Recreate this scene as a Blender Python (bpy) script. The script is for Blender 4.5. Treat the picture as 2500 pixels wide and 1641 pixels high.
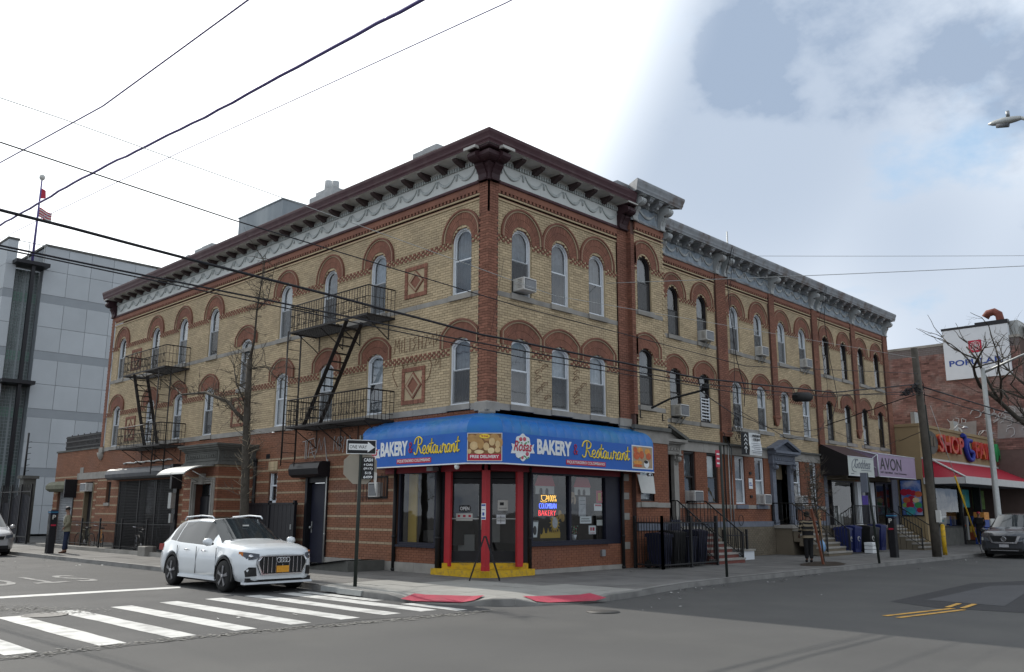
import bpy, bmesh, math, random
from mathutils import Vector, Matrix
rnd = random.Random(7)
for o in list(bpy.data.objects): bpy.data.objects.remove(o)
SC = bpy.context.scene
COL = SC.collection
# ------------------------------------------------------------------ camera
cd = bpy.data.cameras.new('camera'); cam = bpy.data.objects.new('camera', cd); COL.objects.link(cam)
cd.sensor_width = 36; cd.lens = 30.4; cd.clip_start = .1; cd.clip_end = 3000
_F = Vector((0.70330772, 0.68218154, 0.19996652)); _R = Vector((0.69563887, -0.71838002, 0.00408771)); _U = Vector((-0.14644051, -0.13622957, 0.9797942))
CAM = Vector((-15.5717, -16.0039, 1.6))
M = Matrix((_R, _U, -_F)).transposed().to_4x4(); M.translation = CAM
cam.matrix_world = M
SC.camera = cam
# ------------------------------------------------------------------ world: sky with broken cloud
SUN_DIR = Vector((.14, 1.3, 1.0)).normalized()          # towards the sun
W = bpy.data.worlds.new('World'); SC.world = W; W.use_nodes = True
nt = W.node_tree; nt.nodes.clear()
def N(t, **k):
    n = nt.nodes.new(t)
    for a, b in k.items():
        if a == 'inp':
            for i, v in b.items(): n.inputs[i].default_value = v
        else: setattr(n, a, b)
    return n
def LK(a, b): nt.links.new(a, b)
def MATH(op, a, b=None, c=None, clamp=False):
    n = N('ShaderNodeMath', operation=op, use_clamp=clamp)
    for i, v in enumerate((a, b, c)):
        if v is None: continue
        if isinstance(v, (int, float)): n.inputs[i].default_value = v
        else: LK(v, n.inputs[i])
    return n.outputs[0]
def RAMP(x, lo, hi):
    n = N('ShaderNodeMapRange', interpolation_type='SMOOTHSTEP', inp={1: lo, 2: hi, 3: 0., 4: 1.}); LK(x, n.inputs[0]); return n.outputs[0]
def MIXC(f, a, b):
    n = N('ShaderNodeMix', data_type='RGBA'); 
    for i, v in ((0, f), (6, a), (7, b)):
        if isinstance(v, (int, float)): n.inputs[i].default_value = v
        elif isinstance(v, tuple): n.inputs[i].default_value = (*v, 1)
        else: LK(v, n.inputs[i])
    return n.outputs[2]
tc = N('ShaderNodeTexCoord'); nrm = N('ShaderNodeVectorMath', operation='NORMALIZE'); LK(tc.outputs['Generated'], nrm.inputs[0])
DIR = nrm.outputs[0]
def DOT(v):
    n = N('ShaderNodeVectorMath', operation='DOT_PRODUCT'); LK(DIR, n.inputs[0]); n.inputs[1].default_value = tuple(Vector(v).normalized()); return n.outputs['Value']
sep = N('ShaderNodeSeparateXYZ'); LK(DIR, sep.inputs[0])
den = MATH('ADD', MATH('MAXIMUM', sep.outputs[2], 0.), .35)
cmb = N('ShaderNodeCombineXYZ'); LK(MATH('DIVIDE', sep.outputs[0], den), cmb.inputs[0]); LK(MATH('DIVIDE', sep.outputs[1], den), cmb.inputs[1])
def NOISE(scale, detail, rough=.55, off=(0, 0, 0)):
    ad = N('ShaderNodeVectorMath', operation='ADD'); LK(cmb.outputs[0], ad.inputs[0]); ad.inputs[1].default_value = off
    n = N('ShaderNodeTexNoise', inp={'Scale': scale, 'Detail': detail, 'Roughness': rough}); LK(ad.outputs[0], n.inputs['Vector']); return n.outputs[0]
sky = N('ShaderNodeTexSky', sky_type='NISHITA', sun_disc=False, sun_elevation=math.asin(SUN_DIR.z), sun_rotation=math.atan2(SUN_DIR.x, SUN_DIR.y), altitude=20, air_density=1.2, dust_density=2.5)
SKYK = 1.25
blue = N('ShaderNodeMix', data_type='RGBA', inp={0: .55}); LK(sky.outputs[0], blue.inputs[6]); blue.inputs[7].default_value = (3.6, 5.4, 7.4, 1)
big = NOISE(1.5, 5, .5, (3.3, 1.7, 0)); fine = NOISE(4.2, 6, .6, (1.2, 4.4, 0)); wisps = NOISE(9, 5, .6, (7.1, .4, 0))
glow = RAMP(DOT(SUN_DIR), .70, .82)
GREYDIR = Vector((.78, .42, .42)); GREY2 = Vector((.955, .19, .17))
g1 = RAMP(DOT(GREYDIR), .955, .998); g2 = RAMP(DOT(GREY2), .972, .998)
dens = MATH('ADD', MATH('MULTIPLY', big, 1.0), MATH('ADD', MATH('MULTIPLY', fine, .42), MATH('MULTIPLY', wisps, .12)))
shade = MATH('ADD', RAMP(dens, .74, .96), MATH('ADD', MATH('MULTIPLY', g1, .75), MATH('MULTIPLY', g2, .6)), clamp=True)   # 0 white cloud .. 1 grey underside
cloud = MIXC(shade, (7.0, 7.5, 8.1), (2.8, 3.5, 4.6))
cover = RAMP(MATH('ADD', MATH('MULTIPLY', NOISE(2.6, 6, .58, (9.2, 2.2, 0)), 1.), MATH('MULTIPLY', fine, .3)), .40, .60)
skyc = MIXC(cover, blue.outputs[2], cloud)
skyc = MIXC(MATH('MULTIPLY', glow, .93), skyc, (12.5, 12.9, 13.1))
bg = N('ShaderNodeBackground', inp={'Strength': .1}); LK(skyc, bg.inputs[0])
wo = N('ShaderNodeOutputWorld'); LK(bg.outputs[0], wo.inputs[0])
# ------------------------------------------------------------------ sun
ld = bpy.data.lights.new('sun', 'SUN'); ld.energy = 2.9; ld.angle = math.radians(.6); ld.color = (1, .95, .87)
sun = bpy.data.objects.new('sun', ld); COL.objects.link(sun); sun.rotation_euler = SUN_DIR.to_track_quat('Z', 'Y').to_euler()
# ------------------------------------------------------------------ exposure
vs = SC.view_settings; vs.view_transform = 'Standard'; vs.look = 'None'; vs.exposure = .48; vs.gamma = 1; vs.use_curve_mapping = False
SC.cycles.max_bounces = 5; SC.cycles.diffuse_bounces = 3; SC.cycles.glossy_bounces = 3; SC.cycles.transparent_max_bounces = 12
SC.cycles.use_denoising = True

# ================================================================== helpers
class Fr:
    """a wall frame: s along the wall, t up, n outwards"""
    def __init__(self, o, s, n, t=(0, 0, 1)):
        self.o = Vector(o); self.s = Vector(s); self.t = Vector(t); self.n = Vector(n)
        self.flip = self.s.cross(self.t).dot(self.n) < 0
    def __call__(self, p): return self.o + self.s * p[0] + self.t * p[1] + self.n * p[2]
    def shift(self, s=0, t=0, n=0): return Fr(self((s, t, n)), self.s, self.n, self.t)
L_ = Fr((0, 0, 0), (0, 1, 0), (-1, 0, 0)); R_ = Fr((0, 0, 0), (1, 0, 0), (0, -1, 0))
ROW = Fr((0, 1.25, 0), (1, 0, 0), (0, -1, 0)); BAY = Fr((0, -.2, 0), (1, 0, 0), (0, -1, 0))
class MB:
    def __init__(s, fr=None): s.v = []; s.f = []; s.m = []; s.t = []; s.fr = fr; s.sm = set(); s.cur = 0; s.tone = .5; s.xf = None
    def put(s, pts):
        b = len(s.v)
        for p in pts:
            if s.xf is not None: p = s.xf @ Vector(p)
            s.v.append(tuple(s.fr(p)) if s.fr else tuple(p))
        return b
    def face(s, ids, m=None, t=None, smooth=False):
        if s.fr and s.fr.flip: ids = ids[::-1]
        if smooth: s.sm.add(len(s.f))
        s.f.append(tuple(ids)); s.m.append(s.cur if m is None else m); s.t.append(s.tone if t is None else t)
    def poly(s, pts, m=None, t=None):
        b = s.put(pts); s.face(list(range(b, b + len(pts))), m, t)
    def box(s, a, b, m=None, t=None, open_back=False):
        x0, y0, z0 = a; x1, y1, z1 = b
        if x0 > x1: x0, x1 = x1, x0
        if y0 > y1: y0, y1 = y1, y0
        if z0 > z1: z0, z1 = z1, z0
        k = s.put([(x0, y0, z0), (x1, y0, z0), (x1, y1, z0), (x0, y1, z0), (x0, y0, z1), (x1, y0, z1), (x1, y1, z1), (x0, y1, z1)])
        fs = [(4, 5, 6, 7), (0, 1, 5, 4), (1, 2, 6, 5), (2, 3, 7, 6), (3, 0, 4, 7)]
        if not open_back: fs.append((3, 2, 1, 0))
        for q in fs: s.face([k + i for i in q], m, t)
    def bevbox(s, a, b, e, m=None, t=None):
        """box with chamfered edges on its top/front"""
        x0, y0, z0 = a; x1, y1, z1 = b
        lay = [(0, z0), (0, z1 - e), (e, z1)]
        rings = []
        for ins, z in lay:
            c = [(x0 + ins, y0 + e + ins * .5), (x0 + e + ins * .5, y0 + ins), (x1 - e - ins * .5, y0 + ins), (x1 - ins, y0 + e + ins * .5), (x1 - ins, y1 - e - ins * .5), (x1 - e - ins * .5, y1 - ins), (x0 + e + ins * .5, y1 - ins), (x0 + ins, y1 - e - ins * .5)]
            rings.append(s.put([(x, y, z) for x, y in c]))
        for i in range(2):
            for j in range(8): s.face([rings[i] + j, rings[i] + (j + 1) % 8, rings[i + 1] + (j + 1) % 8, rings[i + 1] + j], m, t)
        s.face([rings[2] + j for j in range(8)], m, t); s.face([rings[0] + j for j in range(7, -1, -1)], m, t)
    def prism(s, poly, d0, d1, ax=2, m=None, t=None, cap=True, smooth=False):
        """extrude a 2D polygon along axis ax from d0 to d1"""
        def P(p, d):
            q = list(p); q.insert(ax, d); return q
        n = len(poly); a = s.put([P(p, d0) for p in poly]); b = s.put([P(p, d1) for p in poly])
        for i in range(n):
            j = (i + 1) % n; s.face([a + i, a + j, b + j, b + i], m, t, smooth)
        if cap: s.face([a + i for i in range(n)][::-1], m, t); s.face([b + i for i in range(n)], m, t)
    def ring(s, outer, inner, n0, n1, m=None, t=None, closed=False, tones=None, back=False):
        """band between two outlines of equal length, from depth n0 to n1"""
        k = len(outer); a = s.put([(p[0], p[1], n1) for p in outer]); b = s.put([(p[0], p[1], n1) for p in inner])
        c = s.put([(p[0], p[1], n0) for p in outer]); d = s.put([(p[0], p[1], n0) for p in inner])
        for i in range(k if closed else k - 1):
            j = (i + 1) % k; tt = tones[i] if tones else t
            s.face([a + i, a + j, b + j, b + i], m, tt); s.face([c + i, c + j, a + j, a + i], m, tt); s.face([b + i, b + j, d + j, d + i], m, tt)
            if back: s.face([d + i, d + j, c + j, c + i], m, tt)
        if not closed:
            for i in (0, k - 1): s.face([a + i, b + i, d + i, c + i], m, t)
    def fan(s, pts, n, m=None, t=None):
        s.poly([(p[0], p[1], n) for p in pts], m, t)
    def tube(s, path, r, k=6, m=None, t=None, closed=False, cap=True):
        path = [Vector(p) for p in path]; n = len(path)
        rs = r if isinstance(r, (list, tuple)) else [r] * n
        up = Vector((0, 0, 1)); prev = None; bs = []
        for i, p in enumerate(path):
            d = (path[(i + 1) % n] - path[i - 1]) if closed else (path[min(i + 1, n - 1)] - path[max(i - 1, 0)])
            d = d.normalized() if d.length > 1e-9 else Vector((0, 0, 1))
            u = prev if prev is not None else (Vector((1, 0, 0)) if abs(d.z) > .9 else up)
            u = (u - d * u.dot(d)); u = u.normalized() if u.length > 1e-6 else Vector((1, 0, 0)).cross(d).normalized()
            prev = u; w = d.cross(u)
            bs.append(s.put([p + (u * math.cos(a) + w * math.sin(a)) * rs[i] for a in [2 * math.pi * (q + .5) / k for q in range(k)]]))
        for i in range(n if closed else n - 1):
            a, b = bs[i], bs[(i + 1) % n]
            for q in range(k): s.face([a + q, a + (q + 1) % k, b + (q + 1) % k, b + q], m, t, k > 4)
        if cap and not closed:
            s.face([bs[0] + q for q in range(k)][::-1], m, t); s.face([bs[-1] + q for q in range(k)], m, t)
    def bar(s, a, b, w=.02, h=None, m=None, t=None):
        h = h or w; a = Vector(a); b = Vector(b); d = (b - a).normalized()
        u = Vector((0, 0, 1)) if abs(d.z) < .95 else Vector((1, 0, 0)); u = (u - d * u.dot(d)).normalized(); v = d.cross(u)
        q = [(-w, -h), (w, -h), (w, h), (-w, h)]
        A = s.put([a + v * x * .5 + u * y * .5 for x, y in q]); B = s.put([b + v * x * .5 + u * y * .5 for x, y in q])
        for i in range(4): s.face([A + i, A + (i + 1) % 4, B + (i + 1) % 4, B + i], m, t)
        s.face([A + 3, A + 2, A + 1, A], m, t); s.face([B, B + 1, B + 2, B + 3], m, t)
    def lathe(s, prof, c=(0, 0, 0), k=16, ax=2, m=None, t=None, smooth=True):
        """revolve (radius, height) pairs round axis ax at c"""
        rings = []
        for r, h in prof:
            pts = []
            for q in range(k):
                a = 2 * math.pi * q / k; p = [r * math.cos(a), r * math.sin(a)]; p.insert(ax, h); pts.append((p[0] + c[0], p[1] + c[1], p[2] + c[2]))
            rings.append(s.put(pts))
        for i in range(len(rings) - 1):
            for q in range(k): s.face([rings[i] + q, rings[i] + (q + 1) % k, rings[i + 1] + (q + 1) % k, rings[i + 1] + q], m, t, smooth)
        s.face([rings[0] + q for q in range(k)][::-1], m, t); s.face([rings[-1] + q for q in range(k)], m, t)
    def mesh(s, name, mats, fix=False):
        me = bpy.data.meshes.new(name); me.from_pydata(s.v, [], s.f)
        if not isinstance(mats, (list, tuple)): mats = [mats]
        for a in mats: me.materials.append(a)
        me.polygons.foreach_set('material_index', s.m)
        at = me.attributes.new('tone', 'FLOAT', 'FACE'); at.data.foreach_set('value', s.t)
        if s.sm: me.polygons.foreach_set('use_smooth', [i in s.sm for i in range(len(s.f))])
        me.update()
        if fix:
            bm = bmesh.new(); bm.from_mesh(me); bmesh.ops.recalc_face_normals(bm, faces=bm.faces); bm.to_mesh(me); bm.free()
        return me
    def build(s, name, mats, parent=None, **kw):
        fix = kw.pop('fix', True) if len(s.f) < 4000 else kw.pop('fix', False)
        return place(name, s.mesh(name, mats, fix), parent, **kw)
def place(name, me, parent=None, loc=None, **kw):
    o = bpy.data.objects.new(name, me); COL.objects.link(o)
    if loc is not None: o.location = loc
    if parent is not None:
        o.parent = parent
        if parent.type == 'EMPTY' and not parent.get('_local'): o.matrix_parent_inverse = Matrix.Translation(-parent.location)
    for k, v in kw.items(): o[k] = v
    return o
def thing(name, label, cat, loc=(0, 0, 0), rot=None, group=None, kind=None):
    o = bpy.data.objects.new(name, None); COL.objects.link(o); o.location = loc; o.empty_display_size = .2
    if rot is not None: o.rotation_euler = (0, 0, rot); o['_local'] = 1
    o['label'] = label; o['category'] = cat
    if group: o['group'] = group
    if kind: o['kind'] = kind
    return o
def single(o, label, cat, group=None):
    o['label'] = label; o['category'] = cat
    if group: o['group'] = group
    return o
def dup(root, loc, rotz=None, label=None, group=None):
    r = root.copy(); COL.objects.link(r); r.location = loc
    if rotz is not None: r.rotation_euler = (0, 0, rotz)
    if label: r['label'] = label
    if group: r['group'] = group
    for ch in [c for c in root.children]:
        c = ch.copy(); COL.objects.link(c); c.parent = r
        for g in ch.children:
            d = g.copy(); COL.objects.link(d); d.parent = c
    return r
# ------------------------------------------------------------------ materials
MATS = {}
def mat(name, col, rough=.8, var=.12, scale=6., bump=0., bscale=60., metal=0., tone=0., dirt=None, dirt_scale=.8, dirt_amt=.5, spec=.3, coat=0., emis=None, streak=False, rnd_obj=0.):
    if name in MATS: return MATS[name]
    m = bpy.data.materials.new(name); m.use_nodes = True; t = m.node_tree; n = t.nodes; l = t.links; b = n['Principled BSDF']
    b.inputs['Roughness'].default_value = rough; b.inputs['Metallic'].default_value = metal; b.inputs['Specular IOR Level'].default_value = spec
    if coat: b.inputs['Coat Weight'].default_value = coat; b.inputs['Coat Roughness'].default_value = .06
    geo = n.new('ShaderNodeNewGeometry'); pos = geo.outputs['Position']
    if rnd_obj < 0:   # moving things: object space
        pos = n.new('ShaderNodeTexCoord').outputs['Object']
    def noise(sc, det=4, vec=None):
        q = n.new('ShaderNodeTexNoise'); q.inputs['Scale'].default_value = sc; q.inputs['Detail'].default_value = det; l.new(vec or pos, q.inputs['Vector']); return q.outputs[0]
    def hsv(cin, val):
        q = n.new('ShaderNodeHueSaturation'); l.new(cin, q.inputs['Color']); l.new(val, q.inputs['Value']); return q.outputs[0]
    def mth(op, a, b_):
        q = n.new('ShaderNodeMath'); q.operation = op
        for i, v in enumerate((a, b_)):
            if isinstance(v, (int, float)): q.inputs[i].default_value = v
            else: l.new(v, q.inputs[i])
        return q.outputs[0]
    rgb = n.new('ShaderNodeRGB'); rgb.outputs[0].default_value = (*col, 1); c = rgb.outputs[0]
    v = None
    if var: v = mth('ADD', mth('MULTIPLY', mth('SUBTRACT', noise(scale), .5), 2 * var * 2), 1.)
    if tone:
        a = n.new('ShaderNodeAttribute'); a.attribute_name = 'tone'; q = mth('ADD', mth('MULTIPLY', mth('SUBTRACT', a.outputs['Fac'], .5), 2 * tone), 1.); v = q if v is None else mth('MULTIPLY', v, q)
    if rnd_obj > 0:
        a = n.new('ShaderNodeObjectInfo'); q = mth('ADD', mth('MULTIPLY', mth('SUBTRACT', a.outputs['Random'], .5), 2 * rnd_obj), 1.); v = q if v is None else mth('MULTIPLY', v, q)
    if v is not None: c = hsv(c, v)
    if dirt:
        vec = None
        if streak:
            mp = n.new('ShaderNodeMapping'); mp.inputs['Scale'].default_value = (1, 1, .12); l.new(pos, mp.inputs['Vector']); vec = mp.outputs[0]
        mr = n.new('ShaderNodeMapRange'); mr.inputs[1].default_value = .48; mr.inputs[2].default_value = .68; mr.inputs[4].default_value = dirt_amt; l.new(noise(dirt_scale, 6, vec), mr.inputs[0])
        mx = n.new('ShaderNodeMix'); mx.data_type = 'RGBA'; l.new(mr.outputs[0], mx.inputs[0]); l.new(c, mx.inputs[6]); mx.inputs[7].default_value = (*dirt, 1); c = mx.outputs[2]
    l.new(c, b.inputs['Base Color'])
    if bump:
        bp = n.new('ShaderNodeBump'); bp.inputs['Strength'].default_value = bump; bp.inputs['Distance'].default_value = .02; l.new(noise(bscale, 5), bp.inputs['Height']); l.new(bp.outputs[0], b.inputs['Normal'])
    if emis: b.inputs['Emission Color'].default_value = (*emis[:3], 1); b.inputs['Emission Strength'].default_value = emis[3]
    MATS[name] = m; return m
def glassmat(name, tint=(.8, .85, .87), refl=.06, trans=1.):
    m = bpy.data.materials.new(name); m.use_nodes = True; t = m.node_tree; n = t.nodes; l = t.links
    n.remove(n['Principled BSDF']); out = n['Material Output']
    tr = n.new('ShaderNodeBsdfTransparent'); tr.inputs[0].default_value = (*tint, 1)
    gl = n.new('ShaderNodeBsdfGlossy'); gl.inputs['Roughness'].default_value = .02
    def mt(op, a, c=None):
        q = n.new('ShaderNodeMath'); q.operation = op
        for i, v in enumerate((a, c)):
            if v is None: continue
            if isinstance(v, (int, float)): q.inputs[i].default_value = v
            else: l.new(v, q.inputs[i])
        return q.outputs[0]
    gg = n.new('ShaderNodeNewGeometry'); dp = n.new('ShaderNodeVectorMath'); dp.operation = 'DOT_PRODUCT'; l.new(gg.outputs['Normal'], dp.inputs[0]); l.new(gg.outputs['Incoming'], dp.inputs[1])
    F = mt('ADD', mt('MULTIPLY', mt('POWER', mt('SUBTRACT', 1., mt('ABSOLUTE', dp.outputs['Value'])), 5.), .9), .07 + refl)
    nz = n.new('ShaderNodeTexNoise'); nz.inputs['Scale'].default_value = 1.3; g = n.new('ShaderNodeNewGeometry'); l.new(g.outputs['Position'], nz.inputs['Vector'])
    bp = n.new('ShaderNodeBump'); bp.inputs['Strength'].default_value = .12; bp.inputs['Distance'].default_value = .03; l.new(nz.outputs[0], bp.inputs['Height']); l.new(bp.outputs[0], gl.inputs['Normal'])
    mx = n.new('ShaderNodeMixShader'); l.new(F, mx.inputs[0]); l.new(tr.outputs[0], mx.inputs[1]); l.new(gl.outputs[0], mx.inputs[2]); l.new(mx.outputs[0], out.inputs[0])
    MATS[name] = m; return m
def screenmat(name, col, a=.5):
    m = bpy.data.materials.new(name); m.use_nodes = True; t = m.node_tree; n = t.nodes; l = t.links; b = n['Principled BSDF']
    b.inputs['Base Color'].default_value = (*col, 1); b.inputs['Alpha'].default_value = a; b.inputs['Roughness'].default_value = .7
    MATS[name] = m; return m
M_ = lambda k: MATS[k]
mat('yellow_brick', (.47, .37, .235), .85, .05, 1.5, .25, 90, tone=.20, dirt=(.26, .21, .145), dirt_scale=.55, dirt_amt=.35)
mat('yellow_mortar', (.17, .135, .088), .95, .1, 5)
mat('red_brick', (.235, .105, .070), .85, .08, 2., .25, 90, tone=.22, dirt=(.12, .055, .045), dirt_scale=.9, dirt_amt=.4)
mat('red_brick_piece', (.235, .105, .070), .85, .1, 3., .25, 90, rnd_obj=.2)
mat('red_mortar', (.105, .06, .05), .95, .1, 5)
mat('orange_brick', (.24, .11, .065), .85, .10, 1.2, .25, 90, tone=.16, dirt=(.17, .10, .08), dirt_scale=.6, dirt_amt=.55)
mat('orange_mortar', (.17, .09, .06), .95, .1, 5)
mat('rust_brick', (.23, .095, .055), .85, .10, 1.2, .25, 90, tone=.14, dirt=(.15, .07, .055), dirt_scale=.7, dirt_amt=.4)
mat('rust_mortar', (.155, .07, .05), .95, .1, 5)
mat('buff_stone', (.36, .27, .18), .85, .1, 6)
mat('stone', (.29, .275, .25), .85, .14, 3, .2, 40, dirt=(.15, .14, .125), dirt_scale=1.2, dirt_amt=.5)
mat('dark_stone', (.11, .11, .10), .85, .15, 5, .3, 30, dirt=(.055, .055, .052), dirt_scale=2, dirt_amt=.6)
mat('burgundy', (.058, .020, .026), .55, .12, 4, dirt=(.10, .07, .065), dirt_scale=2, dirt_amt=.35)
mat('burgundy_dark', (.038, .016, .020), .6, .1, 4)
mat('bracket_brown', (.052, .034, .034), .7, .1, 8)
mat('cream_paint', (.56, .58, .56), .6, .05, 3, dirt=(.38, .38, .36), dirt_scale=1.5, dirt_amt=.4)
mat('soffit_paint', (.50, .49, .46), .7, .06, 3, dirt=(.3, .28, .25), dirt_scale=1.8, dirt_amt=.5)
mat('swag_paint', (.42, .45, .44), .6, .1, 12)
mat('weathered', (.27, .285, .30), .75, .16, 4, .3, 30, dirt=(.12, .085, .07), dirt_scale=2.2, dirt_amt=.75)
mat('weathered_light', (.40, .42, .42), .75, .14, 6, .3, 30, dirt=(.2, .17, .15), dirt_scale=3, dirt_amt=.6)
mat('weathered_frieze', (.22, .26, .30), .75, .22, 7, .3, 30, dirt=(.42, .46, .48), dirt_scale=4, dirt_amt=.7)
mat('bluegrey', (.13, .145, .18), .7, .1, 5, dirt=(.2, .21, .24), dirt_scale=4, dirt_amt=.4)
mat('window_white', (.62, .65, .68), .45, .03, 3)
mat('window_dark', (.028, .024, .024), .5, .05, 3)
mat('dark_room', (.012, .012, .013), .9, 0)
mat('curtain_light', (.42, .43, .45), .9, .22, 9)
mat('curtain_grey', (.16, .165, .175), .9, .3, 7)
mat('curtain_dark', (.05, .048, .05), .9, .3, 6)
mat('curtain_blue', (.16, .34, .55), .9, .2, 12)
mat('blind_white', (.6, .6, .58), .8, .05, 12)
glassmat('glass'); glassmat('shop_glass', (.82, .85, .86), .02)
screenmat('insect_screen', (.06, .06, .06), .45)
mat('ac_white', (.55, .55, .53), .5, .06, 6, dirt=(.35, .33, .3), dirt_scale=6, dirt_amt=.5)
mat('ac_grille', (.10, .10, .105), .7, .15, 90)
mat('black_iron', (.016, .016, .017), .55, .1, 6)
mat('escape_iron', (.022, .019, .018), .6, .2, 6)
mat('black_paint', (.013, .013, .016), .4, .1, 4)
mat('navy_dark', (.012, .013, .026), .5, .1, 4)
mat('red_paint', (.40, .018, .026), .45, .05, 3, dirt=(.2, .015, .02), dirt_scale=3, dirt_amt=.4)
mat('dark_red_paint', (.20, .012, .02), .5, .06, 3)
mat('yellow_paint', (.58, .36, .015), .6, .08, 5, dirt=(.2, .14, .06), dirt_scale=9, dirt_amt=.6)
mat('awning_blue', (.008, .10, .42), .42, .05, 2)
mat('awning_cover', (.012, .13, .42), .38, .10, 2.2, dirt=(.02, .16, .30), dirt_scale=.9, dirt_amt=.7)
mat('white_print', (.68, .70, .70), .5, .02, 4)
mat('yellow_print', (.80, .60, .06), .5, .03, 4)
mat('red_print', (.42, .02, .05), .5, .03, 4)
mat('green_print', (.05, .28, .10), .5, .05, 4)
mat('black_print', (.012, .012, .014), .5, 0)
mat('blue_print', (.02, .06, .28), .5, .03, 4)
mat('grey_metal', (.28, .29, .30), .45, .1, 6, metal=.6)
mat('galvanised', (.38, .39, .38), .5, .1, 8, metal=.5)
mat('paper', (.55, .55, .52), .8, .05, 8)
mat('wood_pole', (.085, .075, .062), .9, .25, 5, .4, 25, streak=True, dirt=(.045, .04, .035), dirt_scale=4, dirt_amt=.6)
mat('bark', (.06, .052, .042), .95, .25, 9, .5, 40)
mat('twig', (.085, .072, .055), .9, .2, 9)
mat('pale_twig', (.30, .25, .18), .9, .2, 9)
mat('rubber', (.012, .012, .012), .75, .1, 9)
mat('cable_black', (.014, .014, .018), .6, 0)
mat('cable_violet', (.10, .08, .24), .6, .05, 2)
mat('green_post', (.022, .028, .024), .6, .15, 7)
# ================================================================== ground
mat('asphalt', (.075, .074, .072), .88, .10, .35, .5, 110, dirt=(.10, .098, .092), dirt_scale=.5, dirt_amt=.5)
mat('asphalt_side', (.062, .062, .062), .85, .12, .5, .5, 120, dirt=(.10, .098, .095), dirt_scale=.45, dirt_amt=.6)
mat('asphalt_dark', (.035, .035, .037), .85, .12, 1.5, .5, 110)
mat('asphalt_worn', (.070, .070, .074), .85, .12, 1.2, .5, 110)
mat('road_paint', (.50, .50, .48), .7, .08, 8, .3, 90, dirt=(.16, .155, .15), dirt_scale=3.2, dirt_amt=.55)
mat('road_paint_worn', (.24, .24, .23), .8, .12, 9, .3, 90, dirt=(.08, .08, .08), dirt_scale=5, dirt_amt=.95)
mat('yellow_road_paint', (.52, .29, .05), .7, .08, 8, .3, 90, dirt=(.10, .08, .05), dirt_scale=6, dirt_amt=.6)
mat('concrete_old', (.155, .150, .142), .9, .10, .7, .35, 70, tone=.0, rnd_obj=.10, dirt=(.085, .083, .08), dirt_scale=1.1, dirt_amt=.55)
mat('concrete_new', (.27, .265, .245), .9, .06, 1.2, .3, 80, rnd_obj=.04, dirt=(.19, .185, .17), dirt_scale=1.6, dirt_amt=.5)
mat('kerb_stone', (.20, .195, .185), .85, .12, 3, .3, 60, dirt=(.09, .088, .085), dirt_scale=1.7, dirt_amt=.6)
mat('ramp_red', (.36, .045, .075), .7, .08, 9, dirt=(.2, .05, .06), dirt_scale=3, dirt_amt=.4)
mat('soil', (.040, .030, .022), 1, .3, 6, .8, 30)
mat('iron_cover', (.05, .048, .045), .6, .2, 30)
RZ = -.13
def flat(name, pts, z, m, parent=None, **kw):
    b = MB(); b.poly([(x, y, z) for x, y in pts]); return b.build(name, M_(m), parent, fix=False, **kw)
b = MB(); b.poly([(-400, -400, RZ), (600, -400, RZ), (600, 600, RZ), (-400, 600, RZ)]); road = b.build('road', M_('asphalt'), fix=False, kind='structure', label='grey asphalt road through the street junction')
side = flat('side_road', [(-12.2, -4.25), (-9.2, -4.1), (-6.6, -4.0), (-4.3, -4.55), (-4.0, -4.2), (-4.0, 90), (-13.2, 90), (-13.2, -4.2)], RZ + .004, 'asphalt_side', kind='structure', label='side street asphalt where the white car drives')
for (nm, pts, z, mm) in [('road_patch', [(2.76, -8.86), (9.1, -8.5), (11.6, -9.4), (10.5, -10.4), (2.45, -11.35), (2.2, -9.9)], .004, 'asphalt_dark'), ('road_patch_centre', [(3.63, -9.26), (8.56, -9.1), (9.6, -9.7), (8.3, -10.05), (3.42, -10.77)], .008, 'asphalt_worn')]:
    flat(nm, pts, RZ + z, mm, road)
# --- crosswalk bars, stop line, STOP lettering, centre line
cw = []
for i, (x, y0, y1, m) in enumerate([(-11.72, -3.9, .35, 'road_paint'), (-10.62, -3.9, .38, 'road_paint'), (-9.62, -3.85, .68, 'road_paint'), (-8.64, -3.8, .72, 'road_paint'), (-7.66, -3.75, .92, 'road_paint'), (-6.72, -3.75, .95, 'road_paint'), (-5.83, -3.72, .98, 'road_paint'), (-5.03, -3.75, 1.0, 'road_paint'), (-4.60, -1.7, 1.0, 'road_paint'), (-4.55, -4.1, -2.5, 'road_paint')]):
    w = .19 if i < 8 else .13; b = MB()
    n = 9; L = []; Rr = []
    for k in range(n + 1):
        y = y0 + (y1 - y0) * k / n; L.append((x - w + rnd.uniform(-.012, .012), y, RZ + .008)); Rr.append((x + w + rnd.uniform(-.012, .012), y, RZ + .008))
    for k in range(n): b.poly([L[k], Rr[k], Rr[k + 1], L[k + 1]])
    b.build('crosswalk_stripe', M_(m), side, fix=False)
flat('stop_line', [(-13.0, 3.85), (-9.7, 3.83), (-6.1, 3.72), (-5.9, 4.12), (-9.5, 4.28), (-13.0, 4.35)], RZ + .008, 'road_paint', side)
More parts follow.
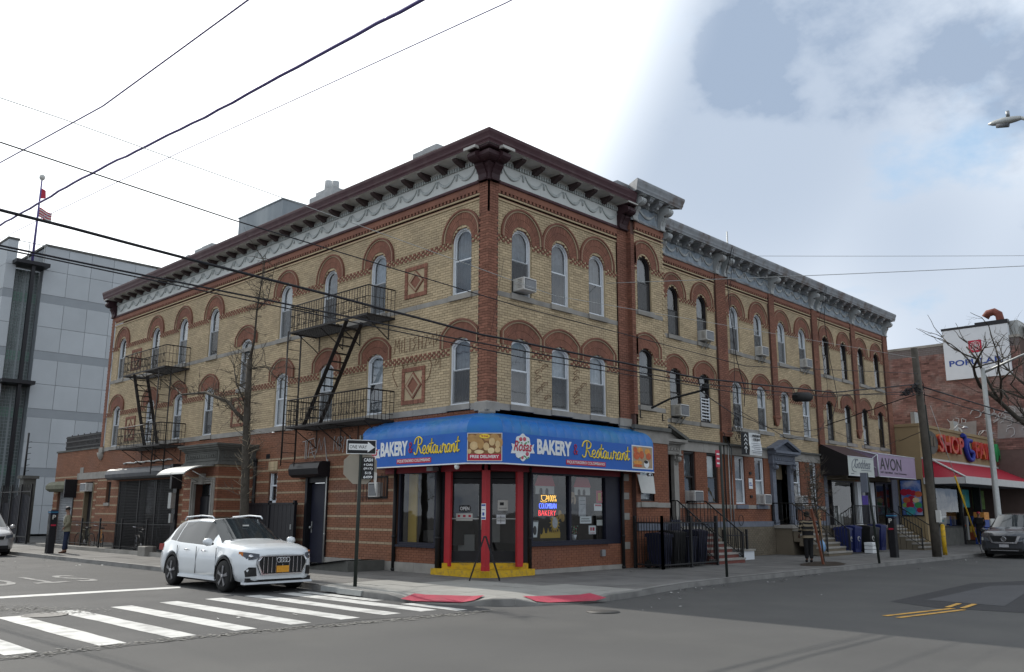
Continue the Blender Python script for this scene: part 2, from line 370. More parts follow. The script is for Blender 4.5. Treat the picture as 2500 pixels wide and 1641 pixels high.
def text(s, name, m, parent, size, fr, at, ext=.004, sx=1., bold=0., shear=0., align='CENTER', spacing=1., fit=None, **kw):
    """lettering standing on a wall frame: at = (s, t, n) of the baseline centre"""
    cu = bpy.data.curves.new(name, 'FONT'); cu.body = s; cu.size = size; cu.extrude = ext; cu.offset = bold; cu.shear = shear; cu.align_x = align; cu.space_character = spacing; cu.resolution_u = 3
    cu.materials.append(M_(m))
    tmp = bpy.data.objects.new(name, cu); me = tmp.to_mesh().copy(); tmp.to_mesh_clear(); bpy.data.objects.remove(tmp); bpy.data.curves.remove(cu)
    xs = [v.co.x for v in me.vertices]; ys_ = [v.co.y for v in me.vertices]; w = max(xs) - min(xs); h = max(ys_) - min(ys_)
    if fit: sx = fit[0] / w; sy = (fit[1] / h) if len(fit) > 1 else 1; cx = (max(xs) + min(xs)) / 2; y0 = min(ys_)
    for v in me.vertices:
        if fit: v.co.x = (v.co.x - cx) * sx; v.co.y = (v.co.y - y0) * sy
        else: v.co.x *= sx
    o = bpy.data.objects.new(name, me); COL.objects.link(o); X = fr.s * (-1 if fr is L_ or getattr(fr, 'mirror', False) else 1); Y = fr.t; Z = X.cross(Y)
    mt = Matrix((X, Y, Z)).transposed().to_4x4(); mt.translation = fr(at)
    if parent is not None:
        o.parent = parent
        if parent.type == 'EMPTY': mt = Matrix.Translation(-parent.location) @ mt if not parent.get('_local') else mt
    o.matrix_local = mt
    for k, v in kw.items(): o[k] = v
    return o
GR = Fr((0, 0, RZ), (-1, 0, 0), (0, 0, 1), (0, -1, 0))
for ch, x in zip('STOP', (-6.75, -7.65, -8.75, -9.8)):
    text(ch, 'stop_lettering', 'road_paint_worn', side, 3.6, GR, (-x, -9.6, .011), ext=0, sx=.36, bold=.03)
GRX = GR
for a, c, w, m, d in [((.12, -9.78), (2.3, -10.2), .11, 'yellow_road_paint', 0), ((.02, -10.04), (2.2, -10.42), .11, 'yellow_road_paint', 0), ((2.35, -10.08), (3.3, -10.0), .1, 'yellow_road_paint', .006), ((2.4, -10.33), (3.4, -10.25), .1, 'yellow_road_paint', .006)]:
    flat('centre_line', [(a[0], a[1] - w / 2), (c[0], c[1] - w / 2), (c[0], c[1] + w / 2), (a[0], a[1] + w / 2)], RZ + .008 + d, m, road)
b = MB(); b.lathe([(.36, RZ + .003), (.36, RZ + .012), (.33, RZ + .014), (.31, RZ + .009), (.1, RZ + .012)], (-10.12, .2, 0), 24); b.build('manhole_cover', M_('iron_cover'), side)
b = MB(); b.lathe([(.3, RZ + .003), (.3, RZ + .010), (.02, RZ + .012)], (-2.9, -6.0, 0), 20); b.build('manhole_cover', M_('iron_cover'), road)
# pale grit trails on the side road near the crosswalk
b = MB()
for k in range(900):
    t = rnd.random(); x = -13 + 8.8 * t + rnd.gauss(0, .15); y = -4.25 + .25 * math.sin(t * 5) + rnd.gauss(0, .09); r = rnd.uniform(.008, .03)
    b.poly([(x - r, y - r * .6, RZ + .010), (x + r, y - r, RZ + .010), (x + r * .7, y + r, RZ + .010), (x - r, y + r * .8, RZ + .010)], 0, rnd.random())
for k in range(1500):
    u = rnd.random(); x = -12.6 + 3.2 * u + rnd.gauss(0, .22); y = 3.2 - 3.0 * u * u + rnd.gauss(0, .35); r = rnd.uniform(.008, .028)
    b.poly([(x - r, y - r * .6, RZ + .013), (x + r, y - r, RZ + .013), (x + r * .7, y + r, RZ + .013), (x - r, y + r * .8, RZ + .013)], 0, rnd.random())
mat('grit', (.20, .195, .18), .95, .1, 9, tone=.3)
o = b.build('gravel', M_('grit'), fix=False, kind='stuff', label='pale grit lying on the side street beside the crosswalk')
# --- pavement: outline, kerb, flags
KL = [(-4.0, 95), (-4.0, 30), (-4.0, 12), (-4.02, 2.0), (-4.25, .2), (-4.40, -1.0), (-4.40, -2.3), (-4.15, -3.2), (-3.65, -3.95), (-2.95, -4.5), (-2.1, -4.78), (-1.2, -4.85), (-.2, -4.75), (1.0, -4.5), (2.6, -4.22), (5.5, -4.1), (10, -4.1), (30, -4.15), (60, -4.2), (120, -4.2)]
def ramp(x, y):
    """kerb cuts lower the pavement towards the road"""
    z = 0
    for (cx, cy, dx, dy) in ((-3.95, -2.55, .90, -.42), (-1.95, -4.45, .38, -.92)):
        u = (x - cx) * dx + (y - cy) * dy; v = -(x - cx) * dy + (y - cy) * dx   # u along kerb normal out
    for (cx, cy, nx, ny) in ((-3.85, -2.75, -.87, -.49), (-2.15, -4.35, -.42, -.91)):
        out = (x - cx) * nx + (y - cy) * ny; al = abs(-(x - cx) * ny + (y - cy) * nx)
        k = max(0, min(1, (out + .95) / 1.3)) * max(0, min(1, (1.05 - al) / .5)); z = min(z, -.105 * k)
    return z
inner = [(120, 60), (120, 95)]
poly = KL + [(120, 3.0), (31, 3.0), (31, 1.3), (8, 1.3), (6, .1), (.1, .1), (.1, 95)]
def clip(pl, a, c, keep):
    out = []
    for i in range(len(pl)):
        p, q = pl[i - 1], pl[i]; ip = keep(p[a], c); iq = keep(q[a], c)
        if ip != iq:
            t = (c - p[a]) / (q[a] - p[a]); out.append((p[0] + (q[0] - p[0]) * t, p[1] + (q[1] - p[1]) * t))
        if iq: out.append(q)
    return out
pave = thing('sidewalk', 'concrete sidewalk of square flags round the corner building', 'sidewalk', kind='structure')
del pave['category']
b = MB(); b.poly([(x, y, -.125) for x, y in poly]); b.build('bedding', M_('concrete_old'), pave, fix=False)
def flag(x0, x1, y0, y1, newc):
    pl = poly
    for a, c, kp in ((0, x0 + .006, lambda v, c: v >= c), (0, x1 - .006, lambda v, c: v <= c), (1, y0 + .006, lambda v, c: v >= c), (1, y1 - .006, lambda v, c: v <= c)):
        pl = clip(pl, a, c, kp)
        if len(pl) < 3: return
    ar = abs(sum(pl[i - 1][0] * pl[i][1] - pl[i][0] * pl[i - 1][1] for i in range(len(pl)))) / 2
    if ar < .02: return
    b = MB(); dz = rnd.uniform(-.004, .004); n = len(pl)
    if ramp((x0 + x1) / 2, (y0 + y1) / 2) < -.002 or any(ramp(*p) < 0 for p in pl):
        cx = sum(p[0] for p in pl) / n; cy = sum(p[1] for p in pl) / n; c = b.put([(cx, cy, ramp(cx, cy))]); t = b.put([(x, y, ramp(x, y)) for x, y in pl])
        for i in range(n): b.face([c, t + i, t + (i + 1) % n])
    else:
        t = b.put([(x, y, dz + ramp(x, y)) for x, y in pl]); b.face([t + i for i in range(n)])
    u = b.put([(x, y, -.12) for x, y in pl])
    for i in range(n): b.face([t + i, t + (i + 1) % n, u + (i + 1) % n, u + i])
    b.build('paving_slab', M_('concrete_new' if newc else 'concrete_old'), pave, fix=True)
ys = [-5.0 + .725 * i for i in range(7)]
def new_at(x, y): return (x < -.7 and y < -.05) or (x < .1 and y < -2.15) or (x < -2.6 and y < 1.2)
def grid(x0, x1, y0, y1, nx, ny, f=None):
    for i in range(nx):
        for j in range(ny):
            a, c = x0 + (x1 - x0) * i / nx, x0 + (x1 - x0) * (i + 1) / nx; d, e = y0 + (y1 - y0) * j / ny, y0 + (y1 - y0) * (j + 1) / ny
            flag(a, c, d, e, f((a + c) / 2, (d + e) / 2) if f else False)
grid(-4.5, .1, -5.0, -.05, 6, 6, new_at)
grid(.1, 6.1, -5.0, .1, 4, 4, new_at)
grid(-4.5, .1, -.05, 2.2, 4, 2, new_at)
grid(-4.1, .1, 2.2, 36.4, 3, 20)
grid(6.1, 37.6, -5.0, 1.3, 20, 4)
flag(-4.1, .1, 36.4, 95, False); flag(37.6, 120, -5, 3, False); flag(31, 37.6, 1.3, 3, False)
# kerb stones
def kerb():
    pts = []; acc = 0
    dens = []
    for i in range(len(KL) - 1):
        a, c = Vector(KL[i]), Vector(KL[i + 1]); L = (c - a).length; n = max(1, int(L / .3))
        for k in range(n): dens.append(a.lerp(c, k / n))
    dens.append(Vector(KL[-1])); step = 6; out = []
    i = 0
    while i < len(dens) - 1:
        near = (dens[i] - Vector((-2, -2))).length < 26
        out.append(dens[i:i + (step if near else 24) + 1]); i += step if near else 24
    for seg in out:
        if len(seg) < 2: continue
        b = MB(); prev = None; m = len(seg)
        for k, p in enumerate(seg):
            d = (seg[min(k + 1, m - 1)] - seg[max(k - 1, 0)]).normalized(); nrm_ = Vector((-d.y, d.x)); 
            q = p + d * (.004 if k == 0 else -.004 if k == m - 1 else 0)
            z = ramp(p.x, p.y) ; z = max(z, -.105) + .004
            I = q + nrm_ * .15
            cur = b.put([(q.x - nrm_.x * .012, q.y - nrm_.y * .012, RZ - .02), (q.x, q.y, z - .02), (q.x + nrm_.x * .02, q.y + nrm_.y * .02, z), (I.x, I.y, z), (I.x, I.y, RZ - .02)])
            if prev is not None:
                for e in range(4): b.face([prev + e, cur + e, cur + e + 1, prev + e + 1])
            else: b.face([cur + e for e in range(5)])
            prev = cur
        b.face([prev + e for e in range(4, -1, -1)])
        b.build('kerb_stone', M_('kerb_stone'), pave)
kerb()
# red tactile ramps with domes
for (cx, cy, nx, ny) in ((-3.85, -2.78, -.87, -.49), (-2.12, -4.42, -.42, -.91)):
    tx, ty = -ny, nx; b = MB(); w, h = .74, .36
    def T(u, v, dz=.024): x, y = cx + tx * u + nx * v, cy + ty * u + ny * v; return (x, y, ramp(x, y) + dz)
    for i in range(6):
        for j in range(2):
            b.poly([T(-w + 2 * w * i / 6, -h + h * j), T(-w + 2 * w * (i + 1) / 6, -h + h * j), T(-w + 2 * w * (i + 1) / 6, h * j), T(-w + 2 * w * i / 6, h * j)])
    for i in range(23):
        for j in range(11):
            u, v = -w + .05 + i * .063, -h + .045 + j * .063; x, y, z = T(u, v); r = .016
            k = b.put([(x - r, y, z), (x, y - r, z), (x + r, y, z), (x, y + r, z), (x, y, z + .009)])
            for q in range(4): b.face([k + q, k + (q + 1) % 4, k + 4])
    b.build('tactile_ramp', M_('ramp_red'), pave, fix=False, label='red dimpled ramp panel')
# steel-faced kerb near the sign post
b = MB(); pts = [(-4.43, -.9), (-4.33, -.05), (-4.18, .7)]
for i in range(2): 
    (x0, y0), (x1, y1) = pts[i], pts[i + 1]; b.box((min(x0, x1) - .012, y0, -.10), (max(x0, x1) - .02 * 0, y1, .008))
b.build('kerb_plate', M_('galvanised'), pave)
# soil pit of the sapling
b = MB(); c = b.put([(12.0, -3.1, .09)]); ring = []
for k in range(20): a = 2 * math.pi * k / 20; ring.append((12.0 + 1.15 * math.cos(a) * rnd.uniform(.85, 1.1), -3.2 + .62 * math.sin(a) * rnd.uniform(.85, 1.1), .006))
r = b.put(ring); mid = b.put([((x - 12) * .6 + 12, (y + 3.2) * .6 - 3.2, .06 + rnd.uniform(-.015, .02)) for x, y, z in ring])
for k in range(20):
    j = (k + 1) % 20; b.face([r + k, r + j, mid + j, mid + k], smooth=True); b.face([mid + k, mid + j, c], smooth=True)
b.build('tree_pit_soil', M_('soil'), kind='stuff', label='mound of dark soil round the staked sapling', category='soil')
# litter
mat('litter', (.5, .5, .48), .8, .1, 9, tone=.3)
b = MB()
for (x, y, z, n, sp) in [(2.4, -4.6, RZ, 14, 1.2), (5.5, -4.8, RZ, 8, 1.2), (.4, -5.2, RZ, 5, .5), (-1.6, -6.4, RZ, 3, .8), (4.6, -.9, .005, 4, .3), (-7.2, -2.5, RZ, 3, .8), (-5.0, 1.2, RZ, 4, .4), (-4.3, 14, RZ, 26, 4.5), (15, -5.5, RZ, 6, 4), (22, -4.6, RZ, 7, 2), (13, -3.2, .06, 4, .7), (2.8, -7.4, RZ, 2, .5), (8.5, -4.4, RZ, 8, 1.5), (-1.9, 15, .004, 10, 5)]:
    for k in range(n):
        px, py = x + rnd.gauss(0, sp * .6), y + rnd.gauss(0, .13 if sp > .6 else .3); s_ = rnd.uniform(.012, .04); a = rnd.uniform(0, 3.1)
        u = Vector((math.cos(a), math.sin(a), 0)) * s_ * rnd.uniform(1, 2.2); v = Vector((-math.sin(a), math.cos(a), rnd.uniform(0, .5))) * s_; c = Vector((px, py, z + .012))
        b.poly([c - u - v * .2, c + u - v * .2, c + u * .8 + v, c - u * .9 + v], 0, rnd.random())
b.build('street_litter', M_('litter'), fix=False, kind='stuff', label='scraps of paper and litter scattered along the kerbs', category='litter')
# ================================================================== masonry
BL, BH = .215, .0745
def outline(s, hw, t0, ts, rise, n=14):
    """jambs and arc from bottom left to bottom right; a semicircle when rise == hw"""
    pts = [(s - hw, t0)]
    Rr = (hw * hw + rise * rise) / (2 * rise); a0 = math.asin(min(1, hw / Rr)); cy = ts + rise - Rr
    for k in range(n + 1):
        a = -a0 + 2 * a0 * k / n; pts.append((s + Rr * math.sin(a), cy + Rr * math.cos(a)))
    pts.append((s + hw, t0)); return pts
def holefn(s, hw, t0, ts, rise):
    if rise <= 0: return lambda t: (s - hw, s + hw) if t0 <= t <= ts else None
    Rr = (hw * hw + rise * rise) / (2 * rise); cy = ts + rise - Rr
    def f(t):
        if t < t0 or t > ts + rise: return None
        if t <= ts: return (s - hw, s + hw)
        w = math.sqrt(max(0, Rr * Rr - (t - cy) ** 2)); return (s - w, s + w)
    return f
def bricks(name, fr, s0, s1, t0, t1, holes, mats, parent, depth=.014, n=0., L=BL, H=BH, joint=.012, stripe=None, label=None, every=2, caps=True):
    """real running-bond brickwork: every brick proud of a recessed mortar bed, laid round the openings"""
    b = MB(fr); v, f, m, tt = b.v, b.f, b.m, b.t
    k = 0; rows = int(round((t1 - t0) / H)); H = (t1 - t0) / rows; prevI = None; startt = t0
    for k in range(rows + 1):
        if k < rows:
            t = t0 + k * H; iv = [(s0, s1)]
            for h in holes:
                r = h(t + H / 2)
                if r:
                    nv = []
                    for a, c in iv:
                        if r[1] <= a or r[0] >= c: nv.append((a, c)); continue
                        if r[0] > a: nv.append((a, r[0]))
                        if r[1] < c: nv.append((r[1], c))
                    iv = nv
        else: iv = None
        if iv != prevI:
            if prevI is not None:
                for a, c in prevI: b.poly([(a, startt, n - depth), (c, startt, n - depth), (c, t0 + k * H, n - depth), (a, t0 + k * H, n - depth)], 1, .5)
            prevI = iv; startt = t0 + k * H
        if iv is None: break
        off = (k % 2) * L / 2; st = stripe(t - t0, k) if stripe else None
        for a, c in iv:
            if c - a < .03: continue
            j = math.floor((a - off) / L)
            while True:
                x0 = j * L + off; x1 = x0 + L; j += 1
                if x0 >= c - .03: break
                x0 = max(x0, a); x1 = min(x1, c)
                if x1 - x0 < .035: continue
                g = joint / 2; dn = n + rnd.uniform(-.002, .002); q = len(v); X0, X1, Y0, Y1 = x0 + g, x1 - g, t + g * .9, t + H - g * .9
                tone = min(1, max(0, rnd.gauss(.5, .2)))
                mi = 0 if st is None else st
                if mi == 2: dn += .004
                b.put([(X0, Y0, dn), (X1, Y0, dn), (X1, Y1, dn), (X0, Y1, dn), (X0, Y0, n - depth), (X1, Y0, n - depth), (X1, Y1, n - depth), (X0, Y1, n - depth)])
                b.face([q, q + 1, q + 2, q + 3], mi, tone); b.face([q, q + 4, q + 5, q + 1], mi, tone); b.face([q + 3, q + 2, q + 6, q + 7], mi, tone)
                b.face([q + 1, q + 5, q + 6, q + 2], mi, tone); b.face([q, q + 3, q + 7, q + 4], mi, tone)
    kw = {'kind': 'stuff'}
    if label: kw['label'] = label
    return b.build(name, mats, parent, fix=False, **kw)
def voussoirs(fr, s, hw, t0, ts, rise, ohw, obase, ots, orise, parent, N_=26, mats=None, left=9, right=9):
    """arch of radial bricks with a buff inner moulding and a projecting hood; reveal behind it.  left/right: clip distance from s"""
    b = MB(fr)
    def cl(pts): return [(min(max(x, s - left), s + right), y) for x, y in pts]
    inner = outline(s, hw, obase, max(ts, obase + .01), rise, N_); outer = outline(s, ohw - .11, obase, ots, orise - .09, N_)
    inner = cl(inner); outer = cl(outer)
    n = len(inner)
    b.ring(outer, inner, 0, .004, m=1)
    for i in range(n - 1):
        o0, o1, i0, i1 = (Vector(p) for p in (outer[i], outer[i + 1], inner[i], inner[i + 1]))
        seg = max((o1 - o0).length, (i1 - i0).length); parts = max(1, round(seg / .085)) if i in (0, n - 2) else 1
        if seg < .01: continue
        for q in range(parts):
            a0, a1 = (q + .06) / parts, (q + .94) / parts
            for w0, w1 in ((.01, .49), (.51, .99)):
                def PT(a, w): 
                    p = i0.lerp(i1, a).lerp(o0.lerp(o1, a), w); return (p.x, p.y)
                quad = [PT(a0, w0), PT(a1, w0), PT(a1, w1), PT(a0, w1)]; tone = min(1, max(0, rnd.gauss(.5, .18)))
                k = b.put([(x, y, .016) for x, y in quad] + [(x, y, .003) for x, y in quad])
                b.face([k + 3, k + 2, k + 1, k], 0, tone)
                for e in range(4): b.face([k + e, k + (e + 1) % 4, k + 4 + (e + 1) % 4, k + 4 + e], 0, tone)
    o2 = cl(outline(s, ohw - .05, obase, ots, orise - .05, N_)); o3 = cl(outline(s, ohw, obase, ots, orise, N_))
    b.ring(o2, outer, 0, .038, m=2); b.ring(o3, o2, 0, .065, m=0, t=.15)
    full = outline(s, hw, t0, ts, rise, 14)
    k1 = b.put([(x, y, .004) for x, y in full]); k2 = b.put([(x, y, -.16) for x, y in full])
    for i in range(len(full) - 1): b.face([k1 + i, k1 + i + 1, k2 + i + 1, k2 + i], 3 if i in (0, len(full) - 2) else 0, .5)
    return b.build('window_arch', mats or [M_('red_brick'), M_('red_mortar'), M_('buff_stone'), M_('yellow_brick')], parent)
def window(fr, s, hw, t0, ts, rise, parent, white=True, curtain=('curtain_light', 'curtain_grey'), screen=True, sill=True, meet=.5, back=.16, fw=.055, sillm='stone', open_=0, label=None):
    """sash window: frame, two sashes, panes, curtain, sill"""
    fm = 'window_white' if white else 'window_dark'; b = MB(fr)
    top = ts + rise; N_ = 12
    O = outline(s, hw, t0, ts, rise, N_) if rise > 0 else [(s - hw, t0), (s - hw, ts), (s + hw, ts), (s + hw, t0)]
    def inset(d):
        if rise > 0: return outline(s, hw - d, t0, ts, max(.03, rise - (d if rise > hw * .9 else d * .4)) if rise > hw * .9 else rise * .9, N_) if rise > hw * .9 else outline(s, hw - d, t0, ts - d * .75, rise * .86, N_)
        return [(s - hw + d, t0), (s - hw + d, ts - d), (s + hw - d, ts - d), (s + hw - d, t0)]
    I = inset(fw); b.ring(O, I, -.16, -.055); b.box((s - hw, t0, -.16), (s + hw, t0 + .045, -.04))
    w = b.build('window', M_(fm), parent, **({'label': label} if label else {}))
    tm = t0 + .045 + (top - t0) * meet
    b = MB(fr); I2 = inset(fw + .035)
    # upper sash: arch-headed or square
    up = [(x, max(y, tm)) for x, y in I]; up2 = [(x, max(y, tm)) for x, y in I2]; b.ring(up, up2, -.135, -.105)
    b.box((s - hw + fw, tm - .02, -.135), (s + hw - fw, tm + .02, -.10)); b.build('sash', M_(fm), w)
    b = MB(fr); lo = t0 + .045 + open_; x0, x1 = s - hw + fw, s + hw - fw
    b.ring([(x0, lo), (x0, tm), (x1, tm), (x1, lo)], [(x0 + .035, lo + .04), (x0 + .035, tm - .03), (x1 - .035, tm - .03), (x1 - .035, lo + .04)], -.105, -.078, closed=True); b.build('sash', M_(fm), w)
    b = MB(fr); b.poly([(x, max(y, tm), -.12) for x, y in I2]); b.build('pane', M_('glass'), w, fix=False)
    b = MB(fr); b.poly([(x0 + .03, lo, -.092), (x1 - .03, lo, -.092), (x1 - .03, tm, -.092), (x0 + .03, tm, -.092)]); b.build('pane', M_('glass'), w, fix=False)
    if screen:
        b = MB(fr); b.poly([(x0, t0 + .045, -.066), (x1, t0 + .045, -.066), (x1, tm, -.066), (x0, tm, -.066)]); b.build('insect_screen', M_('insect_screen'), w, fix=False)
    # curtain with folds, and the dark room behind
    b = MB(fr); cu, cl = curtain; n = 16
    for (ya, yb, mm) in ((tm, top - .02, 0), (t0 + .05, tm, 1)):
        P = []
        for k in range(n + 1):
            x = s - hw + .03 + (2 * hw - .06) * k / n; d = -.20 - .018 * math.sin(k * 1.9) - .01 * math.sin(k * 4.1 + s); P.append((x, d))
        for k in range(n):
            (xa, da), (xb, db) = P[k], P[k + 1]
            def yt(x):
                if mm or rise <= 0: return yb
                u = min(1, abs(x - s) / hw); return (ts + rise * (1 - u * u)) if rise < hw * .9 else ts + math.sqrt(max(0, hw * hw - (x - s) ** 2))
            b.poly([(xa, ya, da), (xb, ya, db), (xb, yt(xb), db), (xa, yt(xa), da)], mm, rnd.random())
    b.build('curtain', [M_(cu), M_(cl)], w, fix=False)
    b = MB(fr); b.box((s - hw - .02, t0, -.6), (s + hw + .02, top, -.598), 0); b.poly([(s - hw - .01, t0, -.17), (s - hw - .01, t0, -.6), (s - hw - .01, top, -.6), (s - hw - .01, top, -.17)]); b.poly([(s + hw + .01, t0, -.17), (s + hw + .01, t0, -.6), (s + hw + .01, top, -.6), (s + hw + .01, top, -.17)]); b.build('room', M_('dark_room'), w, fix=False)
    if sill:
        b = MB(fr); b.box((s - hw - .06, t0 - .15, -.15), (s + hw + .06, t0, .07)); b.box((s - hw - .06, t0, -.15), (s + hw + .06, t0 + .004, -.06)); b.build('sill', M_(sillm), w)
    return w
def checker(fr, s0, s1, t0, gaps, parent, mats=('red_brick', 'yellow_brick')):
    """three-course band of alternating headers"""
    b = MB(fr); c = .098; iv = [(s0, s1)]
    for a, d in gaps:
        nv = []
        for x, y in iv:
            if d <= x or a >= y: nv.append((x, y)); continue
            if a > x: nv.append((x, a))
            if d < y: nv.append((d, y))
        iv = nv
    for a, d in iv:
        n = max(1, round((d - a) / c)); w = (d - a) / n
        for k in range(n):
            for r in range(3):
                red = (k + r) % 2 == 0; tn = min(1, max(0, rnd.gauss(.5, .2)))
                b.box((a + k * w + .004, t0 + r * .066 + .004, -.01), (a + (k + 1) * w - .004, t0 + (r + 1) * .066 - .004, .034 if red else .008), 0 if red else 1, tn, True)
        b.box((a, t0 - .02, -.01), (d, t0 - .002, .02), 1, .4, True)
    return b.build('checker_band', [M_(mats[0]), M_(mats[1])], parent)
def toothed_band(fr, s0, s1, t0, parent, mats=('red_brick', 'yellow_brick', 'red_mortar')):
    """red fascia, row of teeth and two thin mouldings under a cornice (t0 = bottom)"""
    b = MB(fr); b.box((s0, t0 + .27, -.01), (s1, t0 + .45, .05), 0, .5, True)
    n = round((s1 - s0) / .155); w = (s1 - s0) / n
    for k in range(n): b.box((s0 + k * w, t0 + .19, -.01), (s0 + (k + .52) * w, t0 + .27, .046), 0, rnd.random() * .6 + .2, True)
    b.box((s0, t0 + .19, -.01), (s1, t0 + .268, .006), 2, .4, True)
    b.box((s0, t0 + .13, -.01), (s1, t0 + .175, .035), 1, .45, True); b.box((s0, t0 + .0, -.01), (s1, t0 + .05, .03), 1, .4, True); b.box((s0, t0 + .06, -.01), (s1, t0 + .075, .018), 0, .3, True)
    return b.build('toothed_brick_band', [M_(k) for k in mats], parent)
def belt(fr, s0, s1, t0, t1, n, m, parent, gaps=(), seg=1.35, name='belt_course'):
    iv = [(s0, s1)]
    for a, d in gaps: iv = [z for x, y in iv for z in ([(x, y)] if d <= x or a >= y else [q for q in ((x, a), (d, y)) if q[1] > q[0] + .01])]
    for a, d in iv:
        k = max(1, round((d - a) / seg)); w = (d - a) / k
        for j in range(k):
            b = MB(fr); b.box((a + j * w + .003, t0, -.01), (a + (j + 1) * w - .003, t1, n + rnd.uniform(-.002, .002))); b.build('stone_block', M_(m), parent)
def swags(fr, s0, s1, t0, t1, n, parent, m, pitch=.85, d=.012):
    k = max(1, round((s1 - s0) / pitch)); w = (s1 - s0) / k
    for j in range(k):
        b = MB(fr); a = s0 + j * w; h = t1 - t0
        for r, (dy, rr) in enumerate(((0, .030), (.045, .022))):
            P = [(a + w * (.08 + .84 * u / 12), t1 - .09 * h - (h * .60 - dy) * math.sin(math.pi * u / 12) ** .75, n + d) for u in range(13)]
            b.tube(P, [rr * (.5 + .8 * math.sin(math.pi * u / 12)) for u in range(13)], 5)
        for e in (0.02, .98): b.tube([(a + w * e, t1 - .1 * h, n + d), (a + w * e, t1 - .55 * h, n + d)], [.03, .012], 5)
        b.lathe([(.0, 0), (.035, .004), (.03, .02), (0, .028)], (a + w * .02, t1 - .14 * h, n), 8, 2)
        b.build('garland', M_(m), parent)
def scroll_profile(t_top, h, n):
    """side outline (n, t) of a console bracket"""
    P = [(0, t_top), (n, t_top), (n, t_top - h * .06), (n * .93, t_top - h * .09)]
    for k in range(9):
        a = math.pi * (.42 - 1.0 * k / 8); P.append((n * .58 + n * .38 * math.cos(a), t_top - h * .27 + h * .17 * math.sin(a)))
    P += [(n * .50, t_top - h * .52), (n * .36, t_top - h * .64), (n * .27, t_top - h * .78), (n * .25, t_top - h * .92), (n * .32, t_top - h * .95), (n * .30, t_top - h), (0, t_top - h)]
    return P
def console(fr, s, w, t_top, h, n, parent, m, m2=None, name='console_bracket'):
    b = MB(fr); P = scroll_profile(t_top, h, n)
    b.prism([(t, nn) for nn, t in P], s - w / 2, s + w / 2, 0, m=0)
    b.prism([(t - .01, nn + .012) for nn, t in P[3:-4]] + [(P[-5][1], P[-5][0] - .02), (P[3][1], P[3][0] - .05)], s - w * .18, s + w * .18, 0, m=0)
    b.box((s - w * .62, t_top - .001, 0), (s + w * .62, t_top - h * .05, n * 1.08), 1)
    return b.build(name, [M_(m), M_(m2 or m)], parent)
def modillion(fr, s, w, t1, h, n, parent, m, m2, name='bracket'):
    b = MB(fr); P = [(t1, .03), (t1, n), (t1 - h * .25, n), (t1 - h * .45, n * .93), (t1 - h * .62, n * .74), (t1 - h * .85, n * .42), (t1 - h, n * .34), (t1 - h, .03)]
    b.prism(P, s - w / 2, s + w / 2, 0, m=0); b.box((s - w * .66, t1 - h * .13, .02), (s + w * .66, t1 + .001, n * 1.07), 1)
    return b.build(name, [M_(m), M_(m2)], parent)
CROWN = [(0, 0), (.52, .0), (.53, .05), (.555, .10), (.56, .15), (.575, .20), (.60, .27), (.605, .33), (.60, .36), (0, .40)]   # (n, t) from soffit level
def crown(fr, s0, s1, t, parent, m, miter0=0, miter1=0, k=1., name='cornice', m2=None):
    """extruded cornice profile, mitred where asked"""
    b = MB(fr); n = len(CROWN); A = b.put([(s0 - nn * k * miter0, t + tt * k, nn * k) for nn, tt in CROWN]); B = b.put([(s1 + nn * k * miter1, t + tt * k, nn * k) for nn, tt in CROWN])
    for i in range(n - 1): b.face([A + i, B + i, B + i + 1, A + i + 1], 1 if i == 0 else 0)
    b.face([A + i for i in range(n)]); b.face([B + i for i in range(n)][::-1])
    return b.build(name, [M_(m), M_(m2 or m)], parent)
def dentils(fr, s0, s1, t0, h, n, parent, m, pitch=.105):
    b = MB(fr); k = round((s1 - s0) / pitch); w = (s1 - s0) / k
    for j in range(k): b.box((s0 + j * w, t0, n), (s0 + (j + .55) * w, t0 + h, n + .05), 0, .5, True)
    return b.build('dentil_strip', M_(m), parent)
# ================================================================== corner building
A = thing('corner_building', 'three storey corner building of yellow brick with burgundy cornice and bakery shop below', 'building', (0, 0, 0))
YM = [M_('yellow_brick'), M_('yellow_mortar')]; RM = [M_('red_brick'), M_('red_mortar')]
SL, SR = 25.4, 6.2
top = 10.04; W3 = dict(t0=7.47, ts=8.99, rise=.39); W2 = dict(t0=4.42, ts=6.08, rise=.18)
Ls3 = [1.06, 4.84, 7.40, 10.08, 15.28, 17.9, 20.5, 24.0]; Rs3 = [1.30, 2.95, 4.66]
hw = .40
def holes_for(ss, hw=hw):
    return [holefn(s, hw, W3['t0'] - .005, W3['ts'], W3['rise']) for s in ss] + [holefn(s, hw, W2['t0'] - .005, W2['ts'], W2['rise']) for s in ss]
ms = 12.66
bricks('brickwork', L_, .33, SL - .33, 4.42, top, holes_for(Ls3) + [holefn(ms, hw, 5.98, 7.62, .18)], YM, A, label='yellow brick facing of the side street front')
bricks('brickwork', R_, .33, SR - .55, 4.42, top, holes_for(Rs3), YM, A, label='yellow brick facing of the avenue front')
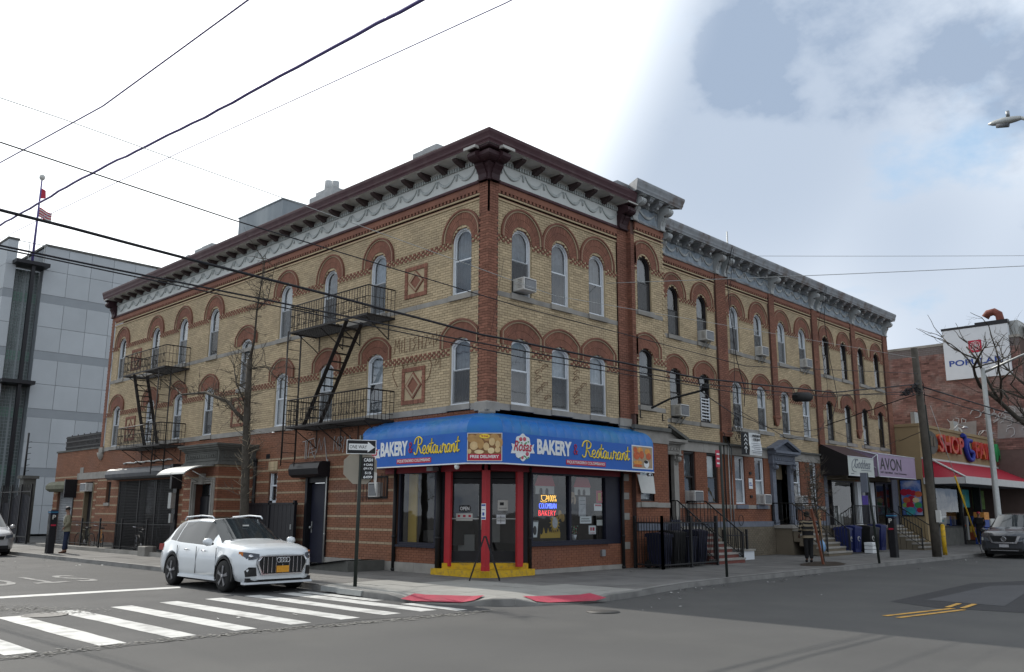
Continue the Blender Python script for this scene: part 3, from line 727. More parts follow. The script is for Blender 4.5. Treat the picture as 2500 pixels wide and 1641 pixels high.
# end pilaster far left and right, corner pilaster below made of single bricks
PN = .05
bricks('brickwork', L_, SL - .33, SL, 4.42, 10.49, [], RM, A, n=PN); bricks('brickwork', R_, SR - .55, SR, 4.42, 10.49, [], RM, A, n=PN)
bricks('brickwork', L_, 0, .33, 9.6, 10.49, [], RM, A, n=PN); bricks('brickwork', R_, 0, .33, 9.6, 10.49, [], RM, A, n=PN)
b = MB(L_); b.box((-.035, 4.42, -.3), (.33, 9.6, .034)); b.build('pilaster_core', M_('red_mortar'), A)
b = MB(R_); b.box((-.034, 4.42, -.3), (.33, 9.6, .0335)); b.build('pilaster_core', M_('red_mortar'), A)
g = .005
def cube_mesh(w, h, d):
    b = MB(); b.box((-w / 2, -h / 2, -d / 2), (w / 2, h / 2, d / 2)); return b.mesh('brick', M_('red_brick_piece'))
BM = {}
rows = 69; Hh = (9.6 - 4.42) / rows
for k in range(rows):
    t = 4.42 + (k + .5) * Hh; odd = k % 2
    cuts = ([(-.05, .165), (.165, .33)] if odd else [(-.05, .06), (.06, .275), (.275, .33)])
    for fi, fr in enumerate((L_, R_)):
        cc = cuts if fi == 0 else ([(-.05, .06), (.06, .275), (.275, .33)] if odd else [(-.05, .165), (.165, .33)])
        for a, c in cc:
            if c - a < .06: c = c
            w = round(c - a - 2 * g, 3)
            if fi == 1 and a < 0: a0 = a; 
            key = (w, fi)
            if key not in BM: BM[key] = cube_mesh(.045 if fi == 0 else w, Hh - 2 * g, .045) if False else None
            ln = c - a
            if ln < .1 and a > 0: continue
            if key in BM and BM[key] is None:
                b = MB(); e = (.045, w, Hh - .010) if fi == 0 else (w, .045, Hh - .010)
                b.box((-e[0] / 2, -e[1] / 2, -e[2] / 2), (e[0] / 2, e[1] / 2, e[2] / 2)); BM[key] = b.mesh('brick', M_('red_brick_piece'))
            p = fr(((a + c) / 2, t, PN - .0225 + rnd.uniform(-.002, .002)))
            if fi == 0 and a < 0: p.y = (a + c) / 2
            place('brick', BM[key], A, loc=p)
# arches, windows
cu_pool = [('curtain_light', 'curtain_grey'), ('curtain_light', 'curtain_light'), ('curtain_grey', 'curtain_grey'), ('curtain_grey', 'curtain_dark')]
VA = dict(ohw=.78, obase=9.05, ots=9.13, orise=.78); VB = dict(ohw=.78, obase=6.02, ots=6.36, orise=.42)
def upper(fr, ss, parent, z=0., white=True, three=True, two=True, hw=hw, hood=.78, pool=None, sillm='stone', clipd=None, arches=None):
    for i, s in enumerate(ss):
        lft, rgt = (clipd[i] if clipd else (9, 9))
        wh = white[i] if isinstance(white, (list, tuple)) else white
        if three:
            voussoirs(fr, s, hw, W3['t0'] + z, W3['ts'] + z, hw, hood, VA['obase'] + z, VA['ots'] + z, hood, parent, left=lft, right=rgt)
            window(fr, s, hw, W3['t0'] + z, W3['ts'] + z, hw, parent, wh, rnd.choice(pool or cu_pool), rnd.random() < .75, sillm=sillm)
        if two:
            voussoirs(fr, s, hw, W2['t0'] + z, W2['ts'] + z, .18, hood, VB['obase'] + z, VB['ots'] + z, .42, parent, left=lft, right=rgt)
            window(fr, s, hw, W2['t0'] + z, W2['ts'] + z, .18, parent, wh, rnd.choice(pool or cu_pool), rnd.random() < .75, sillm=sillm)
upper(L_, Ls3, A, clipd=[(.73, 9)] + [(9, 9)] * 7)
upper(R_, Rs3, A, clipd=[(.9, .825), (.825, .855), (.855, 9)], hood=.84, pool=[('curtain_light', 'curtain_grey'), ('curtain_grey', 'curtain_dark')])
voussoirs(L_, ms, hw, 5.98, 7.62, .18, .78, 7.58, 7.9, .42, A); window(L_, ms, hw, 5.98, 7.62, .18, A, True, ('curtain_grey', 'curtain_grey'))
def gp(ss, h): return [(s - h, s + h) for s in ss]
checker(L_, .33, SL - .33, 8.855, gp(Ls3, .42), A); checker(R_, .33, SR - .55, 8.855, gp(Rs3, .42), A)
checker(L_, .33, SL - .33, 5.80, gp(Ls3, .42) + [(ms - .4, ms + .4)], A); checker(R_, .33, SR - .55, 5.80, gp(Rs3, .42), A)
toothed_band(L_, .33, SL - .33, top, A); toothed_band(R_, .33, SR - .55, top, A)
belt(L_, .33, SL - .33, 7.33, 7.468, .012, 'stone', A, gp(Ls3, .46)); belt(R_, .33, SR - .55, 7.33, 7.468, .012, 'stone', A, gp(Rs3, .46))
belt(L_, .42, SL - .33, 4.25, 4.418, .03, 'stone', A, gp(Ls3, .46)); belt(R_, .42, SR - .55, 4.25, 4.418, .03, 'stone', A, gp(Rs3, .46))
b = MB(); b.bevbox((-.09, -.09, 4.2), (.42, .42, 4.44), .03); 
for k, (r, z) in enumerate([(.0, 3.98), (.09, 4.0), (.16, 4.08), (.22, 4.16), (.25, 4.2)]): pass
b.lathe([(.03, 3.93), (.1, 3.97), (.17, 4.07), (.22, 4.13), (.235, 4.2)], (.12, .12, 0), 16); b.build('corner_corbel', M_('stone'), A)
b = MB(L_); b.box((SL - .42, 4.2, 0), (SL + .02, 4.44, .09)); b.lathe([(.02, 3.86), (.1, 3.92), (.17, 4.05), (.2, 4.2)], (SL - .18, 0, .02), 12, 1); b.build('end_corbel', M_('stone'), A)
b = MB(R_); b.box((SR - .62, 4.2, 0), (SR - .02, 4.44, .09)); b.box((SR - .58, 4.02, 0), (SR - .06, 4.2, .05)); b.build('end_corbel', M_('stone'), A)
# diamond panels
def diamond(fr, s0, s1, t0, t1, parent):
    b = MB(fr); f = .12
    def fr_bricks(a, c, t, u, horiz):
        L = (c - a) if horiz else (u - t); k = round(L / .075); w = L / k
        for j in range(k):
            if horiz: b.box((a + j * w + .003, t + .003, -.01), (a + (j + 1) * w - .003, u - .003, .03), 0, rnd.random(), True)
            else: b.box((a + .003, t + j * w + .003, -.01), (c - .003, t + (j + 1) * w - .003, .03), 0, rnd.random(), True)
    fr_bricks(s0, s1, t0, t0 + f, True); fr_bricks(s0, s1, t1 - f, t1, True); fr_bricks(s0, s0 + f, t0 + f, t1 - f, False); fr_bricks(s1 - f, s1, t0 + f, t1 - f, False)
    cx, cy = (s0 + s1) / 2, (t0 + t1) / 2; rx, ry = (s1 - s0) / 2 - f - .02, (t1 - t0) / 2 - f - .02
    def dia(k): return [(cx - rx * k, cy), (cx, cy + ry * k), (cx + rx * k, cy), (cx, cy - ry * k)]
    b.ring(dia(1), dia(.86), 0, .03, 0, .2, True); b.ring(dia(.86), dia(.66), 0, .04, 2, .5, True); b.ring(dia(.66), dia(.56), 0, .03, 0, .2, True)
    b.poly([(x, y, .018) for x, y in dia(.56)], 0, .45)
    b.poly([(s0, t0, .001), (s1, t0, .001), (s1, t1, .001), (s0, t1, .001)], 1, .5)
    b.build('diamond_panel', [M_('red_brick'), M_('yellow_brick'), M_('buff_stone')], parent)
for s in (3.0, 22.35):
    diamond(L_, s - .5, s + .5, 7.72, 8.66, A); diamond(L_, s - .51, s + .51, 4.6, 5.66, A)
diamond(L_, 12.35, 13.42, 4.6, 5.66, A)
# cornice
def entablature(fr, s0, s1, parent, mt0, mt1, colours, z0=10.49, sp=.765, start=.94, first_off=.45, soff=.36, hmod=.2):
    bur, cream, soff_m, brk, swg, den = colours
    b = MB(fr); e0, e1 = (.0, .0)
    prof = [(.0, z0), (.09, z0), (.10, z0 + .03), (.07, z0 + .05), (.07, z0 + .08), (.055, z0 + .10), (0, z0 + .105)]
    Aq = b.put([(s0 - n * mt0, t, n) for n, t in prof]); Bq = b.put([(s1 + n * mt1, t, n) for n, t in prof])
    for i in range(len(prof) - 1): b.face([Aq + i, Bq + i, Bq + i + 1, Aq + i + 1])
    b.face([Aq + i for i in range(len(prof))]); b.face([Bq + i for i in range(len(prof))][::-1]); b.build('base_moulding', M_(bur), parent)
    k = max(1, round((s1 - s0) / 2.4)); w = (s1 - s0) / k
    for j in range(k):
        b = MB(fr); b.box((s0 + j * w + (.002 if j else 0) + (-.02 if j == 0 and mt0 else 0), z0 + .10, -.1), (s0 + (j + 1) * w - .002, z0 + .60, .02)); b.build('frieze_panel', M_(cream), parent)
    swags(fr, s0 + first_off, s1 - first_off, z0 + .13, z0 + .56, .02, parent, swg)
    dentils(fr, s0, s1, z0 + .60, .11, .02, parent, den)
    b = MB(fr); b.box((s0, z0 + .595, -.1), (s1, z0 + .88, .02)); b.box((s0, z0 + .72, 0), (s1, z0 + .745, .06)); b.build('frieze_backing', M_(soff_m), parent)
    crown(fr, s0, s1, z0 + .83, parent, bur, mt0, mt1, m2=soff_m)
CA = ('burgundy', 'cream_paint', 'soffit_paint', 'bracket_brown', 'swag_paint', 'swag_paint')
entablature(L_, 0, SL, A, 1, .1, CA); entablature(R_, 0, SR, A, 1, -.25, CA)
s = .98
while s < SL - .5: modillion(L_, s, .17, 11.32, .2, .42, A, 'bracket_brown', 'soffit_paint'); s += .757
for s in (.97, 1.76, 2.57, 3.37, 4.16, 4.94): modillion(R_, s, .17, 11.32, .2, .42, A, 'bracket_brown', 'soffit_paint')
console(R_, SR - .28, .42, 11.32, .82, .5, A, 'burgundy_dark', 'soffit_paint'); console(L_, SL - .22, .34, 11.32, .82, .5, A, 'burgundy_dark', 'soffit_paint')
# corner console: two scrolls meeting on the diagonal
b = MB(); P = scroll_profile(11.32, .84, .62)
for fr_, in ((L_,), (R_,)):
    q = MB(fr_); q.prism([(t, nn * 1.0) for nn, t in P], -.05, .26, 0); k = len(b.v); b.v += q.v; b.f += [tuple(i + k for i in f) for f in q.f]; b.m += q.m; b.t += q.t
for i in range(len(P) - 1):   # diagonal body
    (n0, t0), (n1, t1) = P[i], P[i + 1]; b.poly([(-n0 * .8, .28 - 0, t0), (-n0 * .8, -n0 * .8, t0), (-n1 * .8, -n1 * .8, t1), (-n1 * .8, .28, t1)]); b.poly([(-n0 * .8, -n0 * .8, t0), (.28, -n0 * .8, t0), (.28, -n1 * .8, t1), (-n1 * .8, -n1 * .8, t1)])
b.build('corner_bracket', M_('burgundy_dark'), A)
b = MB(L_); b.box((-.1, 11.25, 0), (.36, 11.325, .64)); b.build('bracket_cap', M_('soffit_paint'), A); b = MB(R_); b.box((-.1, 11.25, 0), (.36, 11.325, .64)); b.build('bracket_cap', M_('soffit_paint'), A)
# roof and rear mass
b = MB(); b.box((.02, .02, 11.2), (SR - .1, SL - .02, 11.5)); b.box((SR - .1, 1.6, 11.2), (SR + 5, SL - .02, 11.45)); b.build('roof', M_('asphalt_dark'), A)
b = MB(); b.box((.45, SL - .25, 0), (8, SL - .02, 11.2)); b.box((SR + 4.6, 2.2, 4.2), (SR + 5, SL, 11.2)); b.box((SR - .3, .6, 4.2), (SR - .1, 5, 11.2)); b.box((.65, .65, 4.0), (SR - .1, SL - .3, 4.1)); b.build('rear_wall', M_('rust_mortar'), A)
b = MB(); b.box((3.0, 12.1, 11.5), (3.9, 14.0, 14.0), 0); b.box((2.9, 12.0, 14.0), (4.0, 13.6, 14.25), 0); b.box((3.0, 12.1, 14.25), (3.9, 13.3, 14.45), 0); b.lathe([(.17, 14.45), (.17, 15.0), (.13, 15.0)], (3.4, 13.0, 0), 10); b.lathe([(.15, 14.45), (.15, 14.85), (.12, 14.85)], (3.4, 12.5, 0), 10)
mat('white_brick', (.42, .43, .43), .9, .1, 3, .3, 40, dirt=(.28, .28, .28), dirt_scale=2, dirt_amt=.5)
b.build('chimney', M_('white_brick'), A)
for (y0, y1, z) in ((5.75, 6.9, 14.25), (22.3, 23.7, 14.2), (29.0 - 4, 30.5 - 5.4, 14.1)):
    b = MB(); b.box((3.0, y0, 11.5), (3.9, y1, z - .18)); b.box((2.93, y0 - .07, z - .18), (3.97, y1 + .07, z)); b.box((3.1, y0 + .1, z), (3.8, y1 - .3, z + .14)); b.build('chimney', M_('white_brick'), A)
mat('bulkhead_grey', (.26, .29, .31), .8, .08, 1.5, dirt=(.40, .43, .44), dirt_scale=1.1, dirt_amt=.6, streak=True)
b = MB(); b.box((6, 21.0, 11.4), (9.6, 25.4, 17.0)); b.box((5.96, 20.96, 17.0), (9.64, 25.44, 17.06)); b.build('roof_bulkhead', M_('bulkhead_grey'), A)
# ================================================================== corner building: ground floor, side street
OB = [M_('orange_brick'), M_('orange_mortar'), M_('buff_stone')]; RB = [M_('rust_brick'), M_('rust_mortar'), M_('buff_stone')]
def buff(t, k): return 2 if k % 5 == 1 and t < 3.2 and k > 5 else None
rect = lambda a, c, t0, t1: holefn((a + c) / 2, (c - a) / 2, t0, t1, 0)
GH = [rect(7.0, 8.22, 0, 2.66), rect(10.02, 10.54, 1.86, 2.95), rect(11.6, 13.7, 0, 3.8), rect(17.5, 23.0, 0, 2.98), rect(23.83, 24.33, 1.93, 3.02), rect(4.02, 4.95, 1.98, 2.62)]
bricks('brickwork', L_, 3.62, SL, .25, 4.25, GH, OB, A, stripe=buff, label='orange ground floor brick with thin buff courses')
bricks('brickwork', L_, 0, 3.62, 2.95, 4.25, [], RB, A); bricks('brickwork', R_, 0, SR - .5, 2.95, 4.02, [], RB, A)
b = MB(L_); k = 0
for a, c in ((1.84, 3.62), (3.62, 7.0), (8.22, 11.6), (13.7, 17.5), (23.0, SL)):
    n = max(1, round((c - a) / 1.1)); w = (c - a) / n
    for j in range(n): b = MB(L_); b.box((a + j * w + .004, -.02, -.2), (a + (j + 1) * w - .004, .25, .05)); b.build('foundation_stone', M_('stone'), A)
b = MB(L_); b.box((3.62, 2.86, -.25), (SL, 4.22, -.015)); 
for a, c in ((3.62, 7.0), (8.22, 10.02), (10.54, 11.6), (13.7, 17.5), (23.0, 23.83), (24.33, SL)): b.box((a, .0, -.25), (c, 2.86 if a not in (23.0,) else 2.9, -.015))
b.build('wall_core', M_('orange_mortar'), A)
# shop window on the side street
b = MB(L_); b.box((1.84, .25, -.12), (3.62, .66, -.015)); b.build('wall_core', M_('rust_mortar'), A)
bricks('brickwork', L_, 1.84, 3.6, .25, .66, [], RB, A)
def shop_window(fr, s0, s1, t0, t1, mull, parent, deep=1.4, frame='navy_dark'):
    b = MB(fr); f = .07
    O = [(s0, t0), (s0, t1), (s1, t1), (s1, t0)]; I = [(s0 + f, t0 + f), (s0 + f, t1 - f), (s1 - f, t1 - f), (s1 - f, t0 + f)]
    b.ring(O, I, -.12, .02, closed=True)
    for m in mull: b.box((m - .045, t0 + f, -.1), (m + .045, t1 - f, .015))
    b.box((s0 - .05, t0 - .06, -.1), (s1 + .05, t0, .07))
    w = b.build('shop_window', M_(frame), parent)
    xs = [s0 + f] + [q for m in mull for q in (m - .045, m + .045)] + [s1 - f]
    for i in range(0, len(xs), 2):
        b = MB(fr); b.poly([(xs[i], t0 + f, -.05), (xs[i + 1], t0 + f, -.05), (xs[i + 1], t1 - f, -.05), (xs[i], t1 - f, -.05)]); b.build('pane', M_('shop_glass'), w, fix=False)
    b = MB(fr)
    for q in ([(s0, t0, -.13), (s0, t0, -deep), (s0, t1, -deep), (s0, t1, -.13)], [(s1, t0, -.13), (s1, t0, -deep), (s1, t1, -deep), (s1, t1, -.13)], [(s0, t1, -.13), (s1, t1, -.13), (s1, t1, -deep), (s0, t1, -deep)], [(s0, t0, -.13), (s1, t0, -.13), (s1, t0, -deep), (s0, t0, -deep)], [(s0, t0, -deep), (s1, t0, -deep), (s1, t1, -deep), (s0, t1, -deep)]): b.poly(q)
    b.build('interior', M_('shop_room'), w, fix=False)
    return w
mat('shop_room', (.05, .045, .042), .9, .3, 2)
mat('mustard', (.42, .27, .03), .6, .05, 3)
mat('interior_white', (.40, .40, .38), .8, .1, 3)
w1 = shop_window(L_, 1.9, 3.5, .72, 2.72, [], A)
b = MB(L_); b.box((3.08, .75, -.34), (3.44, 2.70, -.30)); b.build('yellow_column', M_('mustard'), w1)
b = MB(L_); b.box((2.1, 1.5, -1.1), (2.7, 2.3, -1.0)); b.box((2.0, .8, -1.2), (3.0, 1.1, -.5)); b.build('counter', M_('shop_room'), w1)
# black iron posts / pipes
def pipe(fr, s, t0, t1, n, r, m='black_iron', parent=A, name='downpipe'):
    b = MB(fr); b.tube([(s, t0, n), (s, t1, n)], r, 8)
    for t in (t0 + .02, t0 + .9, t1 - .1): b.tube([(s, t, n), (s, t + .06, n)], r * 1.25, 8)
    return b.build(name, M_(m), parent)
pipe(L_, 3.62, 0, 2.86, .05, .055); pipe(L_, 1.74, 0, 2.86, .06, .075); pipe(R_, 1.60, 0, 2.8, .04, .05); pipe(R_, 5.62, 0, 2.8, .08, .05)
b = MB(L_); b.box((1.62, 0, -.1), (1.9, 2.86, .01)); b.build('door_pier', M_('black_paint'), A)
# barred window with its small air conditioner
b = MB(L_); b.ring([(4.02, 1.98), (4.02, 2.62), (4.95, 2.62), (4.95, 1.98)], [(4.07, 2.03), (4.07, 2.57), (4.9, 2.57), (4.9, 2.03)], -.1, .02, closed=True); b.box((4.07, 2.03, -.12), (4.9, 2.57, -.1))
w = b.build('barred_window', M_('black_iron'), A)
b = MB(L_)
for k in range(9): b.tube([(4.1 + k * .17, 1.9 if k > 4 else 2.0, .06), (4.1 + k * .17, 2.45 if k > 4 else 2.66, .06)], .009, 4)
b.tube([(4.05, 2.6, .06), (5.0, 2.6, .06)], .011, 4); b.tube([(4.05, 2.03, .06), (5.5, 2.03, .06)], .011, 4); b.build('bar', M_('black_iron'), w)
# black service door under its shutter box
b = MB(L_); b.box((7.0, 0, -.25), (7.12, 2.66, .05)); b.box((8.1, 0, -.25), (8.22, 2.66, .05)); b.box((7.12, 2.5, -.25), (8.1, 2.66, .0)); fr0 = b.build('service_door', M_('black_paint'), A)
b = MB(L_); b.box((7.14, .05, -.18), (8.08, 2.48, -.12)); b.box((7.25, .25, -.121), (7.97, 1.1, -.105)); b.box((7.25, 1.3, -.121), (7.97, 2.3, -.105)); b.build('door_leaf', M_('navy_dark'), fr0)
b = MB(L_); b.lathe([(.03, -.12), (.03, -.06), (.045, -.03), (.0, -.02)], (7.98, 1.12, 0), 10, 2); b.box((7.96, .95, -.11), (8.0, 1.3, -.1)); b.build('door_knob', M_('galvanised'), fr0)
b = MB(L_); P = [(2.66, 0), (2.66, .30), (2.74, .42), (2.92, .46), (3.08, .40), (3.14, .28), (3.14, 0)]
b.prism([(t, n) for t, n in P], 6.95, 8.62, 0); b.build('shutter_box', M_('black_paint'), fr0)
pipe(L_, 6.98, 0, 3.2, .09, .022, 'galvanised', name='conduit')
# small white window with a brick flat arch
window(L_, 10.28, .22, 1.88, 2.95, 0, A, True, ('curtain_grey', 'curtain_dark'), False, True, .5, fw=.05)
b = MB(L_)
for k in range(9): b.box((10.02 + k * .063 + .003, 2.96, -.01), (10.02 + (k + 1) * .063 - .003, 3.26, .018), 0, rnd.random(), True)
b.build('flat_arch', M_('yellow_brick'), A)
b = MB(L_); b.box((10.55, 3.3, .002), (10.8, 3.52, .004)); b.build('vent_hole', M_('black_print'), A)
# entrance block of the flats (projects 1.35 m)
VX = 1.35; E_ = L_.shift(n=VX); S_ = Fr((0, 11.5, 0), (-1, 0, 0), (0, -1, 0)); 
bricks('brickwork', E_, 11.5, 13.95, 0, 3.15, [rect(11.72, 13.25, 0, 2.6)], RB, A, stripe=buff)
bricks('brickwork', S_, .02, VX, 0, 3.15, [], RB, A, stripe=buff, label='red brick side of the entrance porch')
b = MB(); b.box((-VX + .02, 11.52, 0), (-.02, 11.7, 3.15)); b.box((-VX + .02, 13.25, 0), (-.02, 13.93, 3.15)); b.box((-VX + .02, 11.52, 2.6), (-.02, 13.93, 3.15)); b.build('porch_core', M_('rust_mortar'), A)
def lay(b, z0, z1, e, m=None): b.box((-VX - e, 11.5 - e, z0), (.0, 13.95 + e, z1), m)
b = MB()
for z0, z1, e in ((3.15, 3.21, .10), (3.21, 3.26, .05), (3.26, 3.62, .02), (3.62, 3.67, .06), (3.67, 3.74, .12), (3.74, 3.80, .19), (3.80, 3.86, .23)): lay(b, z0, z1, e)
ent = b.build('porch_entablature', M_('dark_stone'), A)
for fr_, s0, s1 in ((E_, 11.6, 13.85), (S_, .12, VX - .1)):
    b = MB(fr_); b.ring([(s0, 3.29), (s0, 3.59), (s1, 3.59), (s1, 3.29)], [(s0 + .04, 3.32), (s0 + .04, 3.56), (s1 - .04, 3.56), (s1 - .04, 3.32)], .02, .045, closed=True)
    k = round((s1 - s0 - .1) / .16)
    for j in range(k):
        x = s0 + .05 + (j + .5) * (s1 - s0 - .1) / k; b.lathe([(.06, .02), (.055, .045), (.03, .05), (.02, .035), (0, .04)], (x, 3.44, 0), 9, 2); b.tube([(x - .07, 3.38, .03), (x, 3.50, .04), (x + .07, 3.38, .03)], .012, 4)
    b.build('carved_panel', M_('dark_stone'), ent)
b = MB(E_); 
for d, n in ((0, .05), (.07, .09), (.14, .05)): b.ring([(11.66 + d, 0), (11.66 + d, 2.72 - d), (13.31 - d, 2.72 - d), (13.31 - d, 0)], [(11.72 + d, 0), (11.72 + d, 2.66 - d), (13.25 - d, 2.66 - d), (13.25 - d, 0)], -.05, n)
b.box((12.35, 2.5, .0), (12.6, 2.86, .13)); b.build('door_surround', M_('stone'), A)
b = MB(E_); b.box((11.86, .1, -.3), (13.1, 2.5, -.28)); dr = b.build('entrance_door', M_('dark_room'), A)
b = MB(E_); b.box((11.9, .12, -.27), (12.48, 2.1, -.22)); b.box((12.52, .12, -.27), (13.06, 2.1, -.22)); b.ring([(12.0, .9), (12.0, 1.95), (12.4, 1.95), (12.4, .9)], [(12.04, .94), (12.04, 1.91), (12.36, 1.91), (12.36, .94)], -.22, -.2, closed=True); b.build('door_leaf', M_('black_paint'), dr)
b = MB(E_); b.poly([(12.04, .94, -.215), (12.36, .94, -.215), (12.36, 1.91, -.215), (12.04, 1.91, -.215)]); b.poly([(11.92, 2.15, -.25), (13.04, 2.15, -.25), (13.04, 2.46, -.25), (11.92, 2.46, -.25)]); b.build('pane', M_('shop_glass'), dr)
b = MB(E_); b.box((12.55, 1.15, -.22), (12.6, 1.32, -.19)); b.box((12.12, 1.5, -.21), (12.3, 1.66, -.2)); b.build('notice', M_('paper'), dr)
pipe(L_, 11.36, .2, 3.4, .07, .055, 'black_iron')
# curved canopy over the entrance
mat('canopy_sheet', (.36, .37, .36), .35, .1, 4, dirt=(.2, .2, .19), dirt_scale=3, dirt_amt=.5)
cn = thing('door_canopy', 'curved pale grey canopy above the entrance door behind the white car', 'canopy', (-VX, 12.6, 2.8))
for y0, y1 in ((11.75, 12.72), (12.75, 13.75)):
    b = MB(); P = []
    for k in range(11): a = math.pi / 2 * k / 10 * .86; P.append((-VX - 1.12 * math.sin(a), 2.72 + .42 * math.cos(a)))
    for k in range(10):
        (xa, za), (xb, zb) = P[k], P[k + 1]; b.poly([(xa, y0, za), (xa, y1, za), (xb, y1, zb), (xb, y0, zb)]); b.poly([(xa, y0, za - .012), (xb, y0, zb - .012), (xb, y1, zb - .012), (xa, y1, za - .012)]); 
        for y in (y0, y1): b.poly([(xa, y, za), (xb, y, zb), (xb, y, zb - .012), (xa, y, za - .012)])
    b.build('canopy_sheet', M_('canopy_sheet'), cn)
for y in (11.74, 12.735, 13.76): b = MB(); b.tube([(x, y, z - .03) for x, z in P], .014, 5); b.tube([(-VX, y, 2.55), (P[-1][0] + .3, y, P[-1][1] + .1)], .012, 5); b.build('canopy_frame', M_('galvanised'), cn)
# rolling grille of the big opening
b = MB(L_); b.box((17.5, 0, -1.6), (23.0, 3.0, -1.58), 0); b.box((17.5, 2.96, -1.6), (23.0, 3.0, 0), 0); b.box((17.49, 0, -1.6), (17.5, 3, -.1)); b.box((23.0, 0, -1.6), (23.01, 3, -.1)); b.build('shopfront_recess', M_('dark_room'), A)
b = MB(L_); b.ring([(17.5, 0), (17.5, 2.98), (23.0, 2.98), (23.0, 0)], [(17.6, .1), (17.6, 2.9), (22.9, 2.9), (22.9, .1)], -.3, -.12, closed=True)
for x in (19.1, 20.9): b.box((x - .05, .1, -.3), (x + .05, 2.9, -.12))
sw = b.build('shopfront_frame', M_('grey_metal'), A)
b = MB(L_); b.poly([(17.6, .1, -.2), (22.9, .1, -.2), (22.9, 2.9, -.2), (17.6, 2.9, -.2)]); b.build('pane', M_('shop_glass'), sw)
b = MB(L_)
for k in range(46):
    t = .05 + k * .064; b.box((17.52, t, -.055), (22.98, t + .016, -.035))
for k in range(92):
    x = 17.55 + k * .0593; 
    b.box((x, .05, -.052), (x + .012, 2.96, -.038)) if k % 1 == 0 else None
for x in (17.5, 19.25, 20.9, 22.94): b.box((x - .03, 0, -.08), (x + .05, 3.0, -.02))
b.build('rolling_grille', M_('black_iron'), A, kind='stuff', label='perforated roller grille over the shopfront')
b = MB(L_); P = [(2.92, 0), (2.92, .38), (3.0, .47), (3.14, .50), (3.3, .44), (3.38, .3), (3.40, 0)]; b.prism(P, 17.1, 23.35, 0); b.build('shutter_box', M_('grey_shutter') if 'grey_shutter' in MATS else mat('grey_shutter', (.07, .075, .085), .5, .1, 4, dirt=(.13, .13, .13), dirt_scale=3), A)
b = MB(L_); b.box((16.95, 2.45, 0), (17.1, 3.4, .42)); b.box((17.12, .0, .0), (17.42, 2.9, .12)); b.build('shutter_guide', M_('black_paint'), A)
mat('foil', (.45, .45, .44), .35, .15, 20, metal=.5)
b = MB(L_); P = [(17.9 + k * .33, 3.62 + .02 * math.sin(k * 2.1), .05) for k in range(15)]; b.tube(P, [.035 + .012 * math.sin(k * 3.3) for k in range(15)], 6); b.build('light_tube', M_('foil'), A)
b = MB(L_); b.box((23.9, 1.97, -.15), (24.28, 3.0, -.1)); b.box((23.8, 1.82, -.05), (24.36, 1.95, .06), 1); b.build('slit_window', [M_('dark_room'), M_('stone')], A)
# utility clutter
b = MB(L_); b.box((17.15, 1.7, .12), (17.4, 2.3, .3)); b.box((17.2, 1.15, .12), (17.36, 1.5, .24)); b.build('meter_box', M_('galvanised'), A)
# graffiti on the brick
mat('graffiti_white', (.42, .42, .42), .8, .15, 30); mat('graffiti_brown', (.16, .085, .05), .9, .2, 30)
def strokes(name, fr, segs, r, m, parent, **kw):
    b = MB(fr); mir = -1 if fr is L_ else 1
    for sg in segs: b.tube([(x, y, .022) for x, y in sg], r, 4)
    return b.build(name, M_(m), parent, **kw)
X0 = 8.75
def gl(pts, sc=.62, x0=8.55, y0=3.32): return [(x0 - x * sc, y0 + y * sc) for x, y in pts]
strokes('graffiti', L_, [gl(q) for q in ([(0, .8), (1.1, .95)], [(.3, .85), (.3, -.1)], [(.45, .85), (.42, -.1)], [(.6, -.05), (.75, .8), (1.0, .1)], [(.65, .4), (1.05, .45)], [(.75, .2), (1.3, .3), (1.2, -.1), (1.1, .1)], [(1.1, .9), (1.35, .2), (1.55, .9), (1.75, .3), (2.0, .95), (2.3, -.25)], [(2.9, .95), (2.85, .2)], [(3.25, .9), (3.05, .6), (3.2, .25)], [(3.3, .9), (3.35, .2), (3.55, .4), (3.4, .6), (3.6, .8), (3.4, .95)], [(3.65, .1), (3.8, .9), (4.0, .4), (4.2, .9), (4.5, -.5)])], .012, 'graffiti_white', A, label='white graffiti tag under the fire escape')
def gr(pts, x0, y0, sc): return [(x0 - x * sc, y0 + y * sc) for x, y in pts]
for x0, y0, sc, q in ((3.9, 6.15, .42, ([(0, 0), (.1, 1), (.3, .4), (.5, 1), (.55, 0)], [(.8, 0), (.8, .8)], [(1.1, 1), (1.1, 0), (1.4, 0)], [(1.7, .9), (1.7, 0)], [(2.3, .9), (2.0, .7), (2.3, .4), (2.0, 0)], [(2.6, .9), (2.6, 0)], [(3.0, .9), (3.0, 0)], [(2.6, .5), (3.0, .5)], [(3.3, 0), (3.5, .9), (3.8, .2), (4.1, .9), (4.2, 0)], [(4.5, 1), (4.4, .2), (4.9, .9)])),
                      (3.8, 4.9, .5, ([(0, 1.9), (-.3, 1.3), (-.1, .9), (.2, .5)], [(.5, 2), (.7, 1.5), (.8, 1.9)], [(2.9, 2.0), (3.2, 1.5), (3.0, .8), (2.5, .5), (2.3, .9)], [(3.3, 1.9), (3.6, 1.7), (3.4, 1.4), (3.7, 1.5), (3.9, 1.9), (3.9, 1.2)], [(1.0, 1.6), (1.3, 2.1), (1.7, 1.6), (2.2, 2.1)]))):
    strokes('graffiti', L_, [gr(p_, x0, y0, sc) for p_ in q], .009, 'graffiti_brown', A)
for x0 in (2.0, 3.6):
    q = []
    for i in range(7):
        cx, cy = x0 + rnd.uniform(-.1, .35), 4.75 + i * .17; q.append([(cx + .12 * math.cos(a) * (1 + .3 * math.sin(3 * a)), cy + .08 * math.sin(a * 1.3)) for a in [k * .7 for k in range(8)]])
    strokes('graffiti', R_, q, .008, 'graffiti_brown', A)
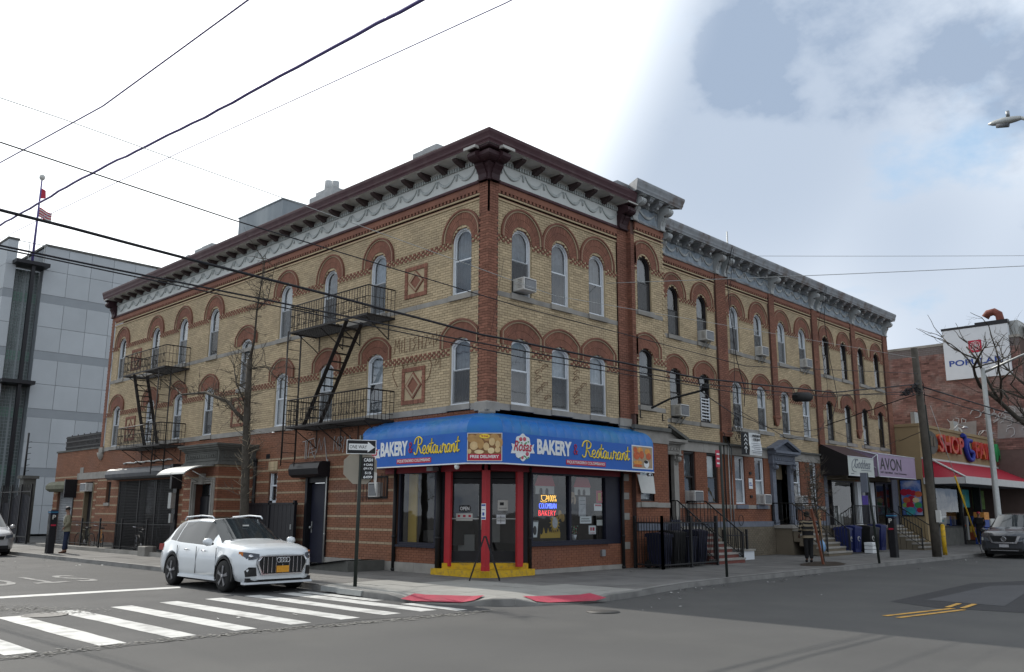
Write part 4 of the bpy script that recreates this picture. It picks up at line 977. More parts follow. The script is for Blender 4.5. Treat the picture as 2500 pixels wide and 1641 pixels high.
# ------------------------------------------------------------------ corner entrance and avenue shop window
b = MB(R_)
for k in range(4): b.box((1.66 + k * 1.0 + .004, -.02, -.2), (1.66 + (k + 1) * 1.0 - .004, .12, .05)); 
b.build('foundation_stone', M_('stone'), A)
bricks('brickwork', R_, 1.66, 5.6, .12, .72, [], RB, A, H=.066)
b = MB(R_); b.box((1.66, 0, -.3), (5.66, .7, -.015)); b.box((5.5, 0, -.3), (6.2, 4.0, -.4)); b.box((1.62, 2.68, -.3), (6.2, 4.05, -.02)); b.build('wall_core', M_('rust_mortar'), A)
w2 = shop_window(R_, 1.68, 4.95, .78, 2.68, [3.29], A, deep=1.3)
b = MB(R_); b.box((4.95, .72, -.2), (5.6, 2.72, .012)); b.build('shutter_panel', M_('navy_dark'), A)
b = MB(R_); b.box((4.62, .38, .0), (4.78, .56, .07)); b.build('socket_box', M_('grey_metal'), A)
b = MB(R_); b.box((5.66, 0, -.3), (6.2, 2.95, 0.0)); b.build('wall_core', M_('rust_mortar'), A)
bricks('brickwork', R_, 5.68, 6.18, 0, 2.95, [], RB, A, n=.03)
for z in (.55, 1.4, 2.0, 2.55): b = MB(R_); b.box((5.66, z, 0), (6.0, z + .2, .045)); b.build('stone_block', M_('stone'), A)
# red header boards
b = MB(L_); b.box((0, 2.66, -.1), (4.1, 2.95, .06)); b.build('header_board', M_('dark_red_paint'), A); b = MB(R_); b.box((0, 2.66, -.1), (5.6, 2.95, .06)); b.build('header_board', M_('dark_red_paint'), A)
b = MB(); b.box((-.06, -.06, 2.66), (.1, .1, 2.95)); b.poly([(-.05, 1.66, 2.67), (-.05, -.05, 2.67), (1.5, -.05, 2.67)][::-1]); b.build('header_board', M_('dark_red_paint'), A)
# red posts
for c0, c1 in (((-.02, 1.32), (.05, 1.54)), ((1.14, -.02), (1.36, .05))): b = MB(); b.box((c0[0], c0[1], .22), (c1[0], c1[1], 2.68)); b.build('door_post', M_('red_paint'), A)
b = MB(); b.box((-.02, -.02, .16), (.13, .13, 2.68)); b.bevbox((-.03, -.03, .16), (.14, .14, .28), .01); b.build('corner_post', M_('red_paint'), A)
# yellow steps
b = MB(); pts = [(-.2, 1.85), (-.22, .35), (-.16, .02), (-.02, -.16), (.3, -.22), (1.62, -.2), (1.62, .6), (.6, 1.85)]; b.prism(pts, .0, .16, 2); b.build('step', M_('yellow_paint'), A)
b = MB(); pts = [(-.12, 1.5), (1.45, -.12), (1.6, .1), (.15, 1.6)]; b.prism(pts, .16, .30, 2); b.build('step', M_('yellow_paint'), A)
# diagonal pair of glazed doors
D0 = Vector((-.02, 1.60, .30)); D1 = Vector((1.54, -.02, .30)); ds = (D1 - D0); DL = Vector((ds.x, ds.y, 0)).length; ds = Vector((ds.x, ds.y, 0)).normalized(); DG = Fr(D0 + Vector((.12, .12, 0)), ds, (ds.y, -ds.x, 0))
b = MB(DG); b.box((0, 2.2, -.05), (DL, 2.36, .05)); 
for x in (0, DL / 2 - .05, DL - .1): b.box((x, 0, -.05), (x + .1, 2.2, .05))
df = b.build('door_frame', M_('black_paint'), A)
for x0, x1 in ((.1, DL / 2 - .05), (DL / 2 + .05, DL - .1)):
    b = MB(DG); f = .13; b.ring([(x0, .02), (x0, 2.18), (x1, 2.18), (x1, .02)], [(x0 + f, .3), (x0 + f, 2.05), (x1 - f, 2.05), (x1 - f, .3)], -.03, .03, closed=True)
    d = b.build('glazed_door', M_('black_paint'), df)
    b = MB(DG); b.poly([(x0 + f, .3, 0), (x1 - f, .3, 0), (x1 - f, 2.05, 0), (x0 + f, 2.05, 0)]); b.build('pane', M_('shop_glass'), df, fix=False)
    b = MB(DG); b.tube([(x1 - .06, .85, .06), (x1 - .06, 1.25, .06)], .014, 6); b.box((x0 + f, 1.12, .03), (x1 - f, 1.15, .07)); b.build('door_handle', M_('galvanised'), df)
b = MB(DG); b.box((-.1, 0, -1.3), (DL + .1, 2.4, -1.25)); b.box((-.1, 2.37, -1.3), (DL + .1, 2.42, .12)); b.build('interior', M_('shop_room'), df)
b = MB(DG)
for x0, x1, t0, t1, n in ((.9, 1.02, 1.2, 1.75, -.6), (.35, .8, .1, .7, -.8), (1.25, 1.5, .5, 1.1, -.7)): b.box((x0, t0, n), (x1, t1, n - .2))
b.build('shelf_goods', M_('interior_white'), df)
def sign_box(name, fr, s0, s1, t0, t1, n, m, label, cat, d=.006, lines=None, lm='black_print', group=None):
    t = thing(name, label, cat, fr(((s0 + s1) / 2, t0, n)), group=group)
    b = MB(fr); b.box((s0, t0, n), (s1, t1, n + d)); b.build('sheet', M_(m), t)
    if lines:
        b = MB(fr)
        for (a, c, y0, y1) in lines: b.box((s0 + (s1 - s0) * a, t0 + (t1 - t0) * y0, n + d), (s0 + (s1 - s0) * c, t0 + (t1 - t0) * y1, n + d + .002))
        b.build('print', M_(lm), t)
    return t
o = sign_box('open_sign', DG, .42, .72, 1.32, 1.48, .034, 'black_print', 'small black OPEN sign hanging in the left glass door', 'sign'); text('OPEN', 'lettering', 'white_print', o, .13, DG, (.57, 1.355, .045), sx=.75, bold=.004)
sign_box('door_notice', DG, .34, .78, 1.08, 1.27, .034, 'paper', 'wide white notice taped under the OPEN sign in the left glass door', 'notice', lines=[(.1, .25, .5, .8), (.42, .58, .5, .8), (.75, .9, .5, .8), (.1, .9, .2, .3)], lm='red_print')
sign_box('door_notice', DG, 1.45, 1.72, 1.35, 1.62, .034, 'paper', 'white notice high in the right glass door', 'notice', lines=[(.2, .6, .5, .8), (.1, .9, .2, .25)])
sign_box('door_notice', DG, 1.42, 1.66, 1.0, 1.24, .034, 'window_white', 'white gridded notice lower in the right glass door', 'notice', lines=[(.08, .92, .3, .36), (.08, .92, .5, .56), (.08, .92, .7, .76), (.45, .5, .1, .9)])
b = MB(); b.box((0, 0, 0), (.001, .001, .001))
# notice on the red corner post faces the junction
PF = Fr((-.022, .1, 0), (0, -1, 0), (-1, 0, 0))
PF2 = Fr((-.03, -.03, 0), Vector((1, -1, 0)).normalized(), Vector((-1, -1, 0)).normalized())
sg = thing('post_notice', 'white and blue notice taped on the red corner post', 'notice', (-.03, .0, 1.45))
b = MB(); b.box((-.030, -.03, 1.42), (-.024, .13, 1.82)); b.build('sheet', M_('white_print'), sg); b = MB(); b.box((-.034, -.02, 1.44), (-.030, .12, 1.48)); b.box((-.034, -.02, 1.76), (-.030, .12, 1.8)); b.box((-.034, .02, 1.52), (-.030, .09, 1.6)); b.box((-.034, .0, 1.66), (-.030, .1, 1.675)); b.build('print', M_('blue_print'), sg)
# ---- things in the avenue shop window
GN = -.065
neon = thing('neon_sign', 'lit neon sign reading 100% Colombian Bakery in the avenue shop window', 'neon sign', R_((2.45, 1.5, GN)))
for nm, col in (('neon_yellow', (1, .55, .08)), ('neon_blue', (.10, .16, 1)), ('neon_red', (1, .05, .06))): mat(nm, tuple(c * .3 for c in col), .5, 0, emis=(*col, 1.9 if nm != 'neon_blue' else 3.2))
mat('neon_board', (.02, .02, .02), .6, 0)
text('100%', 'lettering', 'neon_yellow', neon, .24, R_, (2.62, 1.90, GN), fit=(.34, .17), bold=-.006); text('COLOMBIAN', 'lettering', 'neon_blue', neon, .22, R_, (2.43, 1.71, GN), fit=(.7, .14), bold=-.006); text('BAKERY', 'lettering', 'neon_red', neon, .22, R_, (2.41, 1.52, GN), fit=(.7, .14), bold=-.006)
b = MB(R_); b.tube([(2.17, 2.06, GN), (2.18, 1.96, GN), (2.24, 1.92, GN), (2.31, 1.92, GN), (2.37, 1.97, GN), (2.38, 2.06, GN)], .006, 4); b.tube([(2.16, 2.06, GN), (2.39, 2.06, GN)], .006, 4); b.tube([(2.13, 1.91, GN), (2.2, 1.885, GN), (2.34, 1.885, GN), (2.4, 1.91, GN)], .006, 4); b.tube([(2.38, 2.04, GN), (2.44, 2.03, GN), (2.42, 1.97, GN), (2.37, 1.96, GN)], .006, 4); b.build('cup_outline', M_('neon_yellow'), neon)
b = MB(R_); b.box((2.06, 1.49, GN - .02), (2.8, 2.1, GN - .015)); b.build('backing', M_('neon_board'), neon)
def blob(b, cx, cy, rx, ry, n, d=.006, m=0, t=.5, k=16): b.prism([(cx + rx * math.cos(2 * math.pi * i / k), cy + ry * math.sin(2 * math.pi * i / k)) for i in range(k)], n, n + d, 2, m=m, t=t)
# a cloth house-front with red roof, twice
for s0, s1, lab in ((2.09, 2.86, 'red roofed white house cut-out above the neon sign in the shop window'), (3.74, 4.44, 'red roofed white house cut-out in the right half of the shop window')):
    t = thing('house_cutout', lab, 'decoration', R_((s0, 2.1, -.2)), group='house shaped boards in the bakery window')
    b = MB(R_); b.prism([(s0 - .04, 2.32), (s1 + .04, 2.32), (s1 - .1, 2.6), (s0 + .1, 2.6)], -.22, -.2, 2); b.build('roof', M_('red_print'), t)
    b = MB(R_); b.box((s0, 2.1, -.22), (s1, 2.32, -.205)); b.build('wall', M_('paper'), t)
    b = MB(R_)
    for k in (.28, .6): x = s0 + (s1 - s0) * k; b.prism([(x - .06, 2.1), (x + .06, 2.1), (x + .06, 2.2), (x + .03, 2.26), (x - .03, 2.26), (x - .06, 2.2)], -.205, -.2, 2)
    b.build('arched_door', M_('black_print'), t)
t = thing('sun_plaque', 'golden sun shaped plaque with rays low in the shop window', 'plaque', R_((2.75, 1.12, -.1)))
b = MB(R_); blob(b, 2.75, 1.33, .15, .2, -.1, .01); b.build('disc', M_('mustard'), t)
for k in range(16): a = 2 * math.pi * k / 16; b = MB(R_); c = (2.75, 1.33); b.prism([(c[0] + .15 * math.cos(a - .12), c[1] + .2 * math.sin(a - .12)), (c[0] + .15 * math.cos(a + .12), c[1] + .2 * math.sin(a + .12)), (c[0] + .23 * math.cos(a), c[1] + .29 * math.sin(a))], -.1, -.092, 2); b.build('ray', M_('mustard'), t)
b = MB(R_); blob(b, 2.75, 1.33, .11, .15, -.09, .004); b.build('face', M_('curtain_light'), t)
t = thing('cup_poster', 'white paper coffee cup poster at the left edge of the shop window', 'poster', R_((1.9, .96, -.08)))
b = MB(R_); b.prism([(1.83, .95), (2.0, .95), (2.06, 1.38), (1.77, 1.38)], -.08, -.075, 2); b.build('cup', M_('white_print'), t); b = MB(R_); blob(b, 1.915, 1.13, .07, .12, -.075, .003); b.box((1.77, 1.35, -.075), (2.06, 1.37, -.07)); b.build('badge', M_('curtain_dark'), t)
t = thing('bread_display', 'golden bread shapes behind the lower left pane of the shop window', 'display', R_((2.6, .92, -.15)))
for k in range(9): b = MB(R_); x = 2.25 + k * .09; b.prism([(x - .04, .92), (x + .05, .92), (x + .06, 1.05), (x + .01, 1.0 + .2 * abs(math.sin(k * 1.7))), (x - .03, 1.04)], -.16, -.14, 2); b.build('gold_shape', M_('mustard'), t)
for cx, cy, rx, ry in ((2.98, 1.55, .07, .12), (3.1, 1.46, .07, .11)): b = MB(R_); blob(b, cx, cy, rx, ry, -.12, .02); b.build('loaf', mat('crust', (.36, .22, .06), .8, .2, 9) if 'crust' not in MATS else M_('crust'), t)
sign_box('menu_board', R_, 2.93, 3.2, 2.33, 2.57, -.12, 'black_print', 'black framed board at the top of the left shop pane', 'board')
sign_box('menu_sheet', R_, 4.03, 4.35, 1.5, 2.06, -.3, 'curtain_light', 'tall grey menu sheet hanging inside the right shop pane', 'menu', lines=[(.1, .9, .6, .62), (.1, .9, .8, .82)])
sign_box('ruffled_sign', R_, 3.82, 4.34, 1.30, 1.5, -.09, 'white_print', 'white scalloped sign in the middle of the right shop pane', 'sign', lines=[(.08, .9, .3, .4), (.1, .8, .6, .7)])
sign_box('price_sign', R_, 4.2, 4.52, 1.0, 1.24, -.08, 'white_print', 'white price sign with red figures low in the right shop pane', 'sign', lines=[(.2, .42, .4, .8), (.52, .8, .4, .8), (.1, .9, .1, .16)], lm='red_print')
sign_box('small_notice', R_, 4.46, 4.82, 1.66, 1.86, -.08, 'white_print', 'white notice with red heading by the right edge of the shop window', 'notice', lines=[(.1, .9, .65, .9)], lm='red_print')
sign_box('food_poster', R_, 4.56, 4.84, 1.88, 2.24, -.08, 'red_print', 'red food poster at the upper right of the shop window', 'poster', lines=[(.3, .8, .2, .8)], lm='mustard')
sign_box('shop_card', R_, 4.58, 4.84, 1.24, 1.4, -.09, 'paper', 'small grey card near the lower right of the shop window', 'card')
t = thing('food_cutouts', 'pale bread cut-outs hung at the left of the right shop pane', 'decoration', R_((3.5, 1.87, -.12)))
for cx, cy, rx, ry in ((3.52, 2.1, .11, .08), (3.47, 1.94, .07, .09), (3.63, 1.95, .05, .12)): b = MB(R_); blob(b, cx, cy, rx, ry, -.12, .012); b.build('cutout', M_('buff_stone'), t)
t = thing('pot_plant', 'small flowering plant on the sill of the right shop pane', 'plant', R_((3.75, .85, -.25)))
b = MB(R_); b.lathe([(.05, .85), (.08, .98), (.07, .99)], (3.75, 0, -.25), 10, 1); b.build('pot', M_('window_white'), t)
b = MB(R_)
for k in range(60): a = rnd.uniform(0, 6.28); r = rnd.uniform(0, .13); x, y, z = 3.75 + r * math.cos(a), 1.0 + rnd.uniform(0, .22), -.25 + r * .6 * math.sin(a); b.poly([(x, y, z), (x + .03, y + .01, z), (x + .02, y + .04, z + .01)], rnd.choice((0, 0, 1, 2)))
b.build('flowers', [M_('green_print'), M_('red_print'), M_('paper')], t, fix=False)
# ================================================================== bakery awning
AW = thing('shop_awning', 'blue bakery awning with curved top wrapping the building corner', 'awning', (-.85, -.85, 2.8))
prof = [(.85, 2.80), (.85, 3.56)]
for k in range(1, 9): a = math.pi / 2 * k / 8 * .92; prof.append((.30 + .55 * math.cos(a), 3.56 + .46 * math.sin(a)))
prof.append((0.02, 4.14))
def plan(n):
    c = max(0, n / .85); return [(-n, 4.22), (-n, -.16 * c + .14 * (1 - c)), (-.25 * c + .14 * (1 - c), -n), (6.18, -n)]
def seg_points(n):
    P = plan(n); out = [P[0]]
    for k in range(1, 13): out.append((P[0][0] + (P[1][0] - P[0][0]) * k / 12, P[0][1] + (P[1][1] - P[0][1]) * k / 12))
    out.append(P[2])
    for k in range(1, 20): out.append((P[2][0] + (P[3][0] - P[2][0]) * k / 19, P[2][1] + (P[3][1] - P[2][1]) * k / 19))
    return out
def awn(i0, i1, mt, name, puff=0):
    for seg, nm in (((0, 12), 'left'), ((12, 13), 'corner'), ((13, 32), 'right')):
        b = MB()
        if not puff:
            rows = [b.put([(x, y, prof[i][1]) for x, y in seg_points(prof[i][0])[seg[0]:seg[1] + 1]]) for i in range(i0, i1 + 1)]; n = seg[1] - seg[0]
            for r in range(len(rows) - 1):
                for k in range(n): b.face([rows[r] + k, rows[r] + k + 1, rows[r + 1] + k + 1, rows[r + 1] + k])
        else:
            # fabric sags between the ribs, more on the avenue side
            for k in range(seg[0], seg[1]):
                sag = .035 if seg[0] == 13 else .012; m = 6; rows = []
                for i in range(i0, i1 + 1):
                    n, z = prof[i]; q = seg_points(n); (xa, ya), (xb, yb) = q[k], q[k + 1]; rr = []
                    for e in range(m + 1):
                        u = e / m; s_ = -sag * (1 - (2 * (u ** .6) - 1) ** 2) * math.sin(math.pi * min(1, (i - i0 + .3) / (i1 - i0)))
                        x, y = xa + (xb - xa) * u, ya + (yb - ya) * u; nx, ny = (-1, 0) if seg[0] == 0 else (0, -1) if seg[0] == 13 else (-.7, -.7)
                        rr.append((x + nx * s_ * .6, y + ny * s_ * .6, z + s_))
                    rows.append(b.put(rr))
                for r in range(len(rows) - 1):
                    for e in range(m): b.face([rows[r] + e, rows[r] + e + 1, rows[r + 1] + e + 1, rows[r + 1] + e], smooth=True)
        b.build(name, M_(mt), AW)
awn(0, 1, 'awning_blue', 'valance'); awn(1, len(prof) - 1, 'awning_cover', 'cover', 1)
for y, nm in ((4.22, 0), (6.18, 1)):
    b = MB(); P = [(0, 2.8)] + prof; b.poly([(-n, 4.22, z) if nm == 0 else (6.18, -n, z) for n, z in P]); b.build('end_panel', M_('awning_blue'), AW)
b = MB(); q = plan(.85)
for i in range(3): b.bar((*q[i], 2.79), (*q[i + 1], 2.79), .03, .03)
b.build('edge_rail', M_('white_print'), AW)
b = MB(); b.poly([(0, 4.2, 2.81), (-.84, 4.2, 2.81), (-.84, -.16, 2.81), (-.25, -.84, 2.81), (6.17, -.84, 2.81), (6.17, 0, 2.81), (0, 0, 2.81)]); b.build('soffit', M_('dark_red_paint'), AW)
AL = L_.shift(n=.853); AR = R_.shift(n=.853); AL.mirror = True
cs = Vector((-.25 + .85, -.85 + .16, 0)); CW = cs.length; cs.normalize(); AC = Fr(Vector((-.85, -.16, 0)) + Vector((cs.y, -cs.x, 0)) * .003, cs, (cs.y, -cs.x, 0))
LET = {'R': [[(.14, .95), (.12, .5), (.04, .06), (-.08, .0), (-.14, .12)], [(-.14, .62), (-.04, .92), (.18, 1.02), (.38, .86), (.32, .6), (.1, .5), (.22, .36), (.34, .06), (.46, .1)]],
 'e': [[(0, .16), (.16, .26), (.2, .42), (.1, .47), (.02, .3), (.04, .07), (.14, .0), (.26, .14)]], 's': [[(0, .14), (.13, .45), (.15, .5), (.19, .25), (.15, .03), (.04, .03), (.02, .1)], [(.15, .03), (.24, .14)]],
 't': [[(0, .14), (.1, .55), (.13, .88), (.08, .3), (.1, .02), (.22, .12)], [(-.02, .56), (.24, .6)]], 'a': [[(.22, .42), (.12, .48), (.01, .25), (.06, .01), (.16, .1), (.22, .44), (.2, .1), (.25, .0), (.33, .14)]],
 'u': [[(0, .44), (-.01, .12), (.07, .0), (.17, .15), (.21, .44), (.19, .1), (.25, .0), (.33, .14)]], 'r': [[(0, .16), (.05, .52), (.09, .42), (.2, .43), (.16, .1), (.22, .0), (.3, .14)]], 'n': [[(0, .44), (.01, .02), (.04, .28), (.14, .48), (.18, .3), (.16, .05), (.21, 0), (.28, .14)]]}
ADV = dict(R=.44, e=.25, s=.23, t=.21, a=.32, u=.32, r=.27, n=.27)
def smooth(P, n=5):
    out = []
    for i in range(len(P) - 1):
        p0 = P[max(i - 1, 0)]; p1 = P[i]; p2 = P[i + 1]; p3 = P[min(i + 2, len(P) - 1)]
        for k in range(n):
            t = k / n; out.append(tuple(.5 * (2 * p1[j] + (p2[j] - p0[j]) * t + (2 * p0[j] - 5 * p1[j] + 4 * p2[j] - p3[j]) * t * t + (3 * p1[j] - p0[j] - 3 * p2[j] + p3[j]) * t ** 3) for j in range(2)))
    out.append(P[-1]); return out
def script_word(word, fr, s0, t0, wid, hgt, parent, m, r=.019, d=1):
    tot = sum(ADV[c] for c in word); x = 0; sx = wid / tot
    for c in word:
        b = MB(fr)
        for st in LET[c]:
            st = [(s0 + d * (x + px) * sx, t0 + py * hgt, .008) for px, py in smooth(st)]
            b.tube(st, r, 6)
        b.build('script_letter', M_(m), parent); x += ADV[c]
def ellipse(b, cx, cy, rx, ry, n, d=.003, m=0, t=.5, k=14): blob(b, cx, cy, rx, ry, n, d, m, t, k)
mat('bread_a', (.42, .25, .10), .7, .2, 9); mat('bread_b', (.58, .42, .22), .7, .15, 9); mat('bread_c', (.68, .55, .32), .7, .12, 9); mat('bread_d', (.22, .11, .05), .7, .2, 9)
mat('food_red', (.50, .12, .05), .7, .25, 14); mat('food_orange', (.62, .28, .07), .7, .2, 14)
def amp(fr, s, t, d): 
    strokes2 = smooth([(.9, 0), (.2, .75), (.45, 1.0), (.7, .75), (.1, .3), (.35, 0), (.95, .4)])
    b = MB(fr); b.tube([(s + d * (x - .5) * .17, t + y * .27, .006) for x, y in strokes2], .013, 5); b.build('ampersand', M_('red_print'), AW)
def logo(fr, s, t, d):
    b = MB(fr); k = 40; b.prism([(s + (.33 + .022 * math.cos(8 * a)) * math.cos(a) * .95, t + (.33 + .022 * math.cos(8 * a)) * math.sin(a)) for a in [2 * math.pi * i / k for i in range(k)]], 0, .004, 2); b.build('logo_disc', M_('white_print'), AW)
    b = MB(fr); b.prism([(s - .44, t - .17), (s - .38, t - .03), (s - .42, t + .08), (s - .3, t + .06), (s + .3, t + .06), (s + .42, t + .1), (s + .38, t - .02), (s + .44, t - .13)], 0, .0045, 2); b.build('logo_ribbon', M_('white_print'), AW)
    for dx, dy, r in ((-.08, .2, .06), (.06, .21, .06), (.16, -.16, .06), (-.02, -.26, .045)):
        b = MB(fr); ellipse(b, s + d * dx, t + dy, r, r * .85, .004, .003); ellipse(b, s + d * dx, t + dy, r * .6, r * .5, .007, .002, 1); ellipse(b, s + d * dx, t + dy, r * .35, r * .3, .009, .002); b.build('logo_rose', [M_('red_print'), mat('pink_print', (.6, .2, .25), .6, .1) if 'pink_print' not in MATS else M_('pink_print')], AW)
    b = MB(fr)
    for dx, dy in ((-.15, .12), (-.05, .11), (.12, .12), (.2, .15), (.08, .09), (.1, -.24), (.2, -.25), (.14, -.28), (-.1, -.27), (.05, -.22)): ellipse(b, s + d * dx, t + dy, .035, .018, .005, .003)
    b.build('logo_leaf', M_('green_print'), AW)
    text('Rosas', 'logo_lettering', 'red_print', AW, .27, fr, (s, t - .1, .010), ext=.002, fit=(.68, .26), bold=.004, shear=.35)
for fr, d, bs, bw, rs, rw, ams, ban, lg in ((AL, -1, 2.71, 1.17, 1.76, 1.72, 2.0, (1.16, 2.58), 3.76), (AR, 1, 1.68, 1.37, 2.86, 2.1, 2.54, (2.14, 3.84), .46)):
    text('BAKERY', 'block_lettering', 'white_print', AW, .52, fr, (bs, 3.08, .004), fit=(bw, .39), bold=.022, ext=.004)
    script_word('Restaurant', fr, rs + (.0 if d < 0 else .05), 3.09, rw * .97, .44, AW, 'yellow_print', d=d)
    amp(fr, ams, 3.14, d)
    b = MB(fr); b.box((ban[0], 2.86, 0), (ban[1], 2.99, .004)); b.build('banner', M_('red_print'), AW)
    text('PIQUETEADERO COLOMBIANO', 'banner_lettering', 'white_print', AW, .115, fr, ((ban[0] + ban[1]) / 2, 2.882, .006), fit=(ban[1] - ban[0] - .08, .088), ext=.002, bold=.001)
    logo(fr, lg, 3.22, d)
# picture across the corner
b = MB(AC); b.box((.02, 2.84, 0), (CW - .02, 3.54, .012), 1); b.box((.04, 2.86, .012), (CW - .04, 3.02, .016), 0); b.box((.04, 3.02, .012), (CW - .04, 3.52, .015), 2); pp = b.build('picture_panel', [M_('red_print'), M_('paper'), M_('bread_d')], AW)
R2 = random.Random(3)
for k, (cx, cy, rx, ry, m) in enumerate([(.14, 3.4, .12, .10, 'bread_a'), (.30, 3.38, .09, .15, 'bread_a'), (.52, 3.42, .10, .08, 'bread_a'), (.70, 3.42, .12, .10, 'bread_a'), (.84, 3.30, .07, .12, 'bread_a'), (.19, 3.22, .105, .105, 'bread_b'), (.36, 3.26, .085, .12, 'bread_a'), (.50, 3.2, .075, .10, 'bread_b'), (.64, 3.32, .075, .10, 'bread_b'), (.78, 3.26, .06, .09, 'bread_b'), (.32, 3.07, .12, .05, 'bread_c'), (.08, 3.08, .05, .06, 'bread_b'), (.62, 3.10, .085, .075, 'bread_c'), (.78, 3.12, .07, .07, 'bread_b')]):
    b = MB(AC); ellipse(b, cx, cy, rx, ry, .015 + .0008 * k, .002); b.build('printed_bread', M_(m), pp)
text('FREE DELIVERY', 'picture_lettering', 'white_print', pp, .105, AC, (CW / 2, 2.915, .018), bold=.003, ext=.002, fit=(.72, .075))
b = MB(AC); ellipse(b, CW / 2, 3.455, .13, .055, .03, .002, k=24); b.build('number_oval', M_('yellow_print'), pp); text('936', 'number', 'red_print', pp, .1, AC, (CW / 2, 3.43, .034), bold=.001, ext=.001, fit=(.18, .05))
b = MB(AR); b.box((5.08, 2.87, 0), (6.12, 3.55, .008)); b.box((5.11, 2.9, .008), (6.09, 3.52, .010), 1); p2_ = b.build('picture_panel', [M_('white_print'), M_('buff_stone')], AW)
for k, (cx, cy, rx, ry, m) in enumerate([(5.25, 3.42, .1, .08, 'food_red'), (5.48, 3.42, .14, .08, 'food_orange'), (5.3, 3.25, .15, .12, 'food_red'), (5.55, 3.28, .12, .12, 'food_red'), (5.85, 3.38, .14, .1, 'food_orange'), (5.9, 3.25, .13, .1, 'food_red'), (5.35, 3.05, .22, .06, 'food_orange'), (5.35, 2.96, .22, .04, 'food_red'), (5.78, 3.02, .13, .12, 'white_print'), (5.76, 3.08, .1, .05, 'black_print')]):
    b = MB(AR); ellipse(b, cx, cy, rx, ry, .010 + .001 * k, .002); b.build('printed_food', M_(m), p2_)
# bulb lamp and camera under the awning
b = MB(); b.lathe([(.02, 2.8), (.06, 2.77), (.07, 2.72), (.05, 2.67), (0, 2.65)], (-.78, .25, 0), 12); single(b.build('globe_lamp', M_('white_print')), 'small white globe lamp under the awning edge left of the corner', 'lamp')
t = thing('security_camera', 'small white camera under the right end of the awning', 'camera', (6.0, -.8, 2.75)); b = MB(); b.tube([(6.0, -.75, 2.72), (5.9, -.95, 2.7)], .045, 10); b.build('body', M_('window_white'), t); b = MB(); b.tube([(5.9, -.95, 2.7), (5.896, -.958, 2.699)], .03, 10); b.build('lens', M_('black_print'), t)
t = thing('wall_camera', 'dark camera cluster fixed over the left shop window', 'camera', (-.1, 1.8, 2.75)); b = MB(); b.bevbox((-.35, 1.7, 2.68), (-.06, 1.95, 2.8), .02); b.build('housing', M_('grey_metal'), t)
# a white plastic sheet hanging under the awning's right end
b = MB(R_); b.poly([(6.25, 2.2, .32), (6.95, 2.18, .34), (7.0, 2.72, .25), (6.15, 2.75, .25)]); b.poly([(6.25, 2.2, .325), (6.15, 2.75, .255), (7.0, 2.72, .255), (6.95, 2.18, .345)]); single(b.build('plastic_sheet', M_('paper'), fix=False), 'pale plastic sheet hanging below the right end of the blue awning', 'sheet')
# ================================================================== row houses
H1 = thing('row_house', 'yellow brick row house with a projecting bay beside the blue awning and dark window frames', 'building', (8, 1.25, 0), group='row of three storey brick houses')
H2 = thing('row_house', 'middle yellow brick row house with white window frames and a blue grey pedimented door', 'building', (18, 1.25, 0), group='row of three storey brick houses')
H3 = thing('row_house', 'far yellow brick row house with dark windows above the brown and lilac shop awnings', 'building', (26, 1.25, 0), group='row of three storey brick houses')
CB = ('weathered', 'weathered_frieze', 'weathered', 'weathered', 'weathered_light', 'weathered_light')
Z = .46; RH = .38
def row_upper(fr, ss, parent, white, pool=None):
    for s in ss:
        voussoirs(fr, s, RH, 7.47 + .48, 8.99 + .42, RH, .80, 9.05 + .42, 9.13 + .42, .78, parent, N_=20); 
        voussoirs(fr, s, RH, 4.42 + .48, 6.08 + .48, .18, .80, 6.02 + .48, 6.36 + .48, .42, parent, N_=20)
        window(fr, s, RH, 7.95, 9.41, RH, parent, white, rnd.choice(pool or cu_pool), rnd.random() < .6); window(fr, s, RH, 4.90, 6.56, .18, parent, white, rnd.choice(pool or cu_pool), rnd.random() < .6)
def rh(ss): return [holefn(s, RH, 7.945, 9.41, RH) for s in ss] + [holefn(s, RH, 4.895, 6.56, .18) for s in ss]
def facade(fr, s0, s1, ss, parent, white, lo=4.22, pool=None, label='yellow brick facing', red0=None):
    bricks('brickwork', fr, s0, s1, lo, 10.41, rh(ss), YM, parent, label=label)
    row_upper(fr, ss, parent, white, pool)
    checker(fr, s0, s1, 9.28, gp(ss, .40), parent); checker(fr, s0, s1, 6.28, gp(ss, .40), parent)
    toothed_band(fr, s0, s1, 10.41, parent); belt(fr, s0, s1, 7.80, 7.945, .012, 'stone', parent, gp(ss, .44)); belt(fr, s0, s1, 4.75, 4.895, .012, 'stone', parent, gp(ss, .44))
    b = MB(fr); b.box((s0, 3.0, -.3), (s1, 10.86, -.25)); b.build('wall_core', M_('yellow_mortar'), parent)
DK = [('curtain_grey', 'curtain_dark'), ('curtain_dark', 'curtain_dark'), ('curtain_light', 'curtain_dark'), ('curtain_grey', 'curtain_grey')]
facade(ROW, 8.0, 13.6, [10.71, 12.65], H1, False, pool=DK); facade(ROW, 14.34, 17.91, [15.05, 17.0], H2, True); facade(ROW, 18.38, 21.98, [19.07, 21.03], H2, True); facade(ROW, 22.53, 26.27, [23.43, 25.43], H3, False, 4.6, DK); facade(ROW, 26.77, 30.31, [27.45, 29.42], H3, False, 4.6, DK)
